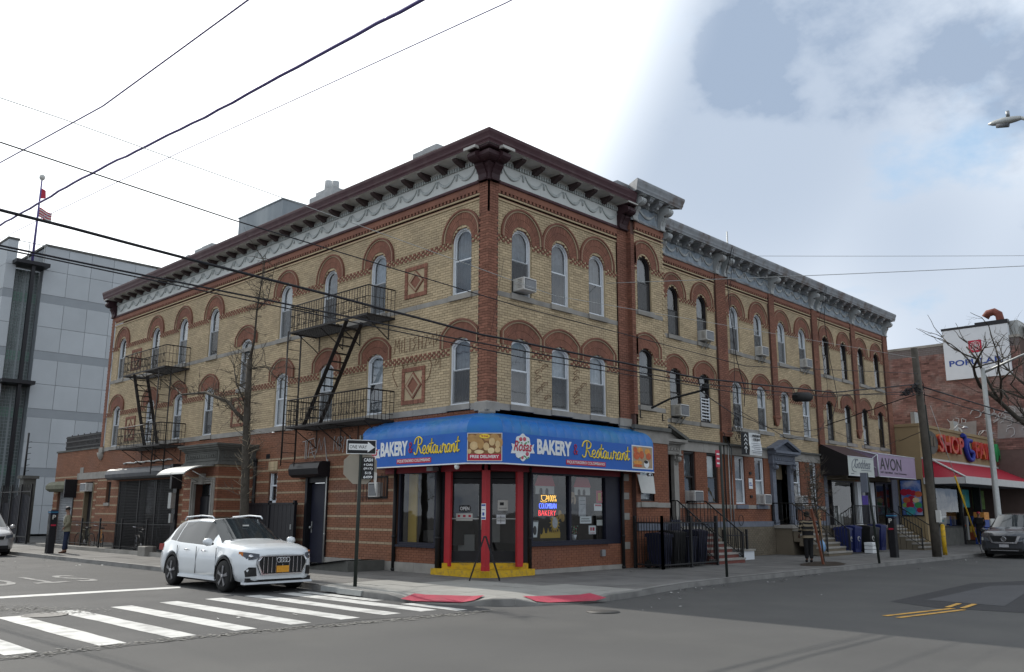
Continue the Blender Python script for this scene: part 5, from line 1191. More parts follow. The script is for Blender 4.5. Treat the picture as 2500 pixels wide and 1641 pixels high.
for s0, s1, lo, pt, par in ((13.6, 14.34, 4.65, 0, H1), (17.91, 18.38, 5.6, 1, H2), (21.98, 22.53, 4.65, 0, H2), (26.27, 26.77, 5.6, 1, H3), (30.31, 30.89, 4.4, 0, H3)):
    bricks('brickwork', ROW, s0, s1, lo, 10.86, [], RM, par, n=.09, label='red brick pilaster')
    b = MB(ROW); b.box((s0, lo, -.2), (s1, 10.86, .076)); b.build('pilaster_core', M_('red_mortar'), par)
    b = MB(ROW); c = (s0 + s1) / 2
    if pt: b.box((s0 - .03, lo - .08, 0), (s1 + .03, lo, .12)); b.prism([(s0, lo - .08), (s1, lo - .08), (c + .05, lo - .42), (c - .05, lo - .42)], 0, .09, 2)
    else: b.box((s0 - .03, lo - .07, 0), (s1 + .03, lo, .13)); b.box((s0 + .02, lo - .16, 0), (s1 - .02, lo - .07, .10))
    b.build('pilaster_foot', M_('red_brick'), par)
    if pt: bricks('brickwork', ROW, s0, s1, 4.3, 5.2, [], YM, par)
# bay of house one
bricks('brickwork', BAY, 6.36, 7.97, 4.22, 10.41, rh([6.86]) , YM, H1, label='yellow brick facing of the bay')
bricks('brickwork', BAY, 6.16, 6.36, 4.6, 10.41, [], RM, H1, n=.012)
voussoirs(BAY, 6.86, .39, 7.95, 9.41, .39, .80, 9.47, 9.55, .78, H1, left=.5); voussoirs(BAY, 6.86, .39, 4.90, 6.56, .18, .80, 6.50, 6.84, .42, H1, left=.5)
window(BAY, 6.86, .39, 7.95, 9.41, .39, H1, False, ('curtain_grey', 'curtain_dark')); window(BAY, 6.86, .39, 4.90, 6.56, .18, H1, False, ('curtain_grey', 'curtain_dark'))
checker(BAY, 6.36, 7.97, 9.28, [(6.45, 7.27)], H1); checker(BAY, 6.36, 7.97, 6.28, [(6.45, 7.27)], H1); toothed_band(BAY, 6.36, 7.97, 10.41, H1)
belt(BAY, 6.36, 7.85, 7.80, 7.945, .012, 'stone', H1, [(6.40, 7.32)]); belt(BAY, 6.36, 7.85, 4.75, 4.895, .012, 'stone', H1, [(6.40, 7.32)])
b = MB(); b.box((6.18, .45, 0), (7.95, .6, 10.8)); b.box((6.18, -.18, 0), (6.28, .6, 10.8)); b.box((7.85, -.18, 0), (7.95, .6, 10.8)); b.box((6.2, -.17, 10.4), (7.9, .5, 11.3)); b.box((7.6, .0, 0), (7.95, 1.6, 10.8)); b.build('wall_core', M_('red_mortar'), H1)
SB = Fr((6.16, 0, 0), (0, -1, 0), (-1, 0, 0)); bricks('brickwork', SB, 0.0, .2, 4.6, 10.86, [], RM, H1)
b = MB(BAY)
for k in range(34): b.box((7.86, 4.4 + k * .18, 0), (7.98, 4.47 + k * .18, .02))
b.build('quoin', M_('yellow_brick'), H1)
def weathered_cornice(fr, s0, s1, parent, consoles, m0=0, m1=0, nmod=4, ext=0.):
    entablature(fr, s0, s1, parent, m0, m1, CB, z0=10.86, first_off=.35)
    for s in consoles: console(fr, s, .26, 11.70, .84, .52, parent, 'weathered_light', 'weathered')
    cs_ = sorted(consoles)
    for i in range(len(cs_) - 1):
        a, c = cs_[i], cs_[i + 1]
        if c - a < 1: continue
        k = nmod if c - a > 3 else 2
        for j in range(k): 
            s = a + (c - a) * (j + 1) / (k + 1); modillion(fr, s, .2, 11.69, .26, .44, parent, 'weathered', 'weathered_light')
            b = MB(fr); b.lathe([(0, .02), (.06, .03), (.05, .07), (0, .09)], (s, 11.48, .25), 8, 2); b.build('bracket_boss', M_('weathered_light'), parent)
weathered_cornice(ROW, 8.1, 14.0, H1, [9.95, 13.72], 0, 0); weathered_cornice(ROW, 14.0, 22.3, H2, [14.35, 18.2, 22.0], 0, 0); weathered_cornice(ROW, 22.3, 30.9, H3, [22.65, 26.55, 30.68], 0, .35)
weathered_cornice(BAY, 6.16, 7.97, H1, [6.3, 7.83], .6, .9)
b = MB(); b.box((5.55, -.2, 11.72), (6.2, 1.2, 12.06)); b.build('cornice_return', M_('weathered'), H1)
# side wall at the end of the row, roof, back
SE = Fr((30.9, 0, 0), (0, 1, 0), (1, 0, 0)); b = MB(); b.box((30.3, 1.3, 0), (30.88, 14, 11.6)); b.build('side_wall', M_('rust_brick'), H3)
for par, a, c in ((H1, 8, 14), (H2, 14, 22.3), (H3, 22.3, 30.88)): b = MB(); b.box((a, 1.3, 11.4), (c, 14, 11.62)); b.build('roof', M_('asphalt_dark'), par)
b = MB(); b.tube([(16.2, 2.0, 11.5), (16.15, 2.0, 13.4)], .03, 5); b.tube([(16.1, 2, 12.6), (16.2, 2, 12.62)], .02, 4); single(b.build('roof_mast', M_('galvanised')), 'thin metal mast standing on the roof of the middle row house', 'mast')
# ---- ground floors of houses one and two
GW = [(11.42, .37), (12.96, .37), (14.95, .37), (16.5, .37), (19.7, .34), (21.28, .32)]
DOORS = [(9.62, .62), (18.25, .62)]
gh = [holefn(s, w, 1.93, 3.78, 0) for s, w in GW] + [holefn(s, w, 1.15, 3.8, 0) for s, w in DOORS]
bricks('brickwork', ROW, 8.0, 14.0, 1.3, 3.80, gh, RB, H1, label='rust red ground floor brick'); bricks('brickwork', ROW, 14.0, 22.3, 1.3, 3.80, gh, RB, H2, label='rust red ground floor brick')
for a, c, par in ((8.0, 14.0, H1), (14.0, 22.3, H2)):
    dg = [(s - w - .45, s + w + .45) for s, w in DOORS]
    belt(ROW, a, c, 3.80, 4.14, .03, 'stone', par, dg, 2.2); belt(ROW, a, c, 4.14, 4.22, .11, 'dark_stone', par, dg, 3.); belt(ROW, a, c, 1.78, 1.92, .02, 'stone', par, [(s - w - .06, s + w + .06) for s, w in GW] + dg); belt(ROW, a, c, 1.08, 1.30, .09, 'bluegrey', par, [(s - w, s + w) for s, w in DOORS], 2.)
mat('areaway_brick', (.155, .13, .095), .9, .1, 2, .3, 60, tone=.12, dirt=(.10, .09, .07), dirt_scale=.8); mat('areaway_mortar', (.11, .1, .08), .9, .1, 4)
AB = [M_('areaway_brick'), M_('areaway_mortar')]; AR2 = ROW.shift(n=.12)
bricks('brickwork', AR2, 8.0, 14.0, 0, 1.08, [], AB, H1); bricks('brickwork', AR2, 14.0, 22.3, 0, 1.08, [], AB, H2)
b = MB(); b.box((8, 1.27, 0), (14, 1.6, 1.95)); 
for i, (s, w) in enumerate(GW): pass
b = MB(ROW); b.box((8, 0, -.3), (22.3, 1.1, .1)); b.build('wall_core', M_('areaway_mortar'), H2)
b = MB(ROW)
xs = sorted([(s - w, s + w) for s, w in GW + DOORS]); px = 8.0
for a, c in xs: b.box((px, 1.1, -.3), (a, 3.8, -.015)); px = c
b.box((px, 1.1, -.3), (22.3, 3.8, -.015)); b.box((8, 3.8, -.3), (22.3, 4.22, -.01))
for s, w in GW: b.box((s - w, 1.1, -.3), (s + w, 1.9, -.015))
b.build('wall_core', M_('rust_mortar'), H2)
for i, (s, w) in enumerate(GW):
    wdw = window(ROW, s, w, 1.93, 3.78, 0, H1 if i < 2 else H2, i >= 2, (('curtain_grey', 'curtain_dark'), ('blind_white', 'curtain_dark'), ('curtain_grey', 'curtain_grey'), ('curtain_dark', 'blind_white'), ('curtain_dark', 'curtain_dark'), ('curtain_grey', 'curtain_dark'))[i], False, sillm='bluegrey' if i >= 2 else 'stone')
# bay ground floor
bw_ = [holefn(6.75, .36, 1.93, 3.3, 0)]
bricks('brickwork', BAY, 6.16, 7.9, 0, 3.76, bw_, RB, H1, label='rust red brick of the bay'); belt(BAY, 6.1, 7.95, 3.76, 4.14, .03, 'stone', H1, (), 3); belt(BAY, 6.0, 7.98, 4.14, 4.26, .12, 'dark_stone', H1, (), 3); belt(BAY, 6.16, 7.92, 1.77, 1.92, .03, 'stone', H1, ()); belt(BAY, 6.16, 7.92, 1.08, 1.3, .04, 'bluegrey', H1)
window(BAY, 6.75, .36, 1.93, 3.3, 0, H1, False, ('blind_white', 'blind_white'), False)
# doors with classical surrounds
def doorway(c, parent, m, half=False, leaf='navy_dark'):
    x0, x1 = c - .62, c + .62
    b = MB(ROW); b.box((x0 - .28, 1.15, -.1), (x0, 3.55, .12)); b.box((x1, 1.15, -.1), (x1 + .28, 3.55, .12)); 
    for x in (x0 - .14, x1 + .14): b.box((x - .17, 1.15, .1), (x + .17, 1.35, .16)); b.box((x - .16, 3.45, .0), (x + .16, 3.6, .18))
    b.build('door_surround', M_(m), parent)
    for x in (x0 - .14, x1 + .14): console(ROW, x, .2, 3.62, .6, .3, parent, m)
    b = MB(ROW); b.box((x0 - .36, 3.6, -.1), (x1 + .36, 4.02, .2)); b.box((x0 - .46, 4.02, -.1), (x1 + .46, 4.12, .42)); b.box((x0 - .42, 3.96, -.1), (x1 + .42, 4.02, .33)); en = b.build('door_entablature', M_(m), parent)
    b = MB(ROW); b.ring([(x0 - .25, 3.65), (x0 - .25, 3.93), (x1 + .25, 3.93), (x1 + .25, 3.65)], [(x0 - .22, 3.68), (x0 - .22, 3.9), (x1 + .22, 3.9), (x1 + .22, 3.68)], .2, .22, closed=True)
    for k in range(9): x = x0 - .12 + k * .185; b.lathe([(.07, .2), (.06, .225), (.03, .228), (0, .21)], (x, 3.79, 0), 8, 2); b.tube([(x - .08, 3.72, .21), (x, 3.84, .22), (x + .08, 3.73, .21)], .014, 4)
    b.build('carved_frieze', M_(m), en)
    b = MB(ROW); W_ = 1.12; b.prism([(c - W_ + .1, 4.12), (c + W_ - .1, 4.12), (c, 4.50)], -.05, .16, 2); b.build('pediment', M_(m), parent)
    for sg in (-1, 1):
        b = MB(ROW); b.prism([(c + sg * W_, 4.12), (c, 4.52), (c, 4.62), (c + sg * (W_ + .1), 4.2)], -.05, .40, 2); b.prism([(c + sg * (W_ - .1), 4.13), (c, 4.48), (c, 4.54), (c + sg * W_, 4.16)], .14, .28, 2); b.build('raking_cornice', M_('dark_stone' if m == 'stone' else m), parent)
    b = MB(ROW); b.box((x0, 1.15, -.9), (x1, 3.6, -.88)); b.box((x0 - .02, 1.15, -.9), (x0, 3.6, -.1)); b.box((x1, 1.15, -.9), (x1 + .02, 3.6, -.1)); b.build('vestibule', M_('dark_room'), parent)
    d = MB(ROW); d.box((x0 + .02, 1.15, -.3), (x0 + .5, 3.1, -.25)); lf = d.build('door_leaf', M_('navy_dark'), parent); d = MB(ROW); d.box((x0 + .1, 2.0, -.25), (x0 + .42, 2.95, -.24)); d.build('pane', M_('glass'), lf); d = MB(ROW); d.box((x0 + .44, 2.0, -.25), (x0 + .47, 2.3, -.22)); d.build('door_handle', M_('galvanised'), lf)
doorway(9.62, H1, 'stone'); doorway(18.25, H2, 'bluegrey')
# ---- stoops and railings
def railing(fr3, pts, parent, step=.15, h=.86, low=.08, r=.012, posts=True, spike=False, m='black_iron'):
    """rail through 3D floor points pts; pickets each a part"""
    P = [Vector(p) for p in pts]
    b = MB(); b.tube([p + Vector((0, 0, h)) for p in P], .024, 6); b.build('handrail', M_(m), parent)
    b = MB(); b.tube([p + Vector((0, 0, low)) for p in P], .014, 5); b.build('bottom_rail', M_(m), parent)
    for i in range(len(P) - 1):
        L = (P[i + 1] - P[i]).length; n = max(1, int(L / step))
        for k in range(n):
            p = P[i].lerp(P[i + 1], (k + .5) / n); b = MB(); b.tube([p + Vector((0, 0, low)), p + Vector((0, 0, h + (.1 if spike else 0)))], [r, r] if not spike else [r, r * .8], 5); b.build('picket', M_(m), parent)
    if posts:
        for p in (P[0], P[-1]): b = MB(); b.box((p.x - .025, p.y - .025, p.z - .02), (p.x + .025, p.y + .025, p.z + h + .03)); b.build('post', M_(m), parent)
def stoop(x0, x1, ytop, ybot, zt, label, m='stone', side='areaway_brick'):
    t = thing('stoop', label, 'stoop', ((x0 + x1) / 2, 0, 0)); n = 7; 
    b = MB(); b.box((x0, ytop, zt - .12), (x1, 1.22, zt)); b.build('landing', M_(m), t); b = MB(); b.box((x0 + .06, ytop + .05, 0), (x1 - .06, 1.12, zt - .12)); b.build('base', M_(side), t)
    for k in range(n - 1):
        za, zb = zt * k / n, zt * (k + 1) / n; y0 = ybot + (ytop - ybot) * k / (n - 1); y1 = ybot + (ytop - ybot) * (k + 1) / (n - 1)
        b = MB(); b.box((x0, y0 - .02, zb - .06), (x1, y1 + .02, zb)); b.box((x0 + .03, y0, max(0, za - .3)), (x1 - .03, y1 + .002, zb - .06), 1); b.build('step', [M_(m), M_(side)], t)
    return t
mat('stoop_red', (.16, .055, .045), .8, .1, 5)
s1_ = stoop(9.3, 11.15, .45, -.95, 1.15, 'stoop with grey treads and red risers beside the black fenced yard', side='stoop_red'); s2_ = stoop(17.25, 19.4, .35, -1.05, 1.15, 'stoop below the blue grey pedimented door behind the striped person')
def rail_thing(label, runs, step=.15, group='stoop railings'):
    t = thing('stoop_railing', label, 'railing', runs[0][0], group=group)
    for r_ in runs: railing(None, r_, t, step)
    return t
rail_thing('black railing pair on the stoop beside the fenced yard', [[(9.35, 1.2, 1.15), (9.35, .45, 1.15), (9.35, -.9, .1)], [(11.1, 1.2, 1.15), (11.1, .45, 1.15), (11.1, -.9, .1)]])
rail_thing('black railing pair on the stoop behind the striped person', [[(17.3, 1.2, 1.15), (17.3, .35, 1.15), (17.3, -1.0, .1)], [(19.35, 1.2, 1.15), (19.35, .35, 1.15), (19.35, -1.0, .1)], [(17.3, 1.2, 1.15), (19.35, 1.2, 1.15)][:0] or [(19.35, 1.2, 1.15), (19.4, 1.2, 1.15)]])
# ---- shop floor of house three
b = MB(ROW); b.box((22.3, 0, -.2), (22.6, 4.6, .02)); b.box((30.1, 0, -.2), (30.88, 4.4, .02)); b.build('shop_pier', M_('bluegrey'), H3)
b = MB(ROW); b.box((22.3, 3.2, -.3), (30.88, 4.75, -.02)); b.box((22.3, 0, -.3), (30.88, .95, .04)); b.build('wall_core', M_('areaway_brick'), H3)
sw = shop_window(ROW, 23.0, 25.4, 1.0, 3.1, [], H3, frame='black_paint'); b = MB(ROW)
for k in range(6): x = 23.3 + k * .36; b.box((x, 1.1, -.7), (x + .12, 1.7 + .25 * math.sin(k * 2), -.5))
b.build('mannequin_row', M_('interior_white'), sw)
b = MB(ROW); b.box((25.75, 1.1, -.1), (26.15, 3.1, .05)); b.box((27.3, 1.1, -.1), (27.75, 3.1, .05)); b.box((26.15, 3.0, -.1), (27.3, 3.1, .05)); b.build('door_frame', M_('window_white'), H3)
b = MB(ROW); b.box((26.15, 1.1, -.12), (27.3, 3.0, -.08)); d = b.build('shop_door', M_('navy_dark'), H3); b = MB(ROW); ellipse(b, 26.75, 2.55, .16, .2, -.08, .01); b.build('door_notice', M_('curtain_light'), d)
sw = shop_window(ROW, 28.0, 30.05, 1.0, 3.15, [29.3], H3, frame='black_paint'); b = MB(ROW); ellipse(b, 28.6, 2.2, .2, .2, -.3, .02); b.build('red_display', M_('red_print'), sw); b = MB(ROW); b.box((28.5, 1.5, -.3), (28.68, 1.95, -.28)); b.build('white_display', M_('paper'), sw)
t = thing('raised_terrace', 'raised stone terrace with steps in front of the brown and lilac awning shops', 'terrace', (26, .6, 0))
b = MB(); b.box((22.5, .1, .98), (28.2, 1.2, 1.1)); b.build('landing', M_('stone'), t); b = MB(); b.box((22.6, .16, 0), (28.1, 1.1, .98)); b.build('base', M_('areaway_brick'), t)
for k in range(6): b = MB(); z = 1.1 * (6 - k) / 7; b.box((26.2, .1 - .26 * (k + 1), z - .06), (27.9, .1 - .26 * k + .02, z)); b.box((26.23, .1 - .26 * (k + 1) + .02, 0), (27.87, .1 - .26 * k, z - .06), 1); b.build('step', [M_('stone'), M_('areaway_brick')], t)
rail_thing('black railing along the terrace under the brown and lilac awnings', [[(22.6, .15, 1.1), (26.2, .15, 1.1)], [(26.2, .15, 1.1), (26.2, -1.4, .1)], [(27.9, .15, 1.1), (27.9, -1.4, .1)]])
# ---- shop awnings
def wedge(name, label, x0, x1, y0, y1, zb, zt, zw, mf, ms, mtop):
    t = thing(name, label, 'awning', (x0, y1, zb)); 
    b = MB(); b.poly([(x0, y1, zb), (x1, y1, zb), (x1, y1, zt), (x0, y1, zt)]); b.poly([(x0, y1 + .01, zb), (x0, y1 + .01, zt), (x1, y1 + .01, zt), (x1, y1 + .01, zb)]); b.build('front_panel', M_(mf), t)
    b = MB(); b.poly([(x0, y1, zt), (x1, y1, zt), (x1, y0, zw), (x0, y0, zw)]); b.poly([(x0, y1 + .02, zt - .01), (x0, y0, zw - .01), (x1, y0, zw - .01), (x1, y1 + .02, zt - .01)]); b.build('top_cover', M_(mtop), t)
    for x in (x0, x1): b = MB(); b.poly([(x, y1, zb), (x, y1, zt), (x, y0, zw), (x, y0, zb)]); b.build('side_panel', M_(ms), t)
    b = MB(); b.tube([(x0, y1, zb), (x1, y1, zb)], .02, 5); b.tube([(x0, y1, zt), (x1, y1, zt)], .02, 5); b.build('frame_tube', M_('window_white'), t)
    return t
mat('awning_brown', (.055, .028, .028), .7, .1, 4); mat('awning_black', (.014, .012, .013), .8, .1, 4); mat('awning_lilac', (.33, .25, .36), .6, .04, 4); mat('sign_pale', (.50, .53, .50), .6, .04, 4)
g_ = wedge('shop_awning', 'brown shop awning with a pale front panel lettered Goddess', 21.95, 24.75, 1.2, -.05, 3.25, 4.08, 4.68, 'sign_pale', 'awning_black', 'awning_brown')
AF = Fr((0, -.056, 0), (1, 0, 0), (0, -1, 0)); text('Goddess', 'lettering', 'bluegrey', g_, .52, AF, (23.5, 3.58, .004), fit=(1.7, .42), shear=.45, ext=.002)
b = MB(AF); b.tube([(q[0], q[1], .004) for q in smooth([(22.75, 3.42), (22.35, 3.5), (22.4, 3.85), (22.75, 3.98), (22.6, 3.7), (22.45, 3.6)])], .012, 4); b.build('flourish', M_('bluegrey'), g_)
b = MB(AF); b.box((23.3, 3.5, 0), (24.4, 3.525, .004)); b.box((22.2, 3.32, 0), (22.5, 3.35, .004)); b.build('small_print', M_('bluegrey'), g_)
a_ = wedge('shop_awning', 'lilac shop awning lettered AVON beside the brown awning', 25.15, 29.75, 1.2, -.12, 3.3, 4.35, 4.62, 'awning_lilac', 'awning_lilac', 'awning_lilac')
AF2 = Fr((0, -.126, 0), (1, 0, 0), (0, -1, 0)); text('AVON', 'lettering', 'black_print', a_, .78, AF2, (26.6, 3.62, .004), fit=(2.6, .56), bold=.004, ext=.002); text('347-760-8960   Kim Domenny', 'phone_lettering', 'black_print', a_, .15, AF2, (26.9, 3.43, .004), ext=.002, fit=(3.2, .12))
b = MB(); b.tube([(24.85, 1.2, 4.66), (25.12, -.1, 4.3), (25.12, -.1, 3.3)], .035, 5); b.tube([(25.12, -.1, 4.3), (24.9, .4, 3.9), (25.1, 0, 3.7)], .02, 5); b.build('frame_strut', M_('window_white'), a_)
# ---- air conditioners
def ac(fr, s, t, w=.62, h=.40, d=.42, label='', brace=True):
    w *= .86; h *= .9; d *= .85
    o = thing('air_conditioner', label, 'air conditioner', fr((s, t, 0)), group='window air conditioners')
    b = MB(fr); b.bevbox((s - w / 2, t, -.06), (s + w / 2, t + h, d), .015); b.build('casing', M_('ac_white'), o)
    b = MB(fr)
    b.box((s - w / 2 + .035, t + .04, d - .005), (s + w / 2 - .035, t + h - .035, d + .003)); 
    for k in range(9): b.box((s - w / 2 + .05, t + .06 + k * (h - .12) / 9, d + .003), (s + w / 2 - .05, t + .075 + k * (h - .12) / 9, d + .008), 1)
    for sd in (-1, 1):
        for k in range(6): b.box((s + sd * (w / 2), t + .07 + k * .045, .12), (s + sd * (w / 2 + .003), t + .09 + k * .045, d - .08), 1)
    b.build('grille', [M_('ac_grille'), M_('grey_metal')], o)
    if brace: b = MB(fr); b.bar((s + w * .25, t - .01, d * .75), (s + w * .25, t - .28, .02), .03); b.bar((s - w * .25, t - .01, d * .75), (s - w * .25, t - .28, .02), .03); b.build('brace', M_('galvanised'), o)
    return o
ac(R_, 1.28, 7.56, .6, .40, .42, 'air conditioner in the top floor window right of the corner pilaster', False)
ac(ROW, 12.65, 8.0, .64, .42, .40, 'braced air conditioner in the third floor dark window right of the bay'); ac(ROW, 10.71, 4.98, .64, .46, .42, 'braced air conditioner in the second floor dark window right of the bay')
ac(ROW, 17.0, 8.0, .64, .42, .35, 'air conditioner in the third floor white window beside the middle pilaster'); ac(ROW, 21.03, 8.0, .64, .42, .35, 'air conditioner in the last white third floor window')
ac(ROW, 11.42, 1.97, .66, .46, .42, 'air conditioner over the stoop railing in the first ground floor window', False); ac(ROW, 16.5, 1.95, .62, .44, .38, 'air conditioner in the white ground floor window left of the pedimented door', False); ac(ROW, 19.7, 1.95, .6, .44, .38, 'air conditioner in the white ground floor window right of the pedimented door', False)
ac(L_, 4.5, 2.02, .5, .46, .22, 'small air conditioner behind bars in the orange brick wall by the stop sign', False)
ac(L_, 26.45, 2.47, .8, .42, .3, 'air conditioner above the dark door beside the grey roll shutter', False)
# white guard grille in a second floor window
b = MB(ROW)
for k in range(7): b.box((12.32, 5.05 + k * .12, -.02), (12.92, 5.09 + k * .12, .01))
for x in (12.32, 12.88): b.box((x, 4.98, -.02), (x + .04, 5.86, .015))
b.build('window_guard', M_('window_white'), H1)
# wall brackets and anchors below the sills
b = MB(BAY)
for x in (6.45, 7.65): b.bar((x, 4.72, .02), (x, 4.50, .02), .025); b.bar((x, 4.5, .02), (x + .08, 4.5, .05), .02)
b.build('wall_anchor', M_('black_iron'), H1)
sg = sign_box('wall_notice', ROW, 15.55, 15.85, 2.55, 2.95, .02, 'white_print', 'small white notice on the rust brick between two white windows', 'notice', lines=[(.1, .9, .3, .4), (.1, .7, .5, .6)], lm='blue_print')
for s in (15.7,): 
    b = MB(ROW); b.box((s - .07, 3.1, 0), (s + .07, 3.2, .05)); b.box((s - .07, 2.2, 0), (s + .07, 2.3, .05)); b.build('wall_anchor', M_('black_iron'), H2)
for x in (14.05, 14.25): pipe(ROW, x, .1, 4.2, .05, .022, 'galvanised', H1, 'conduit')
pipe(ROW, 13.75, .1, 4.6, .05, .025, 'black_iron', H1, 'conduit')
b = MB(); P = [(14.6 + .17 * math.cos(a), 1.1, 1.35 + .2 * math.sin(a)) for a in [k * .45 for k in range(29)]]; b.tube(P, .012, 5); single(b.build('hose_coil', M_('cable_black')), 'dark coil of hose on the rust brick wall near the no parking post', 'hose')
# APARTMENTS FOR RENT banner
t = thing('rent_banner', 'white apartments for rent banner with a dark arrow strip hanging off the facade', 'banner', (14.4, .6, 3.8))
BF = Fr((0, .62, 0), (1, 0, 0), (0, -1, 0)); n = 10; P = [(14.02 + 1.45 * k / n, .10 * math.sin(math.pi * k / n) + .05 * k / n) for k in range(n + 1)]
for k in range(n):
    pass
for (a, c, mm, nm) in ((0, 3, 'black_print', 'arrow_strip'), (3, n, 'white_print', 'banner_sheet')):
    b = MB(BF)
    for k in range(a, c):
        for r in range(5):
            t0, t1 = 3.78 + .85 * r / 5, 3.78 + .85 * (r + 1) / 5; f = lambda tt: .03 * math.sin((tt - 3.78) * 7) * (k > 2)
            b.poly([(P[k][0], t0, P[k][1] + f(t0)), (P[k + 1][0], t0, P[k + 1][1] + f(t0)), (P[k + 1][0], t1, P[k + 1][1] + f(t1)), (P[k][0], t1, P[k][1] + f(t1))])
    b.build(nm, M_(mm), t, fix=False)
b = MB(BF)
for k in range(4):
    y = 3.98 + k * .15
    for sg_ in (-1, 1): b.bar((14.22, y + .12, .09), (14.22 + sg_ * .11, y + .02, .09), .03, .01)
b.bar((14.22, 3.84, .09), (14.22, 4.1, .09), .03, .01); b.build('arrow_mark', M_('white_print'), t)
text('APARTMENTS', 'lettering', 'black_print', t, .13, BF, (14.95, 4.47, .16), sx=.85, bold=.003); text('FOR RENT', 'lettering', 'black_print', t, .13, BF, (14.95, 4.33, .16), sx=.85, bold=.003)
b = MB(BF)
for k, w in enumerate((.85, .6, .8, .5, .85, .7)): b.box((14.95 - w / 2, 4.22 - k * .07, .155), (14.95 + w / 2, 4.235 - k * .07, .16))
b.build('small_print', M_('bluegrey'), t)
b = MB(); b.tube([(14.0, 1.25, 4.68), (14.0, .55, 4.66), (14.1, .5, 4.66)], .014, 5); b.tube([(14.0, .56, 4.66), (15.5, .5, 4.66)], .01, 5); b.build('hanging_rod', M_('galvanised'), t)
# ================================================================== fire escapes
def scroll(cx, cz, r, n=12, d=1): return [(cx + d * r * (1 - k / n * .75) * math.cos(k / n * 5.2), cz + r * (1 - k / n * .75) * math.sin(k / n * 5.2)) for k in range(n + 1)]
def platform(t, y0, y1, z, rail=.84, hatch=None, nd=1.0):
    b = MB(L_)
    for n in (.04, nd): b.box((y0, z - .05, n - .015), (y1, z + .01, n + .015))
    for y in (y0, y1, (y0 + y1) / 2): b.box((y - .015, z - .05, 0), (y + .015, z + .005, nd))
    k = 11
    for i in range(k):
        n = .1 + (nd - .14) * i / (k - 1)
        if hatch and .3 < n < .95:
            b.box((y0, z - .03, n - .006), (hatch[0], z, n + .006)); b.box((hatch[1], z - .03, n - .006), (y1, z, n + .006))
        else: b.box((y0, z - .03, n - .006), (y1, z, n + .006))
    kk = int((y1 - y0) / .11)
    for i in range(kk):
        y = y0 + (i + .5) * (y1 - y0) / kk
        if hatch and hatch[0] < y < hatch[1]: continue
        b.box((y - .004, z - .02, .05), (y + .004, z - .012, nd - .02))
    b.build('platform', M_('escape_iron'), t)
    P = [(y0, z, .02), (y0, z, nd), (y1, z, nd), (y1, z, .02)]
    b = MB(L_)
    for h, r in ((rail, .022), (rail * .62, .009), (rail * .2, .009)): b.tube([(p[0], p[1] + h, p[2]) for p in P], r, 5)
    b.build('guard_rail', M_('escape_iron'), t)
    for i in range(3):
        a, c = Vector(P[i]), Vector(P[i + 1]); L = (c - a).length; m = max(2, round(L / .135))
        for k in range(m + (i == 2)): p = a.lerp(c, k / m); b = MB(L_); b.tube([p, p + Vector((0, rail, 0))], .0085, 4); b.build('baluster', M_('escape_iron'), t)
    b = MB(L_); k = round((y1 - y0) / .34)
    for i in range(k):
        c = y0 + (i + .5) * (y1 - y0) / k; zc = z + rail * .41
        for s_ in (-1, 1):
            b.tube([(c, zc - .18, nd + .01), (c + s_ * .07, zc, nd + .01), (c, zc + .18, nd + .01)], .006, 4); b.tube([(q[0], q[1], nd + .01) for q in scroll(c + s_ * .07, zc + .15, .045, d=s_)], .006, 4); b.tube([(q[0], q[1], nd + .01) for q in scroll(c + s_ * .07, zc - .15, .045, d=-s_)], .006, 4)
    b.build('scrollwork', M_('escape_iron'), t)
    for y in (y0 + .25, (y0 + y1) / 2 - .4, (y0 + y1) / 2 + .5, y1 - .25): b = MB(L_); b.tube([(y, z - .05, nd - .12), (y, z - .42, .3), (y, z - .62, .02)], .016, 4); b.tube([(y, z - .62, .03), (y, z - .02, .03)], .016, 4); b.tube([(y, q[1], q[0]) for q in scroll(.28, z - .2, .1)], .008, 4); b.build('support_bracket', M_('escape_iron'), t)
def stairs(t, ya, za, yb, zb, n0=.38, n1=.88, k=13):
    b = MB(L_)
    for n in (n0, n1): b.bar((ya, za, n), (yb, zb, n), .02, .13)
    b.build('stringer', M_('escape_iron'), t)
    for i in range(1, k): u = i / k; y, z = ya + (yb - ya) * u, za + (zb - za) * u; b = MB(L_); b.box((y - .07, z - .012, n0), (y + .07, z + .012, n1)); b.build('tread', M_('escape_iron'), t)
def vladder(t, y, z0, z1, n0, n1, step=.30):
    b = MB(L_)
    for n in (n0, n1): b.tube([(y, z0, n), (y, z1, n)], .017, 5); b.tube([(y - .05, z0 + .2, n), (y - .05, z1, n)], .013, 5)
    b.build('ladder_rail', M_('escape_iron'), t)
    k = int((z1 - z0) / step)
    for i in range(k): z = z0 + .12 + i * step; b = MB(L_); b.tube([(y, z, n0), (y, z, n1)], .012, 4); b.build('rung', M_('escape_iron'), t)
f1 = thing('fire_escape', 'black iron fire escape nearest the corner above the black service door', 'fire escape', (-.5, 6, 4.2), group='fire escapes on the side street front')
platform(f1, 3.95, 8.1, 7.24, hatch=(4.7, 5.9)); platform(f1, 3.85, 8.0, 4.19); stairs(f1, 5.15, 7.24, 7.2, 4.22, .32, .86); vladder(f1, 8.22, 3.0, 7.3, .5, .98)
f2 = thing('fire_escape', 'black iron fire escape at the far left end above the roller grille', 'fire escape', (-.5, 19, 4.2), group='fire escapes on the side street front')
platform(f2, 17.1, 21.1, 7.2, hatch=(19.2, 20.6)); platform(f2, 17.0, 21.1, 4.13); stairs(f2, 20.3, 7.2, 18.7, 4.16, .32, .86); vladder(f2, 17.65, 3.0, 7.2, .5, .98)
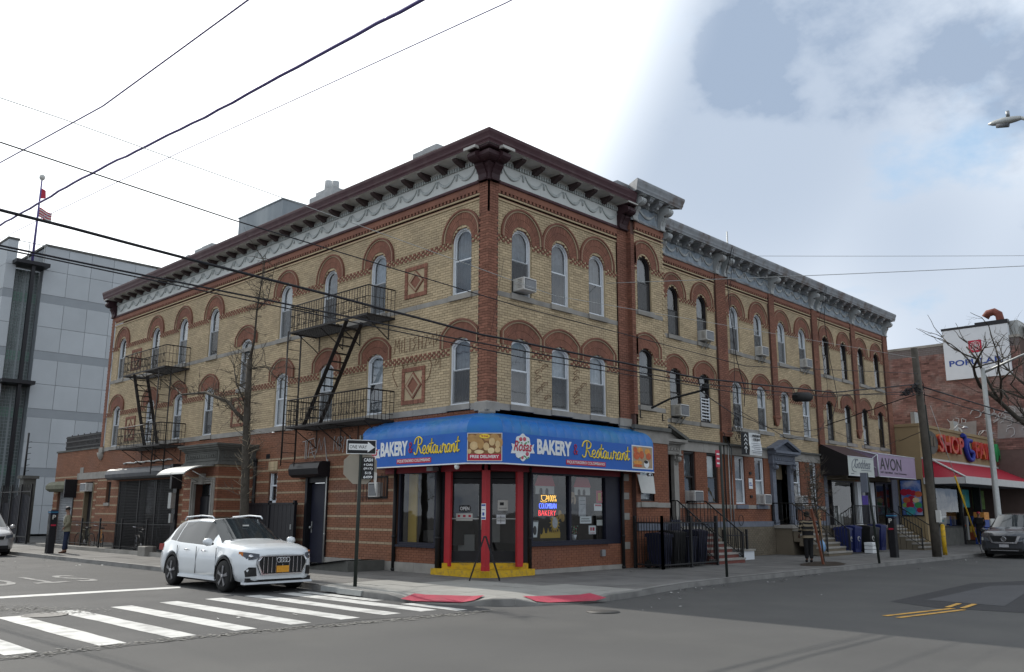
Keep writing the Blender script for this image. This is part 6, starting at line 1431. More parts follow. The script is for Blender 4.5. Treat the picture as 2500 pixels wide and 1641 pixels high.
# ================================================================== annex
AN = thing('annex_building', 'low orange brick annex with a grey roll shutter and black fence on its roof', 'building', (0, 28, 0))
hA = [rect(25.75, 26.85, 0, 2.9), rect(28.2, 30.3, 0, 2.65)]
bricks('brickwork', L_, SL, 30.9, .1, 4.42, hA, OB, AN, stripe=lambda t, k: 2 if k % 5 == 1 and 5 < k < 42 else None, label='orange brick of the annex')
b = MB(L_); 
for a, c in ((SL, 25.75), (26.85, 28.2), (30.3, 30.9)): b.box((a, 0, -.3), (c, 4.4, -.015))
b.box((25.75, 2.9, -.3), (26.85, 4.4, -.015)); b.box((28.2, 2.65, -.3), (30.3, 4.4, -.015)); b.build('wall_core', M_('orange_mortar'), AN)
b = MB(); b.box((-.05, SL, 4.42), (8, 30.95, 4.5)); b.build('coping', M_('dark_stone'), AN); b = MB(); b.box((.3, 30.6, 0), (8, 30.9, 4.42)); b.build('end_wall', M_('rust_mortar'), AN)
belt(L_, 24.4, 27.9, 3.04, 3.34, .03, 'stone', AN, (), 1.2); b = MB(L_); b.box((27.2, 3.34, 0), (27.6, 3.6, .03)); b.build('stone_block', M_('stone'), AN)
b = MB(L_); b.box((25.75, 0, -.2), (26.85, 2.9, -.17)); d = b.build('side_door', M_('black_paint'), AN); b = MB(L_); b.box((25.75, 0, -.2), (25.85, 2.9, .02)); b.box((26.75, 0, -.2), (26.85, 2.9, .02)); b.build('door_frame', M_('yellow_mortar'), d)
b = MB(L_)
for k in range(33): z = .05 + k * .078; b.prism([(z, -.12), (z + .03, -.095), (z + .06, -.12)], 28.25, 30.25, 0)
mat('shutter_steel', (.34, .36, .38), .45, .08, 6, metal=.5, dirt=(.2, .2, .2), dirt_scale=3); b.build('roll_shutter', M_('shutter_steel'), AN, kind='stuff')
b = MB(L_); b.box((28.2, 0, -.14), (30.3, 2.65, -.125)); b.build('shutter_back', M_('shutter_steel'), AN)
b = MB(L_); P = [(2.5, 0), (2.5, .3), (2.62, .5), (2.8, .5), (2.95, .35), (3.02, 0)]; b.prism(P, 27.95, 30.6, 0); b.build('shutter_box', mat('mossy_box', (.14, .14, .10), .8, .2, 8, dirt=(.08, .085, .05), dirt_scale=3, dirt_amt=.7), AN)
b = MB(L_); b.box((27.85, 2.2, 0), (27.95, 3.05, .55)); b.box((28.1, 0, -.1), (28.2, 2.6, .03)); b.build('shutter_guide', M_('black_paint'), AN)
rf = thing('roof_fence', 'black picket fence on the roof of the low annex', 'fence', (0, 27, 4.5))
for k in range(30): y = 25.5 + k * .155; b = MB(L_); b.box((y, 4.5, -.1), (y + .07, 5.2 + (.05 if k % 5 == 0 else 0), -.07)); b.build('picket', M_('black_iron'), rf)
b = MB(L_); 
for z in (4.62, 4.88, 5.1): b.box((25.5, z, -.07), (30.1, z + .06, -.05))
b.build('rail', M_('black_iron'), rf)
# ================================================================== grey concrete building at the end of the street
mat('precast', (.44, .47, .49), .85, .05, .8, .1, 20, rnd_obj=.07, dirt=(.36, .39, .41), dirt_scale=.35, dirt_amt=.6, streak=True)
mat('precast_band', (.29, .315, .335), .85, .06, 1)
mat('glass_block', (.13, .16, .16), .25, .3, 1.3, spec=.6); mat('block_grid', (.27, .30, .31), .7, .05, 4); mat('spandrel_green', (.14, .22, .19), .5, .1, 2)
CO = thing('concrete_building', 'tall grey concrete building with a glass block stair tower at the far left', 'building', (4, 50, 0))
Y0 = 50; CF = Fr((0, Y0, 0), (1, 0, 0), (0, -1, 0))
bands = [4.2, 8.3, 12.4, 16.5]
def panels(x0, x1, w, fr, ztop=20.35, front=True):
    z0 = 0; lev = []
    for zb in bands: lev.append((z0, zb - .3)); z0 = zb + .3
    lev.append((z0, ztop)); n = max(1, round((x1 - x0) / w)); w = (x1 - x0) / n
    for i, (a, c) in enumerate(lev):
        for j in range(n): 
            for (u, v) in ((a, (a + c) / 2), ((a + c) / 2, c)) : b = MB(fr); b.box((x0 + j * w + .012, u + .012, -.1), (x0 + (j + 1) * w - .012, v - .012, 0)); b.build('concrete_panel', M_('precast'), CO)
    for zb in bands: b = MB(fr); b.box((x0, zb - .3, -.1), (x1, zb + .3, -.02)); b.build('floor_band', M_('precast_band'), CO)
panels(4.05, 17, 1.55, CF); panels(1.6, 2.25, .65, CF); 
CS = Fr((1.6, Y0, 0), (0, 1, 0), (-1, 0, 0)); panels(.0, 20, 2.2, CS)
b = MB(); b.box((1.7, Y0 + .11, 0), (2.2, Y0 + 20, 20.3)); b.box((4.1, Y0 + .11, 0), (17, Y0 + 22, 20.3)); b.box((2.2, Y0 + 2, 0), (4.1, Y0 + 20, 17)); b.build('core', M_('precast_band'), CO)
b = MB(); b.box((1.55, Y0 - .05, 20.35), (2.3, Y0 + 20, 20.5)); b.box((4.0, Y0 - .05, 20.35), (17, Y0 + 22, 20.5)); b.build('coping', M_('dark_stone'), CO)
GB = Fr((0, Y0 + .9, 0), (1, 0, 0), (0, -1, 0))
b = MB(GB)
for x0, x1 in ((2.28, 3.15), (3.25, 4.02)):
    z = .2
    while z < 18.4:
        band = any(abs(z + .12 - q) < .35 for q in bands)
        n = 4
        for k in range(n): b.box((x0 + k * (x1 - x0) / n + .025, z + .02, 0), (x0 + (k + 1) * (x1 - x0) / n - .025, z + .215, .04), 2 if band else 0, rnd.random())
        z += .235
b.box((2.25, 0, -.05), (4.05, 18.5, .005), 1); b.build('glass_block_wall', [M_('glass_block'), M_('block_grid'), M_('spandrel_green')], CO, kind='stuff', label='glass block stair tower')
for z, x1 in ((18.6, 4.2), (10.15, 4.1)): b = MB(); b.box((2.0, Y0 - .9, z), (x1, Y0 + .9, z + .25)); b.build('steel_canopy', M_('black_paint'), CO)
b = MB(); b.box((3.08, Y0 - .7, 0), (3.3, Y0 - .4, 18.6)); b.build('steel_mast', M_('black_paint'), CO)
b = MB(); 
for z in (19.4, 20.3): b.tube([(2.25, Y0 - .2, z), (4.05, Y0 - .2, z)], .03, 4)
for x in (2.9, 3.9): b.tube([(x, Y0 - .2, 18.8), (x, Y0 - .2, 20.3)], .03, 4)
b.build('roof_railing', M_('galvanised'), CO)
fp = thing('flagpole', 'dark flagpole with a white ball on top of the grey stair tower', 'flagpole', (3.1, Y0 - .5, 18.8)); b = MB(); b.tube([(3.1, Y0 - .5, 18.8), (3.1, Y0 - .5, 25)], [.09, .05], 8); b.build('pole', M_('cable_violet'), fp); b = MB(); b.lathe([(0, 24.95), (.16, 25.05), (.2, 25.2), (.16, 25.35), (0, 25.45)], (3.1, Y0 - .5, 0), 12); b.build('finial', M_('paper'), fp)
fl = thing('flag', 'red and white striped flag halfway down the flagpole', 'flag', (3.15, Y0 - .5, 22.6)); 
for k in range(7):
    b = MB(); n = 8
    for i in range(n):
        x0, x1 = 3.15 + .85 * i / n, 3.15 + .85 * (i + 1) / n; f = lambda x: Y0 - .5 + .12 * math.sin((x - 3.15) * 7); g_z = lambda x: -.35 * (x - 3.15) + .07 * math.sin((x - 3.15) * 8); z = 22.95 - k * .1
        b.poly([(x0, f(x0), z - .1 + g_z(x0)), (x1, f(x1), z - .1 + g_z(x1)), (x1, f(x1), z + g_z(x1)), (x0, f(x0), z + g_z(x0))])
    b.build('stripe', M_('red_print' if k % 2 == 0 else 'paper'), fl, fix=False)
b = MB(); b.poly([(3.12, Y0 - .5, 23.6), (3.5, Y0 - .5, 23.7), (3.45, Y0 - .45, 24.3), (3.12, Y0 - .5, 24.4)]); single(b.build('flag', M_('red_print'), fix=False), 'small furled flag near the top of the flagpole', 'flag')
# yard fence, gate pillar, tarps beyond the annex
yf = thing('yard_fence', 'tall black mesh fence beyond the annex at the far left', 'fence', (-.9, 38, 0))
for k in range(20):
    y = 31.2 + k * 1.5; b = MB(); b.box((-.95, y, 0), (-.87, y + .08, 2.9)); b.build('post', M_('black_iron'), yf)
    for i in range(7): b = MB(); b.box((-.92, y + .14 + i * .2, .1), (-.9, y + .165 + i * .2, 2.75 + (.12 if i % 2 else 0))); b.build('picket', M_('black_iron'), yf)
b = MB(); b.box((-.93, 31.2, 2.5), (-.89, 61, 2.56)); b.box((-.93, 31.2, .3), (-.89, 61, .36)); b.build('rail', M_('black_iron'), yf)
b = MB(); k = 40
for i in range(k): y0, y1 = 31.4 + i * .7, 31.4 + (i + 1) * .7; z0, z1 = 2.2 + .25 * math.sin(i * .8), 2.2 + .25 * math.sin((i + 1) * .8); b.poly([(-.84, y0, .05), (-.84, y1, .05), (-.84, y1, z1), (-.84, y0, z0)])
b.build('mesh_screen', M_('navy_dark'), yf)
b = MB(); b.box((-.8, 33, 0), (-.2, 33.6, 3.2)); b.box((-.9, 32.9, 3.2), (-.1, 33.7, 3.35)); single(b.build('gate_pillar', M_('dark_stone')), 'dark square gate pillar behind the mesh fence at far left', 'pillar')
b = MB(); b.tube([(-.5, 34, 3.2), (-.5, 34, 5.6)], .05, 6)
for k in range(6): b.tube([(-.5, 34, 3.6 + k * .3), (-.3, 34, 3.65 + k * .3)], .02, 4)
single(b.build('vent_stack', M_('black_iron')), 'thin dark pole with rungs above the gate pillar at far left', 'pole')
b = MB(); b.box((1, 33, 0), (30, 33.3, 2.6)); single(b.build('back_wall', M_('dark_stone')), 'dark low yard wall behind the annex', 'wall')
# ================================================================== side street furniture by the wall
gt = thing('wooden_gate', 'black board fence and gate filling the recess behind the white car', 'gate', (-.3, 10, 0))
x = 8.3
while x < 11.45: b = MB(); w = .245; b.box((-.33, x + .006, .06), (-.30, x + w - .006, 1.83 + rnd.uniform(-.01, .01))); b.build('board', M_('black_paint'), gt); x += w
b = MB(); b.box((-.30, 8.3, 1.5), (-.26, 11.4, 1.6)); b.box((-.30, 8.3, .3), (-.26, 11.4, .4)); b.box((-.36, 8.28, 1.82), (-.24, 11.45, 1.88)); b.build('rail', M_('black_paint'), gt)
for y in (8.3, 9.8, 11.3): b = MB(); b.box((-.36, y, 0), (-.26, y + .09, 1.95)); b.build('post', M_('black_paint'), gt)
b = MB(); b.box((-.36, 8.45, 1.05), (-.33, 8.5, 1.2)); b.lathe([(.0, -.40), (.03, -.38), (.03, -.33)], (0, 8.48, .98), 8, 0) if False else None; b.build('latch', M_('galvanised'), gt)
# raised cellar hatch
b = MB(); b.prism([(4.0, 0), (6.2, 0), (6.2, .03), (4.2, .28), (4.0, .28)], -1.3, -.05, 0, m=0)
ch = thing('cellar_hatch', 'sloping grey cellar hatch against the orange brick wall by the sign post', 'hatch', (-.8, 5, 0)); b.build('kerb', M_('dark_stone'), ch)
b = MB(); b.poly([(-1.38, 4.15, .31), (-.08, 4.15, .31), (-.08, 6.9, .02), (-1.38, 6.9, .02)]); b.poly([(-1.38, 4.15, .285), (-1.38, 6.9, .005), (-.08, 6.9, .005), (-.08, 4.15, .285)]); b.build('steel_leaf', M_('bluegrey'), ch); 
# iron fence along the side street with bicycles behind
IF = thing('iron_fence', 'black iron picket fence on the pavement before the annex and roller grille', 'fence', (-1.4, 21, 0))
pts = [(-1.45, 14.2), (-1.4, 20.5), (-1.0, 27.9)]
b = MB()
for i in range(2): b.box((min(pts[i][0], pts[i + 1][0]) - .12, pts[i][1], 0), (max(pts[i][0], pts[i + 1][0]) - .0, pts[i + 1][1], .14))
b.build('plinth', M_('stone'), IF)
for h in (1.12, .25):
    b = MB(); b.tube([(x, y, h) for x, y in pts], .02, 4); b.build('rail', M_('black_iron'), IF)
L = 13.8; k = int(L / .115)
def fp_(u):
    y = 14.2 + 13.7 * u; return (-1.45 + (.05 * (y - 14.2) / 6.3 if y < 20.5 else .05 + .4 * (y - 20.5) / 7.4), y)
PK = None
b = MB(); b.tube([(0, 0, .14), (0, 0, 1.2)], [.009, .007], 4); pk = b.mesh('picket', M_('black_iron')); b = MB(); b.box((-.03, -.03, 0), (.03, .03, 1.3)); po = b.mesh('post', M_('black_iron'))
for i in range(k): x, y = fp_(i / k); place('picket', pk, IF, loc=Vector((x, y, 0)) )
for i in range(7): x, y = fp_(i / 6); place('post', po, IF, loc=Vector((x, y, 0)))
for o in IF.children:
    if o.name.startswith(('picket', 'post')): o.matrix_parent_inverse = Matrix.Translation(-IF.location)
# black yard fence beside the bay
YF = thing('yard_fence', 'black iron fence with finials round the bins beside the blue awning', 'fence', (8, -.8, 0))
def fence_run(root, a, c, h, step=.095, post=True):
    a, c = Vector((*a, 0)), Vector((*c, 0)); L = (c - a).length; k = max(1, round(L / step))
    for i in range(k): p = a.lerp(c, (i + .5) / k); b = MB(); b.tube([p + Vector((0, 0, .05)), p + Vector((0, 0, h - .02)), p + Vector((0, 0, h + .10))], [.011, .011, .003], 5); b.build('picket', M_('black_iron'), root)
    for z in (.12, h - .1): b = MB(); b.bar(a + Vector((0, 0, z)), c + Vector((0, 0, z)), .03, .04); b.build('rail', M_('black_iron'), root)
    m = max(1, round(L / 1.5))
    for i in range(m + 1): p = a.lerp(c, i / m); b = MB(); b.box((p.x - .035, p.y - .035, 0), (p.x + .035, p.y + .035, h + .1)); b.build('post', M_('black_iron'), root)
fence_run(YF, (6.0, -.22), (6.0, -1.2), 1.42); fence_run(YF, (6.0, -1.2), (9.15, -1.1), 1.42)
b = MB(); b.box((6.7, -1.16, .15), (9.1, -1.13, 1.0)); b.build('infill_panel', M_('navy_dark'), YF) if False else None
Y2 = thing('yard_fence', 'low black iron fence between the stoop and the areaway wall', 'fence', (12.3, 0, 0)); fence_run(Y2, (11.25, -.1), (12.9, -.05), .95, .14)
b = MB(); b.box((12.5, -.1, 0), (13.3, .5, .3)); b.box((12.45, -.14, .3), (13.35, .54, .36), 1); single(b.build('concrete_block', [M_('window_white'), M_('stone')]), 'white painted concrete block at the end of the low black fence', 'block')
# ---- wheeled bins
mat('bin_blue', (.015, .022, .10), .45, .08, 5); mat('bin_navy', (.012, .014, .035), .5, .1, 5); mat('bin_black', (.012, .012, .013), .5, .1, 5)
def bin_(x, y, rz, m, label, h=.95, lidopen=False, w=.27):
    t = thing('wheeled_bin', label, 'bin', (x, y, 0), rz, group='wheeled rubbish bins'); 
    b = MB(); P = [(-w, -w * 1.1), (w, -w * 1.1), (w, w * 1.1), (-w, w * 1.1)]; lo = b.put([(px * .8, py * .8, .06) for px, py in P]); up = b.put([(px, py, h) for px, py in P])
    for i in range(4): j = (i + 1) % 4; b.face([lo + i, lo + j, up + j, up + i])
    b.face([lo + 3, lo + 2, lo + 1, lo]); b.box((-w - .02, -w * 1.1 - .02, h - .05), (w + .02, w * 1.1 + .02, h))
    for k in (-.5, 0, .5): b.box((w * k - .02, -w * 1.07, .2), (w * k + .02, -w * 1.0, h - .1))
    b.build('body', M_(m), t)
    b = MB(); 
    if lidopen: b.box((-w - .01, w * 1.0, h), (w + .01, w * 1.1, h + .5))
    else: b.prism([(-w * 1.15, h), (-w * 1.15, h + .03), (0, h + .09), (w * 1.1, h + .07), (w * 1.25, h)], -w - .02, w + .02, 0)
    b.build('lid', M_(m), t); b = MB(); b.tube([(-w, w * 1.25, h - .03), (w, w * 1.25, h - .03)], .018, 6); b.build('handle', M_(m), t)
    for s_ in (-1, 1): b = MB(); b.lathe([(.11, -.03), (.12, 0), (.11, .03)], (s_ * w * .95, w * .95, .12), 12, 0); b.build('wheel', M_('rubber'), t)
    return t
bin_(6.55, -.72, .1, 'bin_navy', 'dark blue bin nearest the awning behind the black fence'); bin_(7.3, -.7, -.1, 'bin_black', 'black bin second from the awning behind the fence', 1.0); bin_(7.95, -.68, .05, 'bin_navy', 'dark bin in the middle of the fenced yard', .9, True); bin_(8.6, -.66, 0, 'bin_navy', 'dark blue bin beside the stoop behind the black fence', 1.02)
def emblem(t, z=.6, m='paper'):
    b = MB(); b.tube([(.09 * math.cos(a), -.305, z + .09 * math.sin(a)) for a in [k * .4 for k in range(14)]], .012, 4); b.build('recycling_mark', M_(m), t)
q = bin_(19.95, -.5, .15, 'bin_blue', 'blue recycling bin left of the others before the terrace', 1.0); emblem(q); q = bin_(20.65, -.55, -.1, 'bin_blue', 'blue recycling bin with a pale mark beside the pale stake', 1.05); emblem(q); q = bin_(21.95, -.6, 0, 'bin_black', 'black bin with a pale emblem beside the white crates', 1.05); emblem(q); bin_(22.7, -.5, .1, 'bin_black', 'plain black bin right of the marked black bin', 1.0); bin_(23.55, -.45, -.05, 'bin_blue', 'blue bin at the right end of the row before the terrace', 1.08)
for k in range(3): b = MB(); b.bevbox((20.95, -1.25, .02 + k * .15), (21.45, -.9, .15 + k * .15), .01); b.box((21.1, -1.255, .06 + k * .15), (21.3, -1.25, .10 + k * .15)); single(b.build('white_crate', M_('white_print')), ('bottom', 'middle', 'top')[k] + ' white foam crate of the small stack beside the blue bins', 'crate', 'stack of white foam crates')
# ---- A-frame board
t = thing('sandwich_board', 'black folding A-frame board before the corner entrance', 'sign board', (-.55, -.5, 0)); 
dv = Vector((1, -1, 0)).normalized(); nv = Vector((-1, -1, 0)).normalized(); o_ = Vector((-.52, -.52, 0))
for sg_ in (-1, 1):
    foot = o_ + dv * (.36 * sg_); topp = o_ + dv * (.02 * sg_) + Vector((0, 0, 1.02)); b = MB()
    for w in (-.24, .24): b.bar(foot + nv * w, topp + nv * w, .035)
    b.bar(topp - nv * .24, topp + nv * .24, .035); b.build('frame', M_('black_paint'), t)
    b = MB(); f2_ = foot.lerp(topp, .22); b.poly([f2_ - nv * .22, f2_ + nv * .22, topp + nv * .22, topp - nv * .22]); b.build('board', M_('black_print'), t, fix=False)
# ================================================================== supermarket
MK = thing('supermarket', 'single storey beige supermarket with red awning at the right', 'building', (40, 2, 0))
mat('beige_stucco', (.30, .225, .125), .9, .05, 1.5, .1, 60, dirt=(.22, .165, .10), dirt_scale=.5, dirt_amt=.5, streak=True); mat('market_red', (.33, .012, .03), .55, .05, 3); mat('market_white', (.5, .5, .49), .6, .05, 3)
b = MB(); b.box((31.0, 0.0, 3.4), (62, 12, 6.05)); b.box((31.0, 0.02, 0), (31.9, 12, 3.4)); b.box((31.9, 3, 0), (62, 12, 3.4)); b.build('wall', M_('beige_stucco'), MK)
b = MB(); b.box((30.95, -.06, 6.05), (62, 12, 6.2)); b.build('parapet', M_('beige_stucco'), MK)
MF = Fr((0, -.02, 0), (1, 0, 0), (0, -1, 0))
b = MB(MF); b.box((31.9, 0, -.1), (36.3, .9, .05)); b.build('stall_riser', M_('dark_stone'), MK)
def mglass(x0, x1, z0, z1, nm='market_window'):
    b = MB(MF); b.ring([(x0, z0), (x0, z1), (x1, z1), (x1, z0)], [(x0 + .1, z0 + .1), (x0 + .1, z1 - .1), (x1 - .1, z1 - .1), (x1 - .1, z0 + .1)], -.08, .06, closed=True); w = b.build(nm, M_('black_iron'), MK); b = MB(MF); b.poly([(x0 + .1, z0 + .1, 0), (x1 - .1, z0 + .1, 0), (x1 - .1, z1 - .1, 0), (x0 + .1, z1 - .1, 0)]); b.build('pane', M_('shop_glass'), w, fix=False)
mglass(31.9, 36.3, .9, 3.4); mglass(39.8, 44.3, .2, 3.4); mglass(44.5, 49, .2, 3.4); mglass(49.2, 54, .2, 3.4)
b = MB(MF); b.box((36.3, 0, -.3), (36.5, 3.4, .1)); b.box((39.6, 0, -.3), (39.8, 3.4, .1)); b.build('door_jamb', M_('black_iron'), MK)
b = MB(MF)
for k, (x0, x1, z0, z1, m_) in enumerate([(38.0, 39.5, 2.0, 3.0, 0), (40.2, 42.3, 1.9, 3.0, 1), (45, 47.2, 2.2, 3.1, 2), (37.0, 37.6, 2.2, 2.8, 3), (50, 52, 1.8, 3, 1), (47.5, 48.3, 1.4, 2.2, 3), (32.5, 33.4, 1.5, 2.4, 3), (34, 35.8, 1.1, 1.5, 3)]): b.box((x0, z0, -.5), (x1, z1, -.45), m_); b.box((x0 + .2, z0 + .2, -.45), ((x0 + x1) / 2, z1 - .3, -.44), (m_ + 1) % 4)
b.build('window_posters', [mat('poster_cyan', (.06, .35, .38), .6, .4, 3), mat('poster_lime', (.25, .42, .12), .6, .5, 3), mat('poster_orange', (.5, .25, .08), .6, .5, 3), M_('interior_white')], MK)
b = MB(MF)
for k in range(26): b.box((36.6 + k * .5, .1 + .9 * (k % 3) / 2, -1.6), (36.95 + k * .5, .9 + .6 * (k % 2), -1.2), k % 4)
b.build('shelf_goods', [M_('food_red'), M_('interior_white'), M_('mustard'), M_('blue_print')], MK)
b = MB(); b.box((31.95, 2.9, 0), (61, 3, 3.4)); b.build('interior', M_('shop_room'), MK)
# awning
am = thing('market_awning', 'long red supermarket awning with white valance and hip', 'awning', (40, -1, 3.4))
E0, E1 = 31.05, 62; b = MB(); b.poly([(E0, -2.0, 3.42), (E1, -2.0, 3.42), (E1, -.02, 4.38), (E0 + 1.4, -.02, 4.38)]); b.build('red_slope', M_('market_red'), am); b = MB(); b.poly([(E0, -.02, 3.42), (E0, -2.0, 3.42), (E0 + 1.4, -.02, 4.38), (E0, -.02, 4.38)]); b.build('red_hip', M_('market_red'), am)
b = MB(); b.box((E0 - .03, -2.03, 3.1), (E1, -1.98, 3.42)); b.box((E0 - .03, -2.0, 3.1), (E0 + .02, -.02, 3.42)); b.build('valance', M_('market_white'), am); b = MB(); b.box((E0, -2, 3.12), (E1, -.02, 3.14)); b.build('soffit', M_('bluegrey'), am)
b = MB(); b.bar((E0, -2.0, 3.44), (E0 + 1.4, -.02, 4.42), .12, .05); b.bar((E0 + 1.4, -.03, 4.42), (E1, -.03, 4.42), .06, .1); b.bar((E0, -.03, 4.42), (E0 + 1.4, -.03, 4.42), .05, .08); b.bar((E0, -2.0, 3.44), (E1, -2.0, 3.44), .05, .05); b.build('edge_strip', M_('market_white'), am)
sf = thing('market_sign', 'raised lettering Shop Fair Market Place on the beige fascia', 'sign', (40, -.1, 5.2))
mat('letter_red', (.42, .03, .025), .5, .35, 3.5, dirt=(.55, .18, .04), dirt_scale=2.5, dirt_amt=.8); mat('letter_green', (.03, .28, .09), .5, .1, 4); mat('letter_blue', (.02, .04, .28), .5, .1, 4)
for tx, x, z, sz, sx, m_ in (('SHOP', 35.3, 4.86, 1.30, .96, 'letter_red'), ('FAIR', 41.0, 4.80, 1.30, .92, 'letter_red'), ('PLACE', 50.7, 4.86, 1.1, 1.1, 'letter_red')): text(tx, 'raised_letter', m_, sf, sz, MF, (x, z, .12), ext=.1, fit=(4.0 if tx == 'SHOP' else 3.3 if tx == 'FAIR' else 4.4, .95), bold=.03)
text('Market', 'raised_letter', 'letter_green', sf, 1.2, MF, (45.5, 4.75, .12), ext=.1, fit=(4.6, 1.1), bold=.03, shear=.3)
b = MB(MF); b.tube([(q[0], q[1], .12) for q in smooth([(37.5, 6.0), (37.8, 5.9), (37.85, 5.2), (38.3, 4.7), (38.9, 4.7), (39.0, 5.1), (38.3, 5.2), (38.2, 5.7), (38.9, 5.75)])], .13, 6); b.build('swoosh_letter', M_('letter_blue'), sf); b = MB(MF); b.prism([(43.6, 4.6), (45.5, 4.95), (48, 5.0), (45.5, 4.8)], .05, .12, 2); b.build('swoosh', M_('letter_red'), sf)
b = MB(MF); k = 28; b.prism([(32.3 + 1.05 * math.cos(2 * math.pi * i / k), 5.28 + .6 * math.sin(2 * math.pi * i / k)) for i in range(k)], 0, .12, 2); single(b.build('oval_plaque', M_('dark_stone')), 'dark oval plaque at the left end of the supermarket fascia', 'plaque'); 
b = MB(MF)
for x in (31.9, 32.3, 32.75): b.box((x - .13, 5.1, .12), (x + .13, 5.5, .16)); b.box((x - .06, 5.5, .12), (x + .06, 5.62, .16))
b.build('plaque_relief', M_('areaway_brick'), sf)
for x in (36.4, 41.05, 45.85, 47.5): t = thing('fascia_lamp', 'small floodlight on an arm above the fascia ' + {36.4: 'left of the blue letter', 41.05: 'over the letters Fair', 45.85: 'over the green Market letters', 47.5: 'right of the green letters'}[x], 'lamp', (x, -.5, 6.25), group='floodlights on the supermarket roof'); b = MB(); b.tube([(x, 0, 6.2), (x, -.3, 6.5), (x, -.6, 6.4)], .025, 5); b.build('arm', M_('grey_metal'), t); b = MB(); b.lathe([(.06, .1), (.18, 0), (.16, -.02)], (x, -.65, 6.3), 10); b.build('head', M_('grey_metal'), t)
for x in (30.2 + 1.3, 37.6, 44.9): b = MB(); b.box((x, .3, 6.2), (x + .75, .5, 6.85)); single(b.build('roof_box', M_('galvanised')), 'pale metal box on the supermarket parapet ' + {31.5: 'at its left corner', 37.6: 'behind the blue letter', 44.9: 'behind the street light pole'}[x], 'metal box', 'metal boxes on the supermarket roof')
# fruit poster on the side wall
fpz = thing('fruit_poster', 'large poster of red fruit under a blue sky on the beige side wall', 'poster', (31, .6, 1.6)); SF_ = Fr((30.98, 0, 0), (0, -1, 0), (-1, 0, 0))
b = MB(SF_); b.box((-1.16, 1.5, 0), (-.06, 3.35, .04)); b.build('frame', M_('black_iron'), fpz); b = MB(SF_); b.box((-1.1, 1.56, .04), (-.12, 3.29, .05)); b.build('sky_print', mat('print_sky', (.08, .16, .42), .6, .3, 2, dirt=(.5, .5, .55), dirt_scale=2, dirt_amt=.8), fpz)
for k, (cx, cz, r, m_) in enumerate([(-.95, 2.7, .2, 'red_print'), (-.72, 2.72, .17, 'red_print'), (-.5, 2.65, .16, 'red_print'), (-.25, 2.6, .18, 'food_red'), (-.6, 2.35, .2, 'red_print'), (-.4, 2.3, .16, 'bread_c'), (-.85, 2.3, .18, 'food_red'), (-.95, 2.05, .14, 'poster_lime'), (-.7, 2.05, .2, 'red_print'), (-.3, 2.05, .18, 'green_print'), (-.25, 1.8, .14, 'red_print'), (-.7, 1.75, .25, 'poster_cyan')]): b = MB(SF_); ellipse(b, cx, cz, r, r * .85, .05 + .001 * k, .002); b.build('printed_fruit', M_(m_), fpz)
# crates and a dark figure before the market door
for k, (x, z, m_) in enumerate([(36.9, .0, 'blue_print'), (36.9, .45, 'blue_print'), (36.9, .9, 'blue_print'), (36.95, 1.3, 'food_orange'), (38.0, .0, 'bin_blue'), (38.0, .5, 'bin_blue'), (38.0, .95, 'paper')]):
    b = MB(); b.bevbox((x, -1.0, z + .02), (x + .85, -.45, z + .42), .02); b.box((x + .1, -1.01, z + .15), (x + .75, -1.0, z + .3))
    single(b.build('goods_crate', M_(m_)), ['blue crate lowest in the left stack at the supermarket door', 'blue crate second in the left stack at the supermarket door', 'blue crate third in the left stack under the orange box', 'orange box on top of the left stack of blue crates', 'blue crate lowest in the right stack at the supermarket door', 'blue crate in the middle of the right stack', 'pale carton on top of the right stack of crates'][k], 'crate', 'goods stacked at the supermarket door')
# ================================================================== tall brick building with the billboard
BB = thing('brick_building', 'tall old brick party wall building behind the supermarket', 'building', (50, 10, 0))
m = mat('old_brick', (.19, .10, .085), .9, .16, 1.2, .3, 8, dirt=(.27, .21, .19), dirt_scale=.9, dirt_amt=.6)
m = mat('old_brick_row', (.19, .10, .085), .9, .12, 1.2, .3, 30, tone=.5, dirt=(.29, .23, .21), dirt_scale=1.4, dirt_amt=.6); mat('old_mortar', (.13, .09, .08), .95, .1, 3)
PW = Fr((44, 0, 0), (0, 1, 0), (-1, 0, 0)); bricks('brickwork', PW, -2.0, 12, 5.5, 11.9, [], [M_('old_brick_row'), M_('old_mortar')], BB, L=.34, H=.12, joint=.02, label='weathered red brick party wall')
mat('grey_render', (.17, .15, .145), .9, .15, 2, dirt=(.11, .09, .09), dirt_scale=1, dirt_amt=.5)
bricks('brickwork', PW, -2.0, 12, 11.9, 12.42, [], [M_('grey_render'), M_('old_mortar')], BB, L=.34, H=.12, joint=.02)
b = MB(); b.box((44.02, -2.0, 0), (62, 30, 12.4)); b.build('wall', M_('old_mortar'), BB); b = MB(); b.box((43.95, -2.05, 12.42), (62, 30, 12.58)); b.build('coping', M_('stone'), BB)
b = MB(); b.box((46, -3.5, 6.2), (62, -2.01, 13.0)); b.build('street_front', M_('buff_render') if 'buff_render' in MATS else mat('buff_render', (.27, .24, .19), .9, .08, 1.5), BB); b = MB(); b.box((45.7, -3.9, 12.6), (62, -2, 13.1)); b.box((45.5, -4.1, 13.1), (62, -2, 13.4)); b.build('street_cornice', M_('buff_render'), BB)
mat('faded_patch', (.24, .22, .21), .9, .15, 1.5, dirt=(.18, .12, .11), dirt_scale=1.2, dirt_amt=.6)
b = MB(PW); 
for pts in ([(2.2, 6.2), (1.0, 6.2), (.9, 7.4), (2.1, 7.3)], [(-.2, 6.2), (-2, 6.2), (-2, 7.9), (-1.2, 8.2), (-.3, 7.3)]): b.poly([(x, y, .018) for x, y in pts])
b.build('faded_paint', M_('faded_patch'), BB)
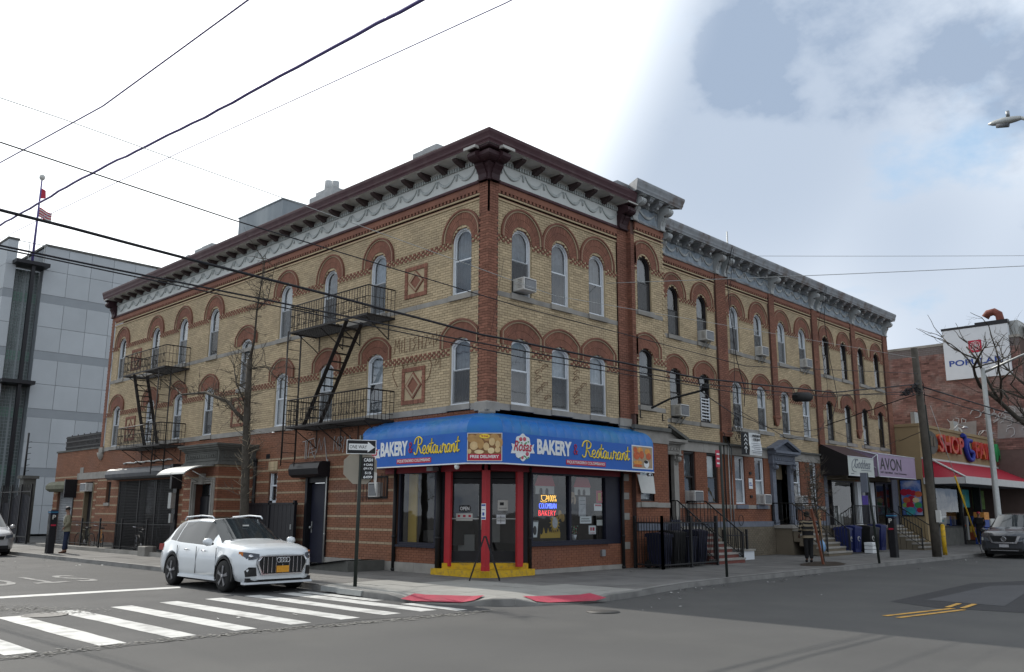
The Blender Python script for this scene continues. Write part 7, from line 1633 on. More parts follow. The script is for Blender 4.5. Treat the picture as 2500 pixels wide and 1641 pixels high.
for i, (cy, cz, r) in enumerate(((3.75, 6.7, .35), (3.2, 6.75, .35), (2.75, 6.7, .32), (2.2, 6.75, .4))): b = MB(PW); b.tube([(cy + r * math.cos(a), cz + r * math.sin(a) * .8, .03) for a in [k * .5 for k in range(13)]], .06, 4); b.build('graffiti', M_('graffiti_white'), BB)
gq = [[(2.6, 7.6), (2.4, 7.3), (2.2, 7.6)], [(2.1, 7.65), (1.9, 7.6), (1.95, 7.3), (2.15, 7.3)], [(1.75, 7.6), (1.5, 7.5), (1.55, 7.3), (1.75, 7.3), (1.75, 7.6)]]
R3 = random.Random(5)
for k in range(14): cx, cz = R3.uniform(-1.9, 1.0), R3.uniform(6.3, 7.9); gq.append([(cx + .35 * math.cos(a) * R3.uniform(.6, 1.1), cz + .3 * math.sin(a) * R3.uniform(.6, 1.1)) for a in [j * .8 for j in range(7)]])
b = MB(PW)
for g_q in gq: b.tube([(x, y, .03) for x, y in g_q], .028, 4)
b.build('graffiti', M_('graffiti_white'), BB)
BS = thing('billboard', 'white wall sign reading POPULAR with a red square emblem', 'billboard', (43.9, .5, 10.1)); SG = Fr((43.9, 0, 0), (0, 1, 0), (-1, 0, 0)); SG.mirror = True
b = MB(SG); b.box((-1.45, 10.1, -.35), (2.4, 13.35, 0)); b.build('board', M_('window_white'), BS); b = MB(SG); b.box((-1.5, 13.35, -.4), (2.45, 13.5, .02)); b.box((-1.5, 13.5, -.4), (.4, 13.62, .02)); b.build('top_trim', M_('black_paint'), BS)
text('POPULAR', 'lettering', 'blue_print', BS, .62, SG, (.58, 10.96, .01), fit=(3.1, .38), bold=.012, ext=.004)
b = MB(SG); b.box((.12, 11.73, 0), (.89, 12.51, .01)); lg = b.build('emblem_square', M_('red_print'), BS); b = MB(SG)
for dx, dz in ((-.16, .1), (-.02, .12), (.12, .1), (-.1, -.08), (.05, -.1), (.17, -.04)): b.tube([(.505 + dx + .12 * math.cos(a), 12.12 + dz + .17 * math.sin(a), .014) for a in [k * .42 for k in range(16)]], .016, 4)
b.build('emblem_ring', M_('white_print'), lg)
mat('rusty', (.16, .05, .035), .7, .2, 4)
vt = thing('roof_vent', 'rusty curved vent hood above the POPULAR sign', 'vent', (44.3, -1, 13.6)); b = MB(); b.tube([(44.3, -1.0, 12.5), (44.3, -1.0, 13.7), (44.3, -.95, 14.05), (44.3, -.7, 14.25), (44.3, -.35, 14.2), (44.3, -.15, 13.95)], .24, 10); b.build('hood', M_('rusty'), vt); b = MB(); b.box((44.0, -1.3, 13.35), (44.6, -.7, 13.62)); b.build('base', M_('dark_stone'), vt)
b = MB(); b.box((44.6, -1.9, 12.5), (46.5, -1.2, 13.6)); single(b.build('roof_duct', M_('galvanised')), 'pale duct box on the roof right of the POPULAR sign', 'duct')
# far background blocks closing the street ends
for (x0, y0, x1, y1, h, l_) in ((62, 4, 130, 30, 9, 'plain brick building far down the avenue on the left side'), (-13, 95, 40, 110, 10, 'plain brick building closing the far end of the side street')):
    b = MB(); b.box((x0, y0, 0), (x1, y1, h)); t = thing('distant_building', l_, 'building', (x0, y0, 0)); b.build('wall', M_('old_brick'), t)
# ================================================================== posts, poles, lamps
def lettered(t, s, m, fr, at, fit, name='lettering', **k): return text(s, name, m, t, .2, fr, at, fit=fit, ext=.001, **k)
C45 = Vector((1, -1, 0)).normalized(); N45 = Vector((-1, -1, 0)).normalized()
sp = thing('street_sign_post', 'dark green post with one way arrow and the back of a stop sign', 'sign post', (-3.85, .12, 0))
b = MB(); b.tube([(-3.85, .12, 0), (-3.83, .12, 3.3)], .042, 8); b.build('post', M_('green_post'), sp)
SG1 = Fr((-3.87, .06, 0), Vector((.86, -.5, 0)).normalized(), Vector((-.5, -.86, 0)).normalized()); SG1.mirror = False
b = MB(SG1); b.prism([(-.33, 2.87), (.33, 2.87), (.33, 3.19), (-.33, 3.19)], .03, .036, 2); ow = b.build('one_way_sign', M_('white_print'), sp)
b = MB(SG1); b.box((-.315, 2.885, .036), (.315, 3.175, .038)); b.build('black_field', M_('black_print'), ow)
b = MB(SG1); b.prism([(-.28, 2.96), (.14, 2.96), (.14, 2.91), (.30, 3.03), (.14, 3.15), (.14, 3.10), (-.28, 3.10)], .038, .041, 2); b.build('arrow', M_('white_print'), ow)
text('ONE WAY', 'lettering', 'black_print', ow, .1, SG1, (-.07, 2.99, .043), fit=(.38, .08), ext=.001)
b = MB(SG1); r = .40; b.prism([(r * math.cos(math.pi / 8 + k * math.pi / 4), 2.58 + r * math.sin(math.pi / 8 + k * math.pi / 4)) for k in range(8)], -.06, -.052, 2); b.build('stop_sign_back', mat('sign_back', (.27, .245, .20), .5, .06, 3, metal=.3), sp)
b = MB(SG1); b.box((.03, 2.32, .04), (.30, 2.80, .046)); cs_ = b.build('cash_placard', M_('black_print'), sp)
for k, (tx, h) in enumerate((('CASH', .075), ('4 CARS', .05), ('(917)', .055), ('515', .055), ('6499', .06))): text(tx, 'lettering', 'white_print', cs_, .1, SG1, (.165, 2.705 - k * .093, .048), fit=(.2 if k != 3 else .14, h), ext=.001, bold=.003)
b = MB(SG1); b.prism([(.28, 2.5), (.38, 2.46), (.36, 2.0)], -.05, -.04, 2); b.build('torn_placard', M_('paper'), sp)
np_ = thing('street_sign_post', 'slender post with a red no parking sign before the stoop', 'sign post', (4.76, -4.0, 0)); b = MB(); b.tube([(4.76, -4.0, 0), (4.70, -4.0, 3.35)], .035, 8); b.build('post', M_('green_post'), np_)
b = MB(); b.box((4.45, -4.02, 2.78), (4.62, -4.0, 3.22)); q = b.build('parking_sign', M_('red_print'), np_); b = MB()
for z in (2.86, 2.98, 3.1): b.box((4.47, -4.026, z), (4.6, -4.02, z + .04))
b.build('print', M_('white_print'), q)
b = MB(); b.tube([(14.1, -4.2, 0), (13.75, -4.15, 2.95)], .04, 8); t = thing('street_sign_post', 'leaning dark post beside the striped person and the AVON awning', 'sign post', (14.1, -4.2, 0)); b.build('post', M_('green_post'), t); b = MB(); b.box((13.6, -4.2, 2.3), (13.66, -3.98, 2.95)); b.build('sign_plate', M_('bluegrey'), t); b = MB(); b.box((13.58, -4.18, 1.9), (13.62, -4.0, 2.2)); b.build('sticker', mat('violet_sticker', (.1, .07, .3), .6, .1), t)
def kiosk(x, y, label, face):
    t = thing('parking_kiosk', label, 'parking meter', (x, y, 0)); b = MB(); b.bevbox((x - .13, y - .13, 0), (x + .13, y + .13, 1.45), .02); b.build('cabinet', M_('black_paint'), t); b = MB(); b.bevbox((x - .14, y - .14, 1.45), (x + .14, y + .14, 1.62), .02); b.build('solar_head', M_('bin_navy'), t)
    b = MB(); b.box((x - .145, y - .145, 1.52), (x + .145, y + .145, 1.56)); b.build('blue_band', mat('kiosk_blue', (.03, .17, .30), .5, .05), t)
    F_ = Fr((x, y - .135, 0), (1, 0, 0), (0, -1, 0)) if face == 0 else Fr((x - .135, y, 0), (0, -1, 0), (-1, 0, 0))
    text('P', 'lettering', 'paper', t, .2, F_, (0, 1.27, .01), fit=(.12, .17), ext=.002, bold=.004); b = MB(F_); b.box((-.09, 1.02, 0), (.09, 1.08, .012)); b.build('panel', M_('red_print'), t)
kiosk(-3.45, 20.3, 'dark parking meter kiosk with a blue P by the man in the khaki jacket', 0); kiosk(18.6, -3.0, 'dark blue parking meter kiosk behind the wooden utility pole', 1)
up = thing('utility_pole', 'leaning wooden utility pole before the supermarket', 'utility pole', (20.3, -4.1, 0)); b = MB(); b.tube([(20.32, -3.95, -.1), (20.1, -4.0, 2), (19.85, -4.05, 4.4), (19.4, -4.1, 8.0)], [.17, .16, .145, .125], 12); b.build('shaft', M_('wood_pole'), up)
b = MB(); b.tube([(20.42, -4.06, .0), (20.0, -4.17, 4.4), (19.85, -4.18, 5.8)], .03, 6); b.build('conduit', M_('green_post'), up); b = MB(); b.box((20.0, -4.3, 1.3), (20.14, -4.14, 1.75)); b.build('notice', M_('paper'), up)
b = MB(); b.tube([(19.9, -4.35, 5.75), (24.3, -4.4, 0)], .012, 5); b.build('guy_wire', M_('galvanised'), up); b = MB(); b.tube([(21.9, -4.37, 3.1), (23.7, -4.39, .7)], .035, 6); b.build('guy_guard', M_('yellow_paint'), up)
b = MB(); b.tube([(22.3, -3.6, 0), (22.28, -3.6, 1.15)], .085, 12); b.lathe([(.085, 1.15), (.05, 1.2), (0, 1.21)], (22.28, -3.6, 0), 12); single(b.build('bollard', M_('yellow_paint')), 'yellow steel bollard right of the wooden utility pole', 'bollard')
sl = thing('street_light', 'grey street light pole with a rising arm in front of the supermarket', 'street light', (28.3, -4.0, 0)); b = MB(); b.lathe([(.2, 0), (.19, 1.0), (.14, 1.1), (.12, 4.5), (.10, 8.3)], (28.5, -4, 0), 10); b.build('shaft', M_('galvanised'), sl); b = MB(); b.tube([(28.5, -4.0, 8.1), (28.7, -5.6, 8.75), (28.9, -7.5, 9.4)], [.06, .05, .04], 8); b.build('arm', M_('galvanised'), sl)
b = MB(); b.bevbox((28.75, -8.1, 9.35), (29.1, -7.4, 9.5), .04); b.build('lamp_head', M_('grey_metal'), sl)
# near cobra head lamp entering at the right edge
c0 = Vector((2.28, -11.7, 9.11)); c1 = Vector((2.28, -12.27, 9.06)); ax = (c1 - c0).normalized()
LH = thing('street_light', 'oval grey street lamp head reaching in at the right edge against the sky', 'street light', tuple(c0))
b = MB(); P = [c0 + ax * ((c1 - c0).length * k / 8) for k in range(9)]; b.tube(P, [.015, .045, .06, .07, .075, .07, .065, .055, .04], 12); lam = b.build('housing', M_('galvanised'), LH); b = MB(); b.tube([P[2] - Vector((0, 0, .06)), P[5] - Vector((0, 0, .09))], .05, 8); b.build('lens', M_('curtain_grey'), LH); b = MB(); b.tube([P[5] + Vector((0, 0, .08)), P[5] + Vector((0, 0, .19))], .035, 8); b.build('photocell', M_('grey_metal'), LH)
e_ = Vector((2.0, -13.36, 8.27)); e2 = Vector((2.46, -13.75, 5.48)); b = MB(); b.tube([c1, e_, e2, Vector((e2.x, e2.y, -.1))], [.035, .045, .06, .1], 8); b.build('arm', M_('galvanised'), LH)
# ================================================================== overhead cables
def cable(pts, r, label, m='cable_black', sag=0, n=24, kink=0, name='overhead_cable', group='overhead cables'):
    P = []; R4 = random.Random(len(label))
    for i in range(len(pts) - 1):
        a, c = Vector(pts[i]), Vector(pts[i + 1])
        for k in range(n):
            u = k / n; p = a.lerp(c, u); p.z -= sag * 4 * u * (1 - u)
            if kink: p.z += kink * (R4.random() - .5)
            P.append(p)
    P.append(Vector(pts[-1])); b = MB(); b.tube(P, r, 5); return single(b.build(name, M_(m), fix=False), label, 'cable', group)
Y_ = -4.15
cable([(-24, Y_, 6.1), (-12.6, Y_, 5.31), (-4.2, Y_, 4.98), (3.5, Y_, 5.0), (11.6, Y_, 5.45), (19.8, Y_, 6.62)], .022, 'thickest dark cable bundle crossing the avenue front at second floor height', n=10, kink=.012)
cable([(-24, Y_, 5.1), (-12.6, Y_, 4.85), (-5.1, Y_, 4.80), (3.5, Y_, 4.86), (11, Y_, 5.25), (19.8, Y_, 6.35)], .014, 'middle dark cable just under the thick bundle along the avenue', n=10, kink=.01)
cable([(-24, Y_ - .1, 4.95), (-12.6, Y_ - .1, 4.79), (-3.2, Y_ - .1, 4.65), (6, Y_ - .1, 4.80), (19.8, Y_, 6.2)], .010, 'lowest thin dark cable along the avenue pavement', n=10)
cable([(-24, Y_, 6.7), (-12.7, Y_, 6.19), (-9.5, Y_, 5.97), (-3.2, Y_, 5.72), (6, Y_, 5.62), (19.6, Y_, 7.0)], .010, 'thin single wire above the thick bundle over the side street front', n=10)
cable([(-24, Y_, 7.2), (-12, Y_, 6.1 + .65), (-2, Y_, 6.15), (19.5, Y_, 7.6)], .006, 'faintest hair thin wire above the avenue cables', n=10, m='galvanised')
cable([(19.8, Y_, 6.5), (40, -4.3, 6.3), (70, -4.3, 7.5)], .03, 'cable running on from the wooden pole past the brick building', n=10)
cable([(19.8, Y_, 6.2), (40, -4.3, 5.9), (70, -4.3, 7.2)], .02, 'second cable running on from the wooden pole past the brick building', n=10)
for X, pts, r, lab in ((-10.2, [(-30, 8.1), (-6.2, 8.75), (-.2, 8.95), (5.5, 9.6), (30, 12.5), (70, 17)], .015, 'upper violet dark wire crossing the sky at upper left'), (-10.0, [(-30, 6.6), (-9.2, 7.23), (-4.0, 7.54), (1.1, 7.95), (6.3, 8.2), (40, 10.6), (75, 13)], .024, 'thick violet dark wire crossing the sky above the cornice'), (-9.9, [(-30, 6.0), (-10.4, 6.7), (-3.2, 7.28), (3.6, 7.76), (40, 9.8), (75, 12)], .007, 'thin wire beneath the thick violet sky wire')):
    cable([(X, y, z) for y, z in pts], r, lab, 'cable_violet', n=12, kink=.03 if r > .02 else 0)
cable([(-7.27, 21.48, 14.55), (-8.56, 8.96, 11.81)], .006, 'short faint wire at the far left edge of the sky', 'cable_violet', n=6)
cable([(5.0, -.1, 8.55), (16, -14.5, 8.9)], .010, 'pale wire from the bay rising to the right over the avenue', 'galvanised', .05)
cable([(14.5, .3, 11.6), (32, -15, 12.4)], .009, 'pale wire from the middle row house roof to the right edge', 'galvanised', .05)
def drape(pts, r, label, m='cable_black'): return cable(pts, r, label, m, n=5, kink=.03, name='drop_cable', group='loose cables on the row house fronts')
drape([(13.95, .55, 11.9), (14.05, .9, 11.0), (14.3, 1.0, 9.6), (14.75, 1.05, 7.6), (15.2, 1.0, 6.4), (14.9, .9, 5.7)], .016, 'black drop cable down the first red pilaster from the cornice'); drape([(14.05, .55, 11.85), (14.3, .95, 10.2), (14.6, 1.05, 8.8), (14.55, 1.05, 7.0), (14.3, 1.0, 5.9)], .010, 'thin drop cable beside the first red pilaster')
drape([(22.4, .55, 11.9), (22.7, .9, 10.5), (23.4, 1.05, 8.6), (23.8, 1.0, 6.9), (22.6, .9, 5.6)], .014, 'black drop cable looping from the third house cornice'); drape([(22.3, .55, 11.9), (22.2, 1.0, 10.0), (22.9, 1.05, 7.5), (22.4, .95, 5.5)], .009, 'thin drop cable on the long far pilaster')
drape([(3.5, Y_, 5.0), (6.2, -2.6, 5.05), (14.2, .95, 5.3), (14.1, 1.0, 4.7)], .018, 'cable from the avenue bundle to the first long pilaster'); drape([(14.2, .95, 5.4), (16.5, .7, 4.95), (19.0, .6, 4.95), (22.2, .95, 5.4)], .014, 'sagging loose cable across the middle house windows'); drape([(14.2, .95, 5.6), (17.5, .5, 4.6), (20.5, .6, 4.9), (22.2, .95, 5.7)], .011, 'lower sagging loose cable across the middle house'); drape([(22.2, .95, 5.5), (20.8, -1.8, 5.9), (19.8, Y_, 6.3)], .020, 'thick cable from the long far pilaster to the wooden pole'); drape([(22.2, .95, 5.4), (24.5, .7, 5.0), (28, .6, 4.9), (30.8, .9, 5.4)], .010, 'sagging wire under the third house windows'); drape([(30.8, .95, 5.3), (27, -1.5, 5.4), (20, Y_, 6.3)], .016, 'cable from the end pilaster to the wooden pole'); drape([(30.9, 0, 5.2), (26, -2.2, 5.0), (19.9, Y_, 6.1)], .010, 'second cable from the beige wall to the wooden pole'); drape([(13.6, 1.1, 4.6), (14.1, 1.08, 4.0), (14.0, 1.08, 2.2), (14.1, 1.08, .4)], .014, 'dark cable hanging down to the meters between two houses'); drape([(.1, -.5, 8.2), (-.02, -.1, 6.0)], .004, 'hair wire on the corner')
R6 = random.Random(11)
b = MB()
for k in range(26):
    c = Vector((14.15 + R6.uniform(-.15, .35), .95, 5.0 + R6.uniform(-.6, .7))); a0 = R6.uniform(0, 6); r = R6.uniform(.08, .26); b.tube([c + Vector((r * math.cos(a0 + j * .8), -.05 - .02 * j, r * 1.3 * math.sin(a0 + j * .8))) for j in range(R6.randint(4, 8))], .008, 4)
single(b.build('cable_tangle', M_('cable_black'), fix=False), 'tangle of black cable on the first long pilaster', 'cable')
b = MB()
for k in range(34):
    u = R6.random(); c = Vector((17.6 + 2.0 * u, Y_, 6.0 + .5 * u)); a0 = R6.uniform(0, 6); r = R6.uniform(.06, .2) * (.5 + u); b.tube([c + Vector((r * 1.8 * math.cos(a0 + j * .8), R6.uniform(-.1, .1), r * math.sin(a0 + j * .8))) for j in range(R6.randint(4, 8))], .013, 4)
single(b.build('cable_tangle', M_('cable_black'), fix=False), 'dense tangle of cable where the lines meet the wooden pole', 'cable')
b = MB(); b.tube([(8.85, Y_, 5.02), (8.95, Y_, 5.04), (9.75, Y_, 5.12), (9.9, Y_, 5.13)], [.08, .15, .15, .09], 10); single(b.build('splice_closure', M_('rubber')), 'black capsule shaped splice case hanging on the avenue cables', 'cable box')
b = MB(); b.tube([(3.9, Y_, 4.75), (3.6, -3.2, 4.55), (3.2, -2.9, 4.3)], .03, 5); b.lathe([(.02, 4.72), (.1, 4.75), (.1, 4.85), (.03, 4.9)], (3.85, Y_, 0), 8); single(b.build('cable_clamp', M_('rubber')), 'dark cable clamp and stub in front of the first white row window', 'cable clamp')
# ================================================================== trees
def tree(name, label, base, trunk, rad, branches, seed, spur=.0, mt='bark', twm='twig', group=None):
    """trunk and limbs given as paths; twigs grow from them"""
    R5 = random.Random(seed); t = thing(name, label, 'tree', base, group=group); b = MB(); b.tube(trunk, rad, 10); b.build('trunk', M_(mt), t); limbs = [(trunk, rad, .25)]
    for pth, rr in branches: b = MB(); b.tube(pth, rr, 7); b.build('limb', M_(mt), t); limbs.append((pth, rr, .0))
    b = MB()
    def twig(p, d, L, r, dep):
        q = [p]; n = 4
        for i in range(n): d = (d + Vector((R5.gauss(0, .22), R5.gauss(0, .22), R5.gauss(.05, .2)))).normalized(); q.append(q[-1] + d * L / n)
        b.tube(q, [r * (1 - .7 * i / n) for i in range(n + 1)], 4, cap=False)
        if dep > 0:
            for k in range(R5.randint(2, 4)): twig(q[R5.randint(1, n)], (d + Vector((R5.gauss(0, .7), R5.gauss(0, .7), R5.gauss(.1, .5)))).normalized(), L * R5.uniform(.4, .75), r * .6, dep - 1)
    for pth, rr, st in limbs:
        pth = [Vector(p) for p in pth]; n = len(pth)
        tot = sum((pth[i + 1] - pth[i]).length for i in range(n - 1)); m = int(tot * spur)
        for k in range(m):
            u = st + (1 - st) * R5.random(); i = min(n - 2, int(u * (n - 1))); p = pth[i].lerp(pth[i + 1], u * (n - 1) - i); ax = (pth[i + 1] - pth[i]).normalized(); d = Vector((R5.gauss(0, 1), R5.gauss(0, 1), R5.gauss(.3, .6))); d = (d - ax * d.dot(ax) * .6).normalized(); rl = R5.uniform(.15, .75)
            twig(p, d, rl, .008 + .006 * rl, 1)
    b.build('twigs', M_(twm), t, fix=False, kind='stuff'); return t, twig
T1, _tw = tree('street_tree', 'bare pollarded street tree behind the white car with one long limb to the left', (-3.2, 6.3, 0), [(-3.2, 6.3, -.1), (-3.2, 6.28, 1.7), (-3.2, 6.4, 3.3), (-3.2, 6.5, 4.6), (-3.2, 6.53, 5.9)], [.15, .125, .11, .095, .08],
    [([(-3.2, 6.5, 4.1), (-3.2, 7.1, 4.4), (-3.2, 7.6, 4.75), (-3.2, 9.1, 5.17), (-3.2, 10.7, 5.25), (-3.2, 11.4, 5.6)], [.06, .055, .05, .042, .03, .012]), ([(-3.2, 6.53, 5.8), (-3.15, 6.42, 6.5), (-3.2, 6.3, 7.3), (-3.2, 6.1, 8.3), (-3.2, 6.0, 8.9)], [.05, .032, .025, .018, .008]), ([(-3.2, 6.3, 7.3), (-3.1, 5.9, 7.6), (-3.1, 5.6, 8.6)], [.02, .014, .006]), ([(-3.2, 6.5, 4.5), (-3.3, 7.0, 5.2), (-3.2, 7.6, 6.2)], [.03, .02, .008]), ([(-3.2, 6.5, 5.6), (-3.2, 5.6, 5.6), (-3.1, 5.0, 5.1)], [.015, .01, .005])], 4, 13)
b = MB(); R7 = random.Random(2)
for k in range(34):
    z = R7.uniform(2.0, 3.9); p = Vector((-3.2, 6.35, z)); d = Vector((R7.gauss(0, .7), R7.gauss(0, 1), R7.uniform(-.3, .9))).normalized(); q = [p]
    for i in range(4): d = (d + Vector((R7.gauss(0, .3), R7.gauss(0, .3), .15))).normalized(); q.append(q[-1] + d * .12)
    b.tube(q, [.008, .007, .006, .005, .003], 4)
b.build('sucker_shoots', M_('pale_twig'), T1, fix=False, kind='stuff')
tree('sapling', 'thin bare sapling between two stakes on the avenue pavement', (12.15, -3.2, 0), [(12.15, -3.2, 0), (12.05, -3.2, .9), (11.9, -3.15, 1.8), (11.95, -3.1, 2.6), (11.9, -3.1, 3.3)], [.03, .026, .022, .015, .005], [([(11.95, -3.15, 1.9), (11.6, -3.1, 2.5), (11.5, -3.1, 3.1)], [.013, .01, .004]), ([(11.95, -3.15, 2.0), (12.3, -3.1, 2.6), (12.45, -3.1, 3.1)], [.013, .01, .004]), ([(11.92, -3.15, 1.5), (11.5, -3.2, 2.0), (11.3, -3.2, 2.3)], [.012, .008, .004])], 9, 18)
t = thing('tree_stake', 'reddish leaning wooden stake left of the sapling', 'stake', (11.3, -3.45, 0), group='stakes beside the sapling'); b = MB(); b.bar((11.45, -3.5, 0), (11.05, -3.4, 1.75), .06); b.build('stake', mat('stake_red', (.16, .06, .035), .9, .15, 9), t)
t = thing('tree_stake', 'pale upright wooden stake right of the sapling', 'stake', (13.0, -3.0, 0), group='stakes beside the sapling'); b = MB(); b.tube([(13.35, -2.6, 0), (13.3, -2.6, 1.75)], .05, 7); b.build('stake', mat('stake_pale', (.30, .19, .10), .9, .15, 9), t); b = MB(); b.tube([(13.33, -2.66, 1.4), (13.28, -2.66, 1.44), (13.36, -2.6, 1.45)], .02, 5); b.build('tie', M_('rubber'), t)
R8 = random.Random(21); br = []
b0 = Vector((33.5, -5.6, 0)); hub = Vector((33.2, -5.6, 5.0))
def grow(p, d, L, r, dep):
    q = [p]; n = 4; rr = [r]
    for i in range(n): d = (d + Vector((R8.gauss(0, .16), R8.gauss(0, .16), R8.gauss(.03, .12)))).normalized(); q.append(q[-1] + d * L / n); rr.append(r * (1 - .5 * (i + 1) / n))
    br.append((q, rr))
    if dep:
        for k in range(3): grow(q[R8.randint(2, n)], (d + Vector((R8.gauss(-.1, .55), R8.gauss(0, .55), R8.gauss(.1, .4)))).normalized(), L * R8.uniform(.5, .8), r * .5, dep - 1)
for d, L, r in (((-.75, .35, .55), 4.6, .16), ((-.45, .6, .6), 4.6, .14), ((-.5, -.1, .9), 3.2, .12), ((.3, .3, .9), 3, .12), ((-.95, .25, .15), 2.6, .09), ((.5, -.6, .7), 3, .1)): grow(hub, Vector(d).normalized(), L, r, 3)
tree('street_tree', 'bare spreading street tree at the right edge before the POPULAR sign', tuple(b0), [tuple(b0), (33.4, -5.6, 2.5), tuple(hub)], [.26, .22, .2], br, 6, 1.1)
# ================================================================== vehicles
mat('paint_white', (.62, .65, .67), .22, .015, 1, coat=.6, spec=.5, rnd_obj=-1); mat('paint_silver', (.40, .40, .41), .28, .02, 1, coat=.5, metal=.35, rnd_obj=-1); mat('paint_grey', (.055, .058, .066), .25, .02, 1, coat=.6, metal=.3, rnd_obj=-1)
mat('car_glass', (.012, .014, .016), .04, 0, spec=.45); mat('car_glass_light', (.02, .026, .03), .05, 0, spec=.5); mat('trim_black', (.012, .012, .013), .5, .05, 9, rnd_obj=-1); mat('chrome', (.6, .6, .62), .15, 0, metal=1.); mat('rim_grey', (.22, .22, .23), .35, .05, 9, metal=.7, rnd_obj=-1); mat('lamp_lens', (.10, .11, .13), .08, .2, 14, coat=.6, rnd_obj=-1); mat('lamp_amber', (.5, .16, .03), .2, .1, 9); mat('lamp_red', (.25, .01, .01), .2, .1, 9); mat('plate_orange', (.55, .25, .02), .5, .15, 22, rnd_obj=-1); mat('plate_white', (.4, .4, .42), .5, .15, 22, rnd_obj=-1)
def lerp_t(T, x):
    for (a, va), (c, vc) in zip(T, T[1:]):
        if x <= c: u = (x - a) / (c - a) if c > a else 0; u = max(0, min(1, u)); return va + (vc - va) * u
    return T[-1][1]
def vehicle(name, label, loc, rz, paint, spec, scale=1.):
    """body lofted from cross sections along x; x>0 is the front"""
    t = thing(name, label, 'car', loc, rz); t.scale = (scale,) * 3; S = spec; L2, wb, rw = S['L'] / 2, S['wb'] / 2, S['rw']
    wx = [-wb + S.get('wo', 0), wb + S.get('wo', 0)]; xs = set()
    k = 46
    for i in range(k + 1): xs.add(round(-L2 + S['L'] * i / k, 3))
    for w in wx:
        for j in range(-8, 9): xs.add(round(w + (rw + .06) * math.sin(math.pi / 2 * j / 8), 3))
    for q in S['cuts']: xs.add(q)
    xs = sorted(x for x in xs if -L2 <= x <= L2); rows = []
    for x in xs:
        w = lerp_t(S['w'], x); zb = lerp_t(S['zb'], x); za = zb
        for c in wx:
            d = abs(x - c)
            if d < rw + .06: za = max(za, rw + math.sqrt((rw + .06) ** 2 - d * d) * 1.0)
        zt = lerp_t(S['top'], x); zl = lerp_t(S['belt'], x); wr = lerp_t(S['wr'], x); gh = zt - zl > .12
        P = [(w - .10, za), (w - .015, min(za + .03, zl - .08)), (w, max(za + .05, .42 * S['hz'])), (w + .012, max(za + .06, .60 * S['hz'])), (w, max(za + .07, .76 * S['hz'])), (w - .03, zl - .03), (w - .055, zl)]
        if gh: P += [(w - .06 - (w - .06 - wr) * .5, zl + (zt - zl) * .48), (wr, zt - .085), (wr - .06, zt - .03), (wr * .5, zt), (0, zt + .012)]
        else: P += [(w - .10, zl + (zt - zl) * .4), (w - .2, zl + (zt - zl) * .75), (w * .62, zt), (w * .35, zt + .006), (0, zt + .012)]
        rows.append(P)
    n = len(rows[0]); full = []
    groups = {'body': MB(), 'side_window': MB(), 'windscreen': MB(), 'rear_window': MB()}
    def addface(g, pts, sm=True): q = groups[g]; kk = q.put(pts); q.face(list(range(kk, kk + len(pts))), smooth=sm)
    for sd in (-1, 1):
        for i in range(len(xs) - 1):
            xm = (xs[i] + xs[i + 1]) / 2
            for j in range(n - 1):
                a, c, d, e = rows[i][j], rows[i][j + 1], rows[i + 1][j + 1], rows[i + 1][j]; g = 'body'
                if j in (6, 7) and any(p <= xm <= q for p, q in S['side']): g = 'side_window'
                if j >= 8 and S['ws'][0] < xm < S['ws'][1]: g = 'windscreen'
                if j >= 8 and S['rwd'][0] < xm < S['rwd'][1]: g = 'rear_window'
                pts = [(xs[i], sd * a[0], a[1]), (xs[i], sd * c[0], c[1]), (xs[i + 1], sd * d[0], d[1]), (xs[i + 1], sd * e[0], e[1])]; addface(g, pts if sd < 0 else pts[::-1])
    for i in (0, len(xs) - 1):
        P = rows[i]; addface('body', [(xs[i], -y, z) for y, z in P] + [(xs[i], y, z) for y, z in P[::-1][1:]], False)
    for g, q in groups.items():
        me = q.mesh(g, M_(paint if g == 'body' else 'car_glass' if g != 'windscreen' else 'car_glass_light')); bm = bmesh.new(); bm.from_mesh(me); bmesh.ops.remove_doubles(bm, verts=bm.verts, dist=.001); bmesh.ops.recalc_face_normals(bm, faces=bm.faces); bm.to_mesh(me); bm.free(); place(g, me, t)
    b = MB(); b.box((-L2 + .25, -.72, .16), (L2 - .25, .72, .62)); b.build('underbody', M_('trim_black'), t)
    hw_ = S['w'][len(S['w']) // 2][1]
    for c in wx:
        for sd in (-1, 1):
            b = MB(); y = sd * (hw_ - .11); b.lathe([(rw * .62, -.11), (rw * .93, -.115), (rw, -.08), (rw, .08), (rw * .93, .115), (rw * .62, .11)], (c, y, rw), 28, 1); w = b.build('wheel', M_('rubber'), t)
            yo = y + sd * .100; b = MB(); b.lathe([(rw * .66, -.02), (rw * .68, .0), (rw * .60, .015), (rw * .58, -.03), (.05, -.03)] if sd > 0 else [(rw * .66, .02), (rw * .68, .0), (rw * .60, -.015), (rw * .58, .03), (.05, .03)], (c, yo, rw), 28, 1); b.build('rim', M_('trim_black'), w)
            b = MB(); 
            for s_ in range(5):
                a = 2 * math.pi * s_ / 5 + .3
                def PT(r, da): return (c + r * math.cos(a + da), rw + r * math.sin(a + da))
                qd = [PT(.03, -.6), PT(rw * .66, -.24), PT(rw * .66, .10), PT(.03, .6)]; b.prism(qd, yo, yo + sd * .028, 1)
            b.lathe([(.055, 0), (.05, sd * .035), (0, sd * .035)], (c, yo, rw), 12, 1); b.build('spokes', M_('rim_grey'), w)
            b = MB(); A_ = [k * math.pi / 14 for k in range(-1, 16)]; b.ring([(c + (rw + .075) * math.cos(a), rw + (rw + .075) * math.sin(a)) for a in A_], [(c + (rw + .03) * math.cos(a), rw + (rw + .03) * math.sin(a)) for a in A_], 0, .02)
            for v_i in range(len(b.v)): x, z, d = b.v[v_i]; b.v[v_i] = (x, sd * (hw_ - .14 + d * 7), z)
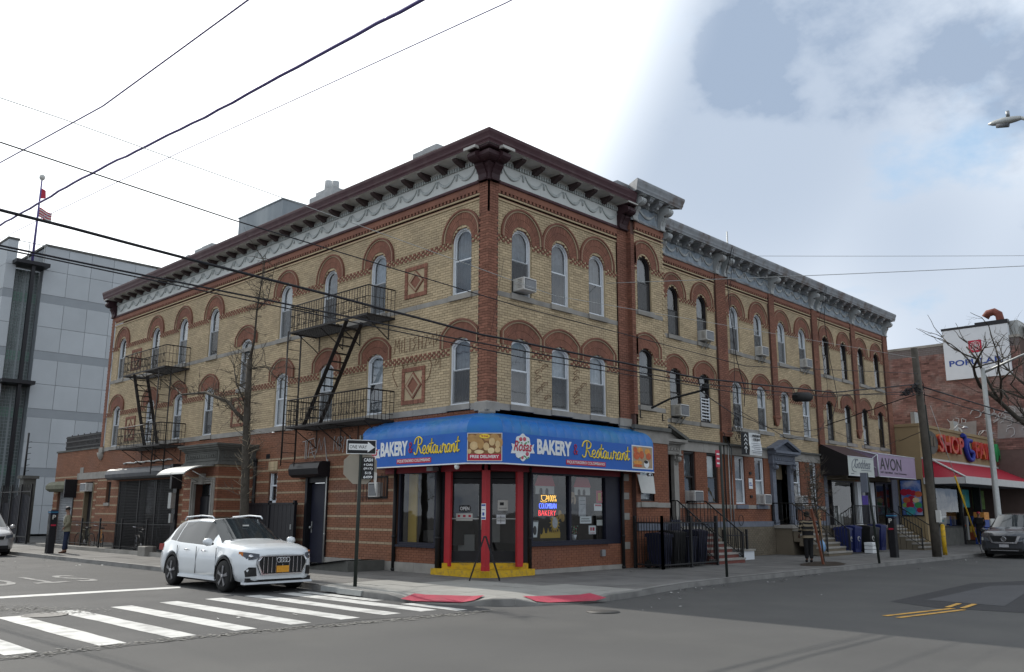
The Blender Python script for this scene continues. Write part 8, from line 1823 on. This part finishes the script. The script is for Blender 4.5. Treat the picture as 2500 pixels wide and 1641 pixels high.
            b.build('arch_liner', M_('trim_black'), t)
    return t, rows, xs
# ---- white SUV
SP = dict(L=4.48, wb=2.68, rw=.345, wo=.02, hz=1.0, cuts=[-2.12, -1.72, .92, .10, -.98, -.93, .03],
 w=[(-2.24, .70), (-2.15, .84), (-1.9, .91), (-1.3, .925), (0, .92), (1.3, .925), (1.7, .91), (1.95, .87), (2.1, .80), (2.19, .70), (2.24, .60)],
 zb=[(-2.24, .42), (-2.1, .30), (-1.7, .25), (1.8, .25), (2.05, .22), (2.24, .30)],
 top=[(-2.24, .80), (-2.20, 1.0), (-2.12, 1.10), (-1.72, 1.49), (-1.4, 1.55), (-.6, 1.59), (.1, 1.575), (.92, 1.12), (1.2, 1.08), (1.75, 1.03), (2.05, .97), (2.17, .91), (2.24, .82)],
 belt=[(-2.24, .76), (-2.12, .98), (-1.6, 1.06), (-1.0, 1.01), (.6, .97), (.92, .98), (1.5, .95), (1.95, .90), (2.17, .83), (2.24, .74)], wr=[(-2.24, .5), (-1.72, .60), (0, .64), (.2, .63), (.92, .76), (2.24, .6)],
 side=[(-1.62, -1.28), (-1.25, -.42), (-.37, .62)], ws=(.13, .90), rwd=(-2.1, -1.75))
CW_, rows_, xs_ = vehicle('white_suv', 'white suv with a wide barred grille driving out of the side street', (-5.0, 3.4, RZ + .004), math.radians(-91.5), 'paint_white', SP, .99)
def cp(name, b, m, parent=None): return b.build(name, M_(m), parent or CW_)
XF = 2.235
b = MB(); oc = [(-.50, .40), (-.60, .62), (-.60, .70), (-.52, .80), (.52, .80), (.60, .70), (.60, .62), (.50, .40)]; 
def bend(b):
    for i in range(len(b.v)): y, z, d = b.v[i]; b.v[i] = (XF + .008 + d - .7 * max(0, abs(y) - .58) ** 1.3, y, z)
b.prism(oc, 0, .03, 2); bend(b); gr_ = cp('grille', b, 'trim_black')
b = MB(); b.ring(oc, [(y * .945, .6 + (z - .6) * .90) for y, z in oc], .0, .06, closed=True); bend(b); cp('grille_frame', b, 'chrome', gr_)
for y in (-.46, -.36, -.26, -.16, .16, .26, .36, .46, 0): b = MB(); b.box((y - .007, .44 if abs(y) > .15 else .43, .02), (y + .007, .77 if abs(y) > .1 else .62, .055)); bend(b); cp('grille_slat', b, 'chrome', gr_)
for k in range(4): b = MB(); c = -.105 + k * .07; P = [(c + .052 * math.cos(a), .705 + .052 * math.sin(a), .075) for a in [j * .42 for j in range(15)]]; b.tube(P, .008, 5, closed=True); bend(b); cp('badge_ring', b, 'chrome', gr_)
b = MB(); b.box((-.15, .44, .06), (.15, .58, .075)); bend(b); pl_ = cp('number_plate', b, 'plate_orange')
for sd in (-1, 1):
    def sidebend(b):
        for i in range(len(b.v)): y, z, d = b.v[i]; x = lerp_t([(.5, 2.25), (.60, 2.24), (.70, 2.19), (.80, 2.10), (.87, 1.97), (.92, 1.75)], y + .03) + d; b.v[i] = (x, sd * y, z)
    b = MB(); n = 8; up = [(.56 + .30 * k / n, .84 + .045 * (k / n)) for k in range(n + 1)]; lo_ = [(.56 + .30 * k / n, .76 - .05 * math.sin(math.pi * k / n * .7)) for k in range(n + 1)]
    for k in range(n): b.poly([(up[k][0], up[k][1], .03), (lo_[k][0], lo_[k][1], .03), (lo_[k + 1][0], lo_[k + 1][1], .03), (up[k + 1][0], up[k + 1][1], .03)], 0 if k < n - 1 else 1)
    sidebend(b); h_ = b.build('headlight', [M_('lamp_lens'), M_('lamp_amber')], CW_); b = MB(); b.lathe([(.035, .04), (.04, .05), (0, .055)], (.72, .79, 0), 10, 2); b.box((.6, .77, .035), (.85, .775, .045)); sidebend(b); cp('lamp_element', b, 'chrome', h_)
    b = MB(); b.prism([(.60, .38), (.78, .36), (.80, .48), (.74, .56), (.62, .56)], .02, .05, 2); sidebend(b); cp('air_intake', b, 'trim_black')
    b = MB(); Pm = [(.80, sd * .92, 1.02), (.80, sd * 1.0, 1.03)]; b.tube(Pm, .03, 6); b.build('mirror_stalk', M_('trim_black'), CW_); b = MB(); b.tube([(.76, sd * .96, 1.06), (.78, sd * 1.0, 1.06), (.79, sd * 1.06, 1.065), (.78, sd * 1.12, 1.07), (.76, sd * 1.15, 1.07)], [.05, .085, .092, .07, .03], 12); cp('mirror', b, 'paint_white')
    b = MB(); b.tube([(-1.45, sd * .60, 1.53), (-1.35, sd * .605, 1.60), (-.5, sd * .62, 1.64), (.05, sd * .62, 1.62), (.15, sd * .615, 1.565)], .018, 6); cp('roof_rail', b, 'window_white')
    for x in (-.55, .35): b = MB(); b.tube([(x - .09, sd * .925, .86), (x - .07, sd * .945, .865), (x + .07, sd * .945, .865), (x + .09, sd * .925, .86)], .014, 6); cp('door_handle', b, 'chrome')
    for x in (-1.05, -.02, .98): 
        b = MB(); 
        for k in range(6): z0, z1 = .34 + .10 * k, .34 + .10 * (k + 1); b.box((x - .004, sd * .922 - .002, z0), (x + .004, sd * .936, z1))
        cp('door_seam', b, 'trim_black')
    b = MB(); b.box((-.95, sd * .88, .23), (.98, sd * .925, .30)); cp('sill_trim', b, 'window_white')
    b = MB(); b.box((-2.2, sd * .70, .80), (-1.95, sd * .885, .95)); cp('tail_light', b, 'lamp_red')
b = MB(); b.box((-.78, .245, -.13), (.78, .33, .02)); bend(b); cp('lower_grille', b, 'trim_black'); b = MB(); b.box((-.82, .20, -.13), (.82, .245, .05)); bend(b); cp('front_lip', b, 'window_white')
b = MB(); b.poly([(-1.0, -.45, 1.606), (-.1, -.45, 1.60), (-.1, .45, 1.60), (-1.0, .45, 1.606)]); cp('sunroof', b, 'car_glass')
b = MB(); b.box((.45, -.05, 1.40), (.49, .09, 1.43)); cp('windscreen_tag', b, 'paper')
b = MB(); b.bar((.99, -.6, 1.095), (.96, .6, 1.10), .02); cp('wiper', b, 'trim_black')
# ---- silver minivan cut by the left edge, and dark SUV cut by the right edge
SV = dict(SP); SV.update(L=4.9, wb=2.9, rw=.33, wo=0, w=[(-2.45, .8), (-2.2, .93), (0, .95), (1.5, .95), (2.0, .91), (2.25, .80), (2.4, .66), (2.45, .58)], zb=[(-2.45, .4), (-2.2, .25), (2.1, .24), (2.45, .30)],
 top=[(-2.45, .95), (-2.3, 1.2), (-2.0, 1.66), (0, 1.75), (.6, 1.70), (1.55, 1.08), (2.0, .98), (2.3, .84), (2.45, .70)], belt=[(-2.45, .85), (-2.2, 1.02), (1.4, 1.0), (2.1, .84), (2.45, .62)], wr=[(-2.45, .6), (-2, .7), (.6, .70), (1.55, .82), (2.45, .6)], side=[(-2.0, -1.1), (-1.0, 0), (.06, 1.15)], ws=(.62, 1.52), rwd=(-2.3, -2.02), cuts=[.61, 1.53])
def extras(t, S, paint, plate, grillebox, chromeV=False):
    L2 = S['L'] / 2
    def bd(b, k=.22):
        for i in range(len(b.v)): y, z, d = b.v[i]; b.v[i] = (L2 + .008 + d - .75 * max(0, abs(y) - .6) ** 1.25, y, z)
    b = MB(); b.prism(grillebox, 0, .03, 2); bd(b); g_ = b.build('grille', M_('trim_black'), t)
    if chromeV:
        b = MB(); 
        for sd in (-1, 1): b.prism([(sd * .50, .88), (sd * .62, .88), (sd * .46, .60), (sd * .38, .60)], .02, .06, 2)
        b.prism([(-.46, .59), (.46, .59), (.44, .64), (-.44, .64)], .02, .06, 2); bd(b); b.build('chrome_frame', M_('chrome'), g_); b = MB(); P = [(.085 * math.cos(a), .76 + .085 * math.sin(a), .06) for a in [j * .42 for j in range(15)]]; b.tube(P, .012, 5, closed=True); b.box((-.11, .75, .05), (.11, .775, .07)); bd(b); b.build('badge', M_('chrome'), g_)
        b = MB(); b.box((-.5, .30, .03), (.5, .325, .05)); bd(b); b.build('bumper_strip', M_('chrome'), t)
    else: b = MB(); b.box((-.05, .66, .03), (.05, .74, .05)); bd(b); b.build('badge', M_('chrome'), g_)
    b = MB(); b.box((-.18, .46 if not chromeV else .44, .05), (.16, .58 if not chromeV else .55, .06)); bd(b); b.build('number_plate', M_(plate), t)
    b = MB(); b.box((-.62, .27, .0), (.62, .40, .025)); bd(b); b.build('lower_grille', M_('trim_black'), t)
    for sd in (-1, 1):
        b = MB(); b.prism([(sd * .48, .66), (sd * .82, .70), (sd * .84, .84), (sd * .5, .78)], .02, .05, 2); bd(b, .33); h = b.build('headlight', M_('lamp_lens'), t); b = MB(); b.box((sd * .76, .70, .045), (sd * .83, .82, .06)); bd(b, .33); b.build('lamp_element', M_('paper'), h)
        b = MB(); b.tube([(1.15, sd * .97, 1.08), (1.16, sd * 1.05, 1.09), (1.15, sd * 1.15, 1.1)], [.05, .085, .05], 10); b.build('mirror', M_(paint), t)
        for x in (-.2, -.9): b = MB(); b.box((x - .08, sd * .945, .86), (x + .08, sd * .965, .89)); b.build('door_handle', M_('chrome'), t)
va, _, _ = vehicle('silver_minivan', 'silver minivan with an orange plate cut off by the left edge of the street', (-5.02, 24.3, RZ + .004), math.radians(-91), 'paint_silver', SV); extras(va, SV, 'paint_silver', 'plate_orange', [(-.42, .62), (.42, .62), (.48, .75), (-.48, .75)])
SD = dict(SV); SD.update(L=5.0, rw=.37, w=[(-2.5, .8), (-2.2, .95), (0, .98), (1.6, .98), (2.1, .95), (2.35, .86), (2.45, .74), (2.5, .66)], zb=[(-2.5, .4), (-2.2, .28), (2.1, .27), (2.5, .30)], top=[(-2.5, 1.0), (-2.35, 1.2), (-2.1, 1.66), (0, 1.76), (.35, 1.72), (1.2, 1.22), (1.6, 1.16), (2.2, 1.04), (2.4, .94), (2.5, .80)], belt=[(-2.5, .9), (-2.2, 1.08), (1.2, 1.08), (2.1, .98), (2.5, .70)], wr=[(-2.5, .6), (-2, .7), (.35, .70), (1.2, .84), (2.5, .6)], side=[(-2.0, -1.1), (-1.0, 0), (.06, .9)], ws=(.37, 1.18), rwd=(-2.3, -2.12), cuts=[.36, 1.19])
vb, _, _ = vehicle('dark_suv', 'dark grey suv with a chrome framed grille parked by the supermarket at the right edge', (26.4, -5.3, RZ + .004), math.radians(181.5), 'paint_grey', SD); extras(vb, SD, 'paint_grey', 'plate_white', [(-.5, .62), (.5, .62), (.6, .88), (-.6, .88)], True)
# ================================================================== people
mat('skin_dark', (.10, .052, .035), .6, .05, 9, rnd_obj=-1); mat('skin_mid', (.23, .13, .09), .6, .05, 9, rnd_obj=-1); mat('khaki', (.20, .185, .13), .9, .12, 9, rnd_obj=-1); mat('denim', (.018, .025, .055), .9, .15, 9, rnd_obj=-1); mat('black_cloth', (.012, .012, .013), .9, .1, 9, rnd_obj=-1); mat('shoe_brown', (.08, .04, .025), .6, .1, 9); mat('hair_black', (.01, .009, .008), .8, .2, 30); mat('cap_pale', (.42, .38, .34), .8, .1, 9)
def skin(name, J, E_, m, parent, sub=2, root=0, stripes=None):
    me = bpy.data.meshes.new(name); me.from_pydata([j[:3] for j in J], [], []); me = bpy.data.meshes.new(name); me.from_pydata([j[:3] for j in J], E_, [])
    o = bpy.data.objects.new(name, me); COL.objects.link(o); md = o.modifiers.new('skin', 'SKIN')
    if not me.skin_vertices: me.attributes.new('x', 'FLOAT', 'POINT')
    sv = me.skin_vertices[0].data
    for i, j in enumerate(J): sv[i].radius = (j[3], j[4] if len(j) > 4 else j[3]); sv[i].use_root = i == root
    md.use_smooth_shade = True; sb = o.modifiers.new('sub', 'SUBSURF'); sb.levels = sb.render_levels = sub
    dg = bpy.context.evaluated_depsgraph_get(); m2 = bpy.data.meshes.new_from_object(o.evaluated_get(dg)); bpy.data.objects.remove(o); m2.materials.clear()
    for q in (m if isinstance(m, list) else [m]): m2.materials.append(M_(q))
    if stripes: 
        for p in m2.polygons: p.material_index = stripes(p.center)
    for p in m2.polygons: p.use_smooth = True
    return place(name, m2, parent)
def person(label, loc, rz, H, pose, top, legs_m, skin_m, shoe, stripes=None, belly=1.):
    t = thing('person', label, 'person', loc, rz); s = H / 1.75; P = pose
    J = [(0, 0, .95, .12, .10), (0, 0, 1.15, .13, .10), (.01, 0, 1.38, .15, .10), (.02, 0, 1.48, .07), (.03, 0, 1.55, .055), (.05, 0, 1.66, .085, .078), (.04, 0, 1.735, .07)]; E_ = [(0, 1), (1, 2), (2, 3), (3, 4), (4, 5), (5, 6)]
    J.append((.135, 0, 1.645, .015)); E_.append((5, 7))
    def chain(a, pts):
        for p in pts: J.append(p); E_.append((a, len(J) - 1)); a = len(J) - 1
        return a
    for sd in (-1, 1):
        arm = P['arm'][0 if sd < 0 else 1]; sh = (0, sd * .19, 1.41, .055); w = chain(2, [sh, (*arm[0], .045), (*arm[1], .032)]); wx_, wy, wz = arm[1]; dx, dy, dz = arm[2]
        pl = chain(w, [(wx_ + dx * .07, wy + dy * .07, wz + dz * .07, .032, .018)])
        for f in range(4): o2 = (f - 1.5) * .018; chain(pl, [(wx_ + dx * .12, wy + dy * .12 + o2 * .6, wz + dz * .12 + o2 * .3, .009), (wx_ + dx * (.16 + .008 * (f in (1, 2))), wy + dy * .15 + o2, wz + dz * .16 - .006, .007)])
        chain(pl, [(wx_ + dx * .09 + .02, wy + dy * .08, wz + dz * .07 + .02, .009)])
        leg = P['leg'][0 if sd < 0 else 1]; chain(0, [(0, sd * .095, .88, .095), (*leg[0], .065), (*leg[1], .042), (leg[1][0] + .09, leg[1][1], .035, .035, .028)])
    body = skin('body', [(x * s, y * s, z * s, *[q * s for q in r]) for x, y, z, *r in J], E_, skin_m, t)
    b = MB()
    for sy in (-.03, .03): b.lathe([(0, -.004), (.010, 0), (0, .006)], (.128 * s, sy * s, 1.675 * s), 6, 0)
    b.box((.115 * s, -.022 * s, 1.605 * s), (.128 * s, .022 * s, 1.613 * s)); b.build('face_features', M_('hair_black'), t)
    b = MB()
    for sy in (-1, 1): b.lathe([(.012, -.008), (.026, 0), (.012, .008)], (.04 * s, sy * .082 * s, 1.65 * s), 8, 1)
    b.build('ear', M_(skin_m), t)
    J2 = [(.01, 0, 1.0, .175 * belly, .135), (.015, 0, 1.15, .175 * belly, .135 * belly), (.015, 0, 1.32, .185, .125), (.02, 0, 1.45, .10)]; E2 = [(0, 1), (1, 2), (2, 3)]; J2.append((0, 0, .88, .17 * belly, .14)); E2.append((0, 4))
    for sd in (-1, 1):
        arm = P['arm'][0 if sd < 0 else 1]; k = len(J2); J2 += [(0, sd * .185, 1.40, .085), (*arm[0], .072), (arm[1][0], arm[1][1], arm[1][2] + .02, .055)]; E2 += [(2, k), (k, k + 1), (k + 1, k + 2)]
    skin('jacket', [(x * s, y * s, z * s, *[q * s for q in r]) for x, y, z, *r in J2], E2, top, t, stripes=stripes)
    J3 = [(0, 0, .96, .14, .12), (0, 0, .88, .14, .12)]; E3 = [(0, 1)]
    for sd in (-1, 1): leg = P['leg'][0 if sd < 0 else 1]; k = len(J3); J3 += [(0, sd * .09, .80, .105), (*leg[0], .085), (leg[1][0], leg[1][1], leg[1][2] + .02, .072)]; E3 += [(1, k), (k, k + 1), (k + 1, k + 2)]
    skin('trousers', [(x * s, y * s, z * s, *[q * s for q in r]) for x, y, z, *r in J3], E3, legs_m, t)
    for sd in (-1, 1): leg = P['leg'][0 if sd < 0 else 1]; x, y = leg[1][0] * s, leg[1][1] * s; skin('shoe', [(x - .04, y, .045, .045), (x + .08, y, .04, .045), (x + .17, y, .03, .035)], [(0, 1), (1, 2)], shoe, t, 1)
    return t, s
m1, s = person('person in khaki jacket and dark jeans standing by the parking kiosk', (-2.95, 20.1, 0), math.radians(160), 1.72, dict(arm=[[(-.03, -.27, 1.15), (.12, -.2, .98), (.4, .3, -.8)], [(-.03, .27, 1.15), (.12, .2, .98), (.4, -.3, -.8)]], leg=[[(.02, -.1, .48), (-.02, -.1, .09)], [(.03, .1, .48), (.06, .1, .09)]]), 'khaki', 'denim', 'skin_mid', 'shoe_brown', belly=1.15)
b = MB(); b.lathe([(.088, 1.66 * s), (.087, 1.70 * s), (.07, 1.765 * s), (0, 1.79 * s)], (.045, 0, 0), 14); b.build('hair', M_('hair_black'), m1); b = MB(); b.lathe([(.075, 1.735 * s), (.068, 1.77 * s), (0, 1.80 * s)], (.055, 0, 0), 14); b.build('cap', M_('cap_pale'), m1); b = MB(); b.box((.13, -.05, 1.05), (.17, .05, 1.42)); b.build('shirt_front', M_('paper'), m1)
def stp(c): return 1 if int((c.z + .04 * abs(c.y)) / .062) % 2 else 0
mat('stripe_tan', (.23, .19, .13), .9, .1, 9, rnd_obj=-1)
m2_, s = person('person seen from behind in a tan and black striped sweater carrying a blue bag', (13.0, -2.3, 0), math.radians(38), 1.66, dict(arm=[[(-.04, -.31, 1.17), (.06, -.43, .98), (.2, -.2, -.9)], [(-.05, .26, 1.15), (.1, .28, .96), (.5, .0, -.8)]], leg=[[(.04, -.08, .48), (-.03, -.07, .09)], [(-.02, .09, .48), (.02, .08, .09)]]), ['black_cloth', 'stripe_tan'], 'black_cloth', 'skin_dark', 'black_cloth', stripes=stp, belly=1.15)
b = MB(); b.lathe([(.05, 1.56 * s), (.088, 1.62 * s), (.092, 1.68 * s), (.075, 1.75 * s), (0, 1.78 * s)], (.03, 0, 0), 14); b.build('hair', M_('hair_black'), m2_)
bg_ = thing('plastic_bag', 'pale blue plastic bag carried by the person in the striped sweater', 'bag', (13.34, -2.62, .3)); mat('bag_blue', (.16, .30, .50), .4, .3, 9); b = MB(); n = 10; pr = [(.02, .80), (.05, .74), (.13, .64), (.17, .52), (.16, .42), (.10, .35), (0, .33)]; k = len(b.v)
for i, (r, z) in enumerate(pr): b.put([(13.34 + r * math.cos(a) * (1 + .15 * math.sin(3 * a + i)), -2.62 + r * .6 * math.sin(a), z) for a in [2 * math.pi * q / n for q in range(n)]])
for i in range(len(pr) - 1):
    for q in range(n): b.face([i * n + q, i * n + (q + 1) % n, (i + 1) * n + (q + 1) % n, (i + 1) * n + q], smooth=True)
b.build('sack', M_('bag_blue'), bg_); b = MB(); b.tube([(13.32, -2.60, .76), (13.30, -2.58, .90)], .01, 4); b.build('handle', M_('bag_blue'), bg_)
m3, s = person('person in dark clothes standing at the supermarket door', (35.6, -1.1, 0), math.radians(200), 1.72, dict(arm=[[(-.03, -.25, 1.15), (.08, -.24, .92), (.3, .1, -.9)], [(-.03, .25, 1.15), (.14, .2, 1.0), (.5, .1, .2)]], leg=[[(.02, -.1, .48), (-.02, -.1, .09)], [(.02, .1, .48), (.02, .1, .09)]]), 'black_cloth', 'black_cloth', 'skin_mid', 'black_cloth'); b = MB(); b.lathe([(.088, 1.62), (.09, 1.68), (.07, 1.73), (0, 1.75)], (.03, 0, 0), 12); b.build('hood', M_('red_print'), m3)
# ================================================================== bicycles behind the side street fence
def bicycle(x, y, rz, label, frame='black_iron'):
    t = thing('bicycle', label, 'bicycle', (x, y, 0), rz, group='bicycles behind the iron fence'); R_w = .33
    for cx in (-.52, .52):
        b = MB(); b.tube([(cx + R_w * math.cos(a), 0, R_w + R_w * math.sin(a)) for a in [2 * math.pi * k / 20 for k in range(20)]], .018, 6, closed=True); w = b.build('wheel', M_('rubber'), t); b = MB()
        for k in range(9): a = math.pi * k / 9; b.tube([(cx - .31 * math.cos(a), 0, R_w - .31 * math.sin(a)), (cx + .31 * math.cos(a), 0, R_w + .31 * math.sin(a))], .003, 3)
        b.build('spokes', M_('chrome'), w)
    b = MB()
    for a, c in (((-.52, .33), (-.1, .30)), ((-.52, .33), (-.2, .78)), ((-.1, .30), (-.22, .85)), ((-.1, .30), (.33, .72)), ((-.2, .78), (.30, .82)), ((.29, .92), (.40, .62)), ((.40, .62), (.52, .33))): b.tube([(a[0], 0, a[1]), (c[0], 0, c[1])], .017, 6)
    b.build('frame', M_(frame), t); b = MB(); b.tube([(.30, -.26, 1.0), (.30, -.1, .97), (.30, .1, .97), (.30, .26, 1.0)], .014, 6); b.build('handlebar', M_('chrome'), t); b = MB(); b.bevbox((-.34, -.08, .86), (-.10, .08, .92), .02); b.build('saddle', M_('trim_black'), t)
    b = MB(); b.lathe([(.09, -.01), (.09, .01)], (-.1, .05, .3), 12, 1); b.bar((-.1, .1, .3), (-.1, .1, .14), .02); b.bar((-.1, -.1, .3), (-.1, -.1, .46), .02); b.build('crank', M_('chrome'), t)
    return t
bicycle(-.95, 23.7, 1.7, 'bicycle nearest the annex door behind the fence', 'mossy_box'); bicycle(-.8, 22.4, 1.35, 'bicycle standing behind the fence right of the man', 'food_orange'); bicycle(-.95, 18.0, 1.5, 'bicycle before the roller grille behind the fence'); 
b = MB(); b.bevbox((-1.75, 15.8, 0), (-1.3, 16.4, .34), .02); single(b.build('planter_block', M_('stone')), 'low grey concrete block at the foot of the iron fence', 'block')
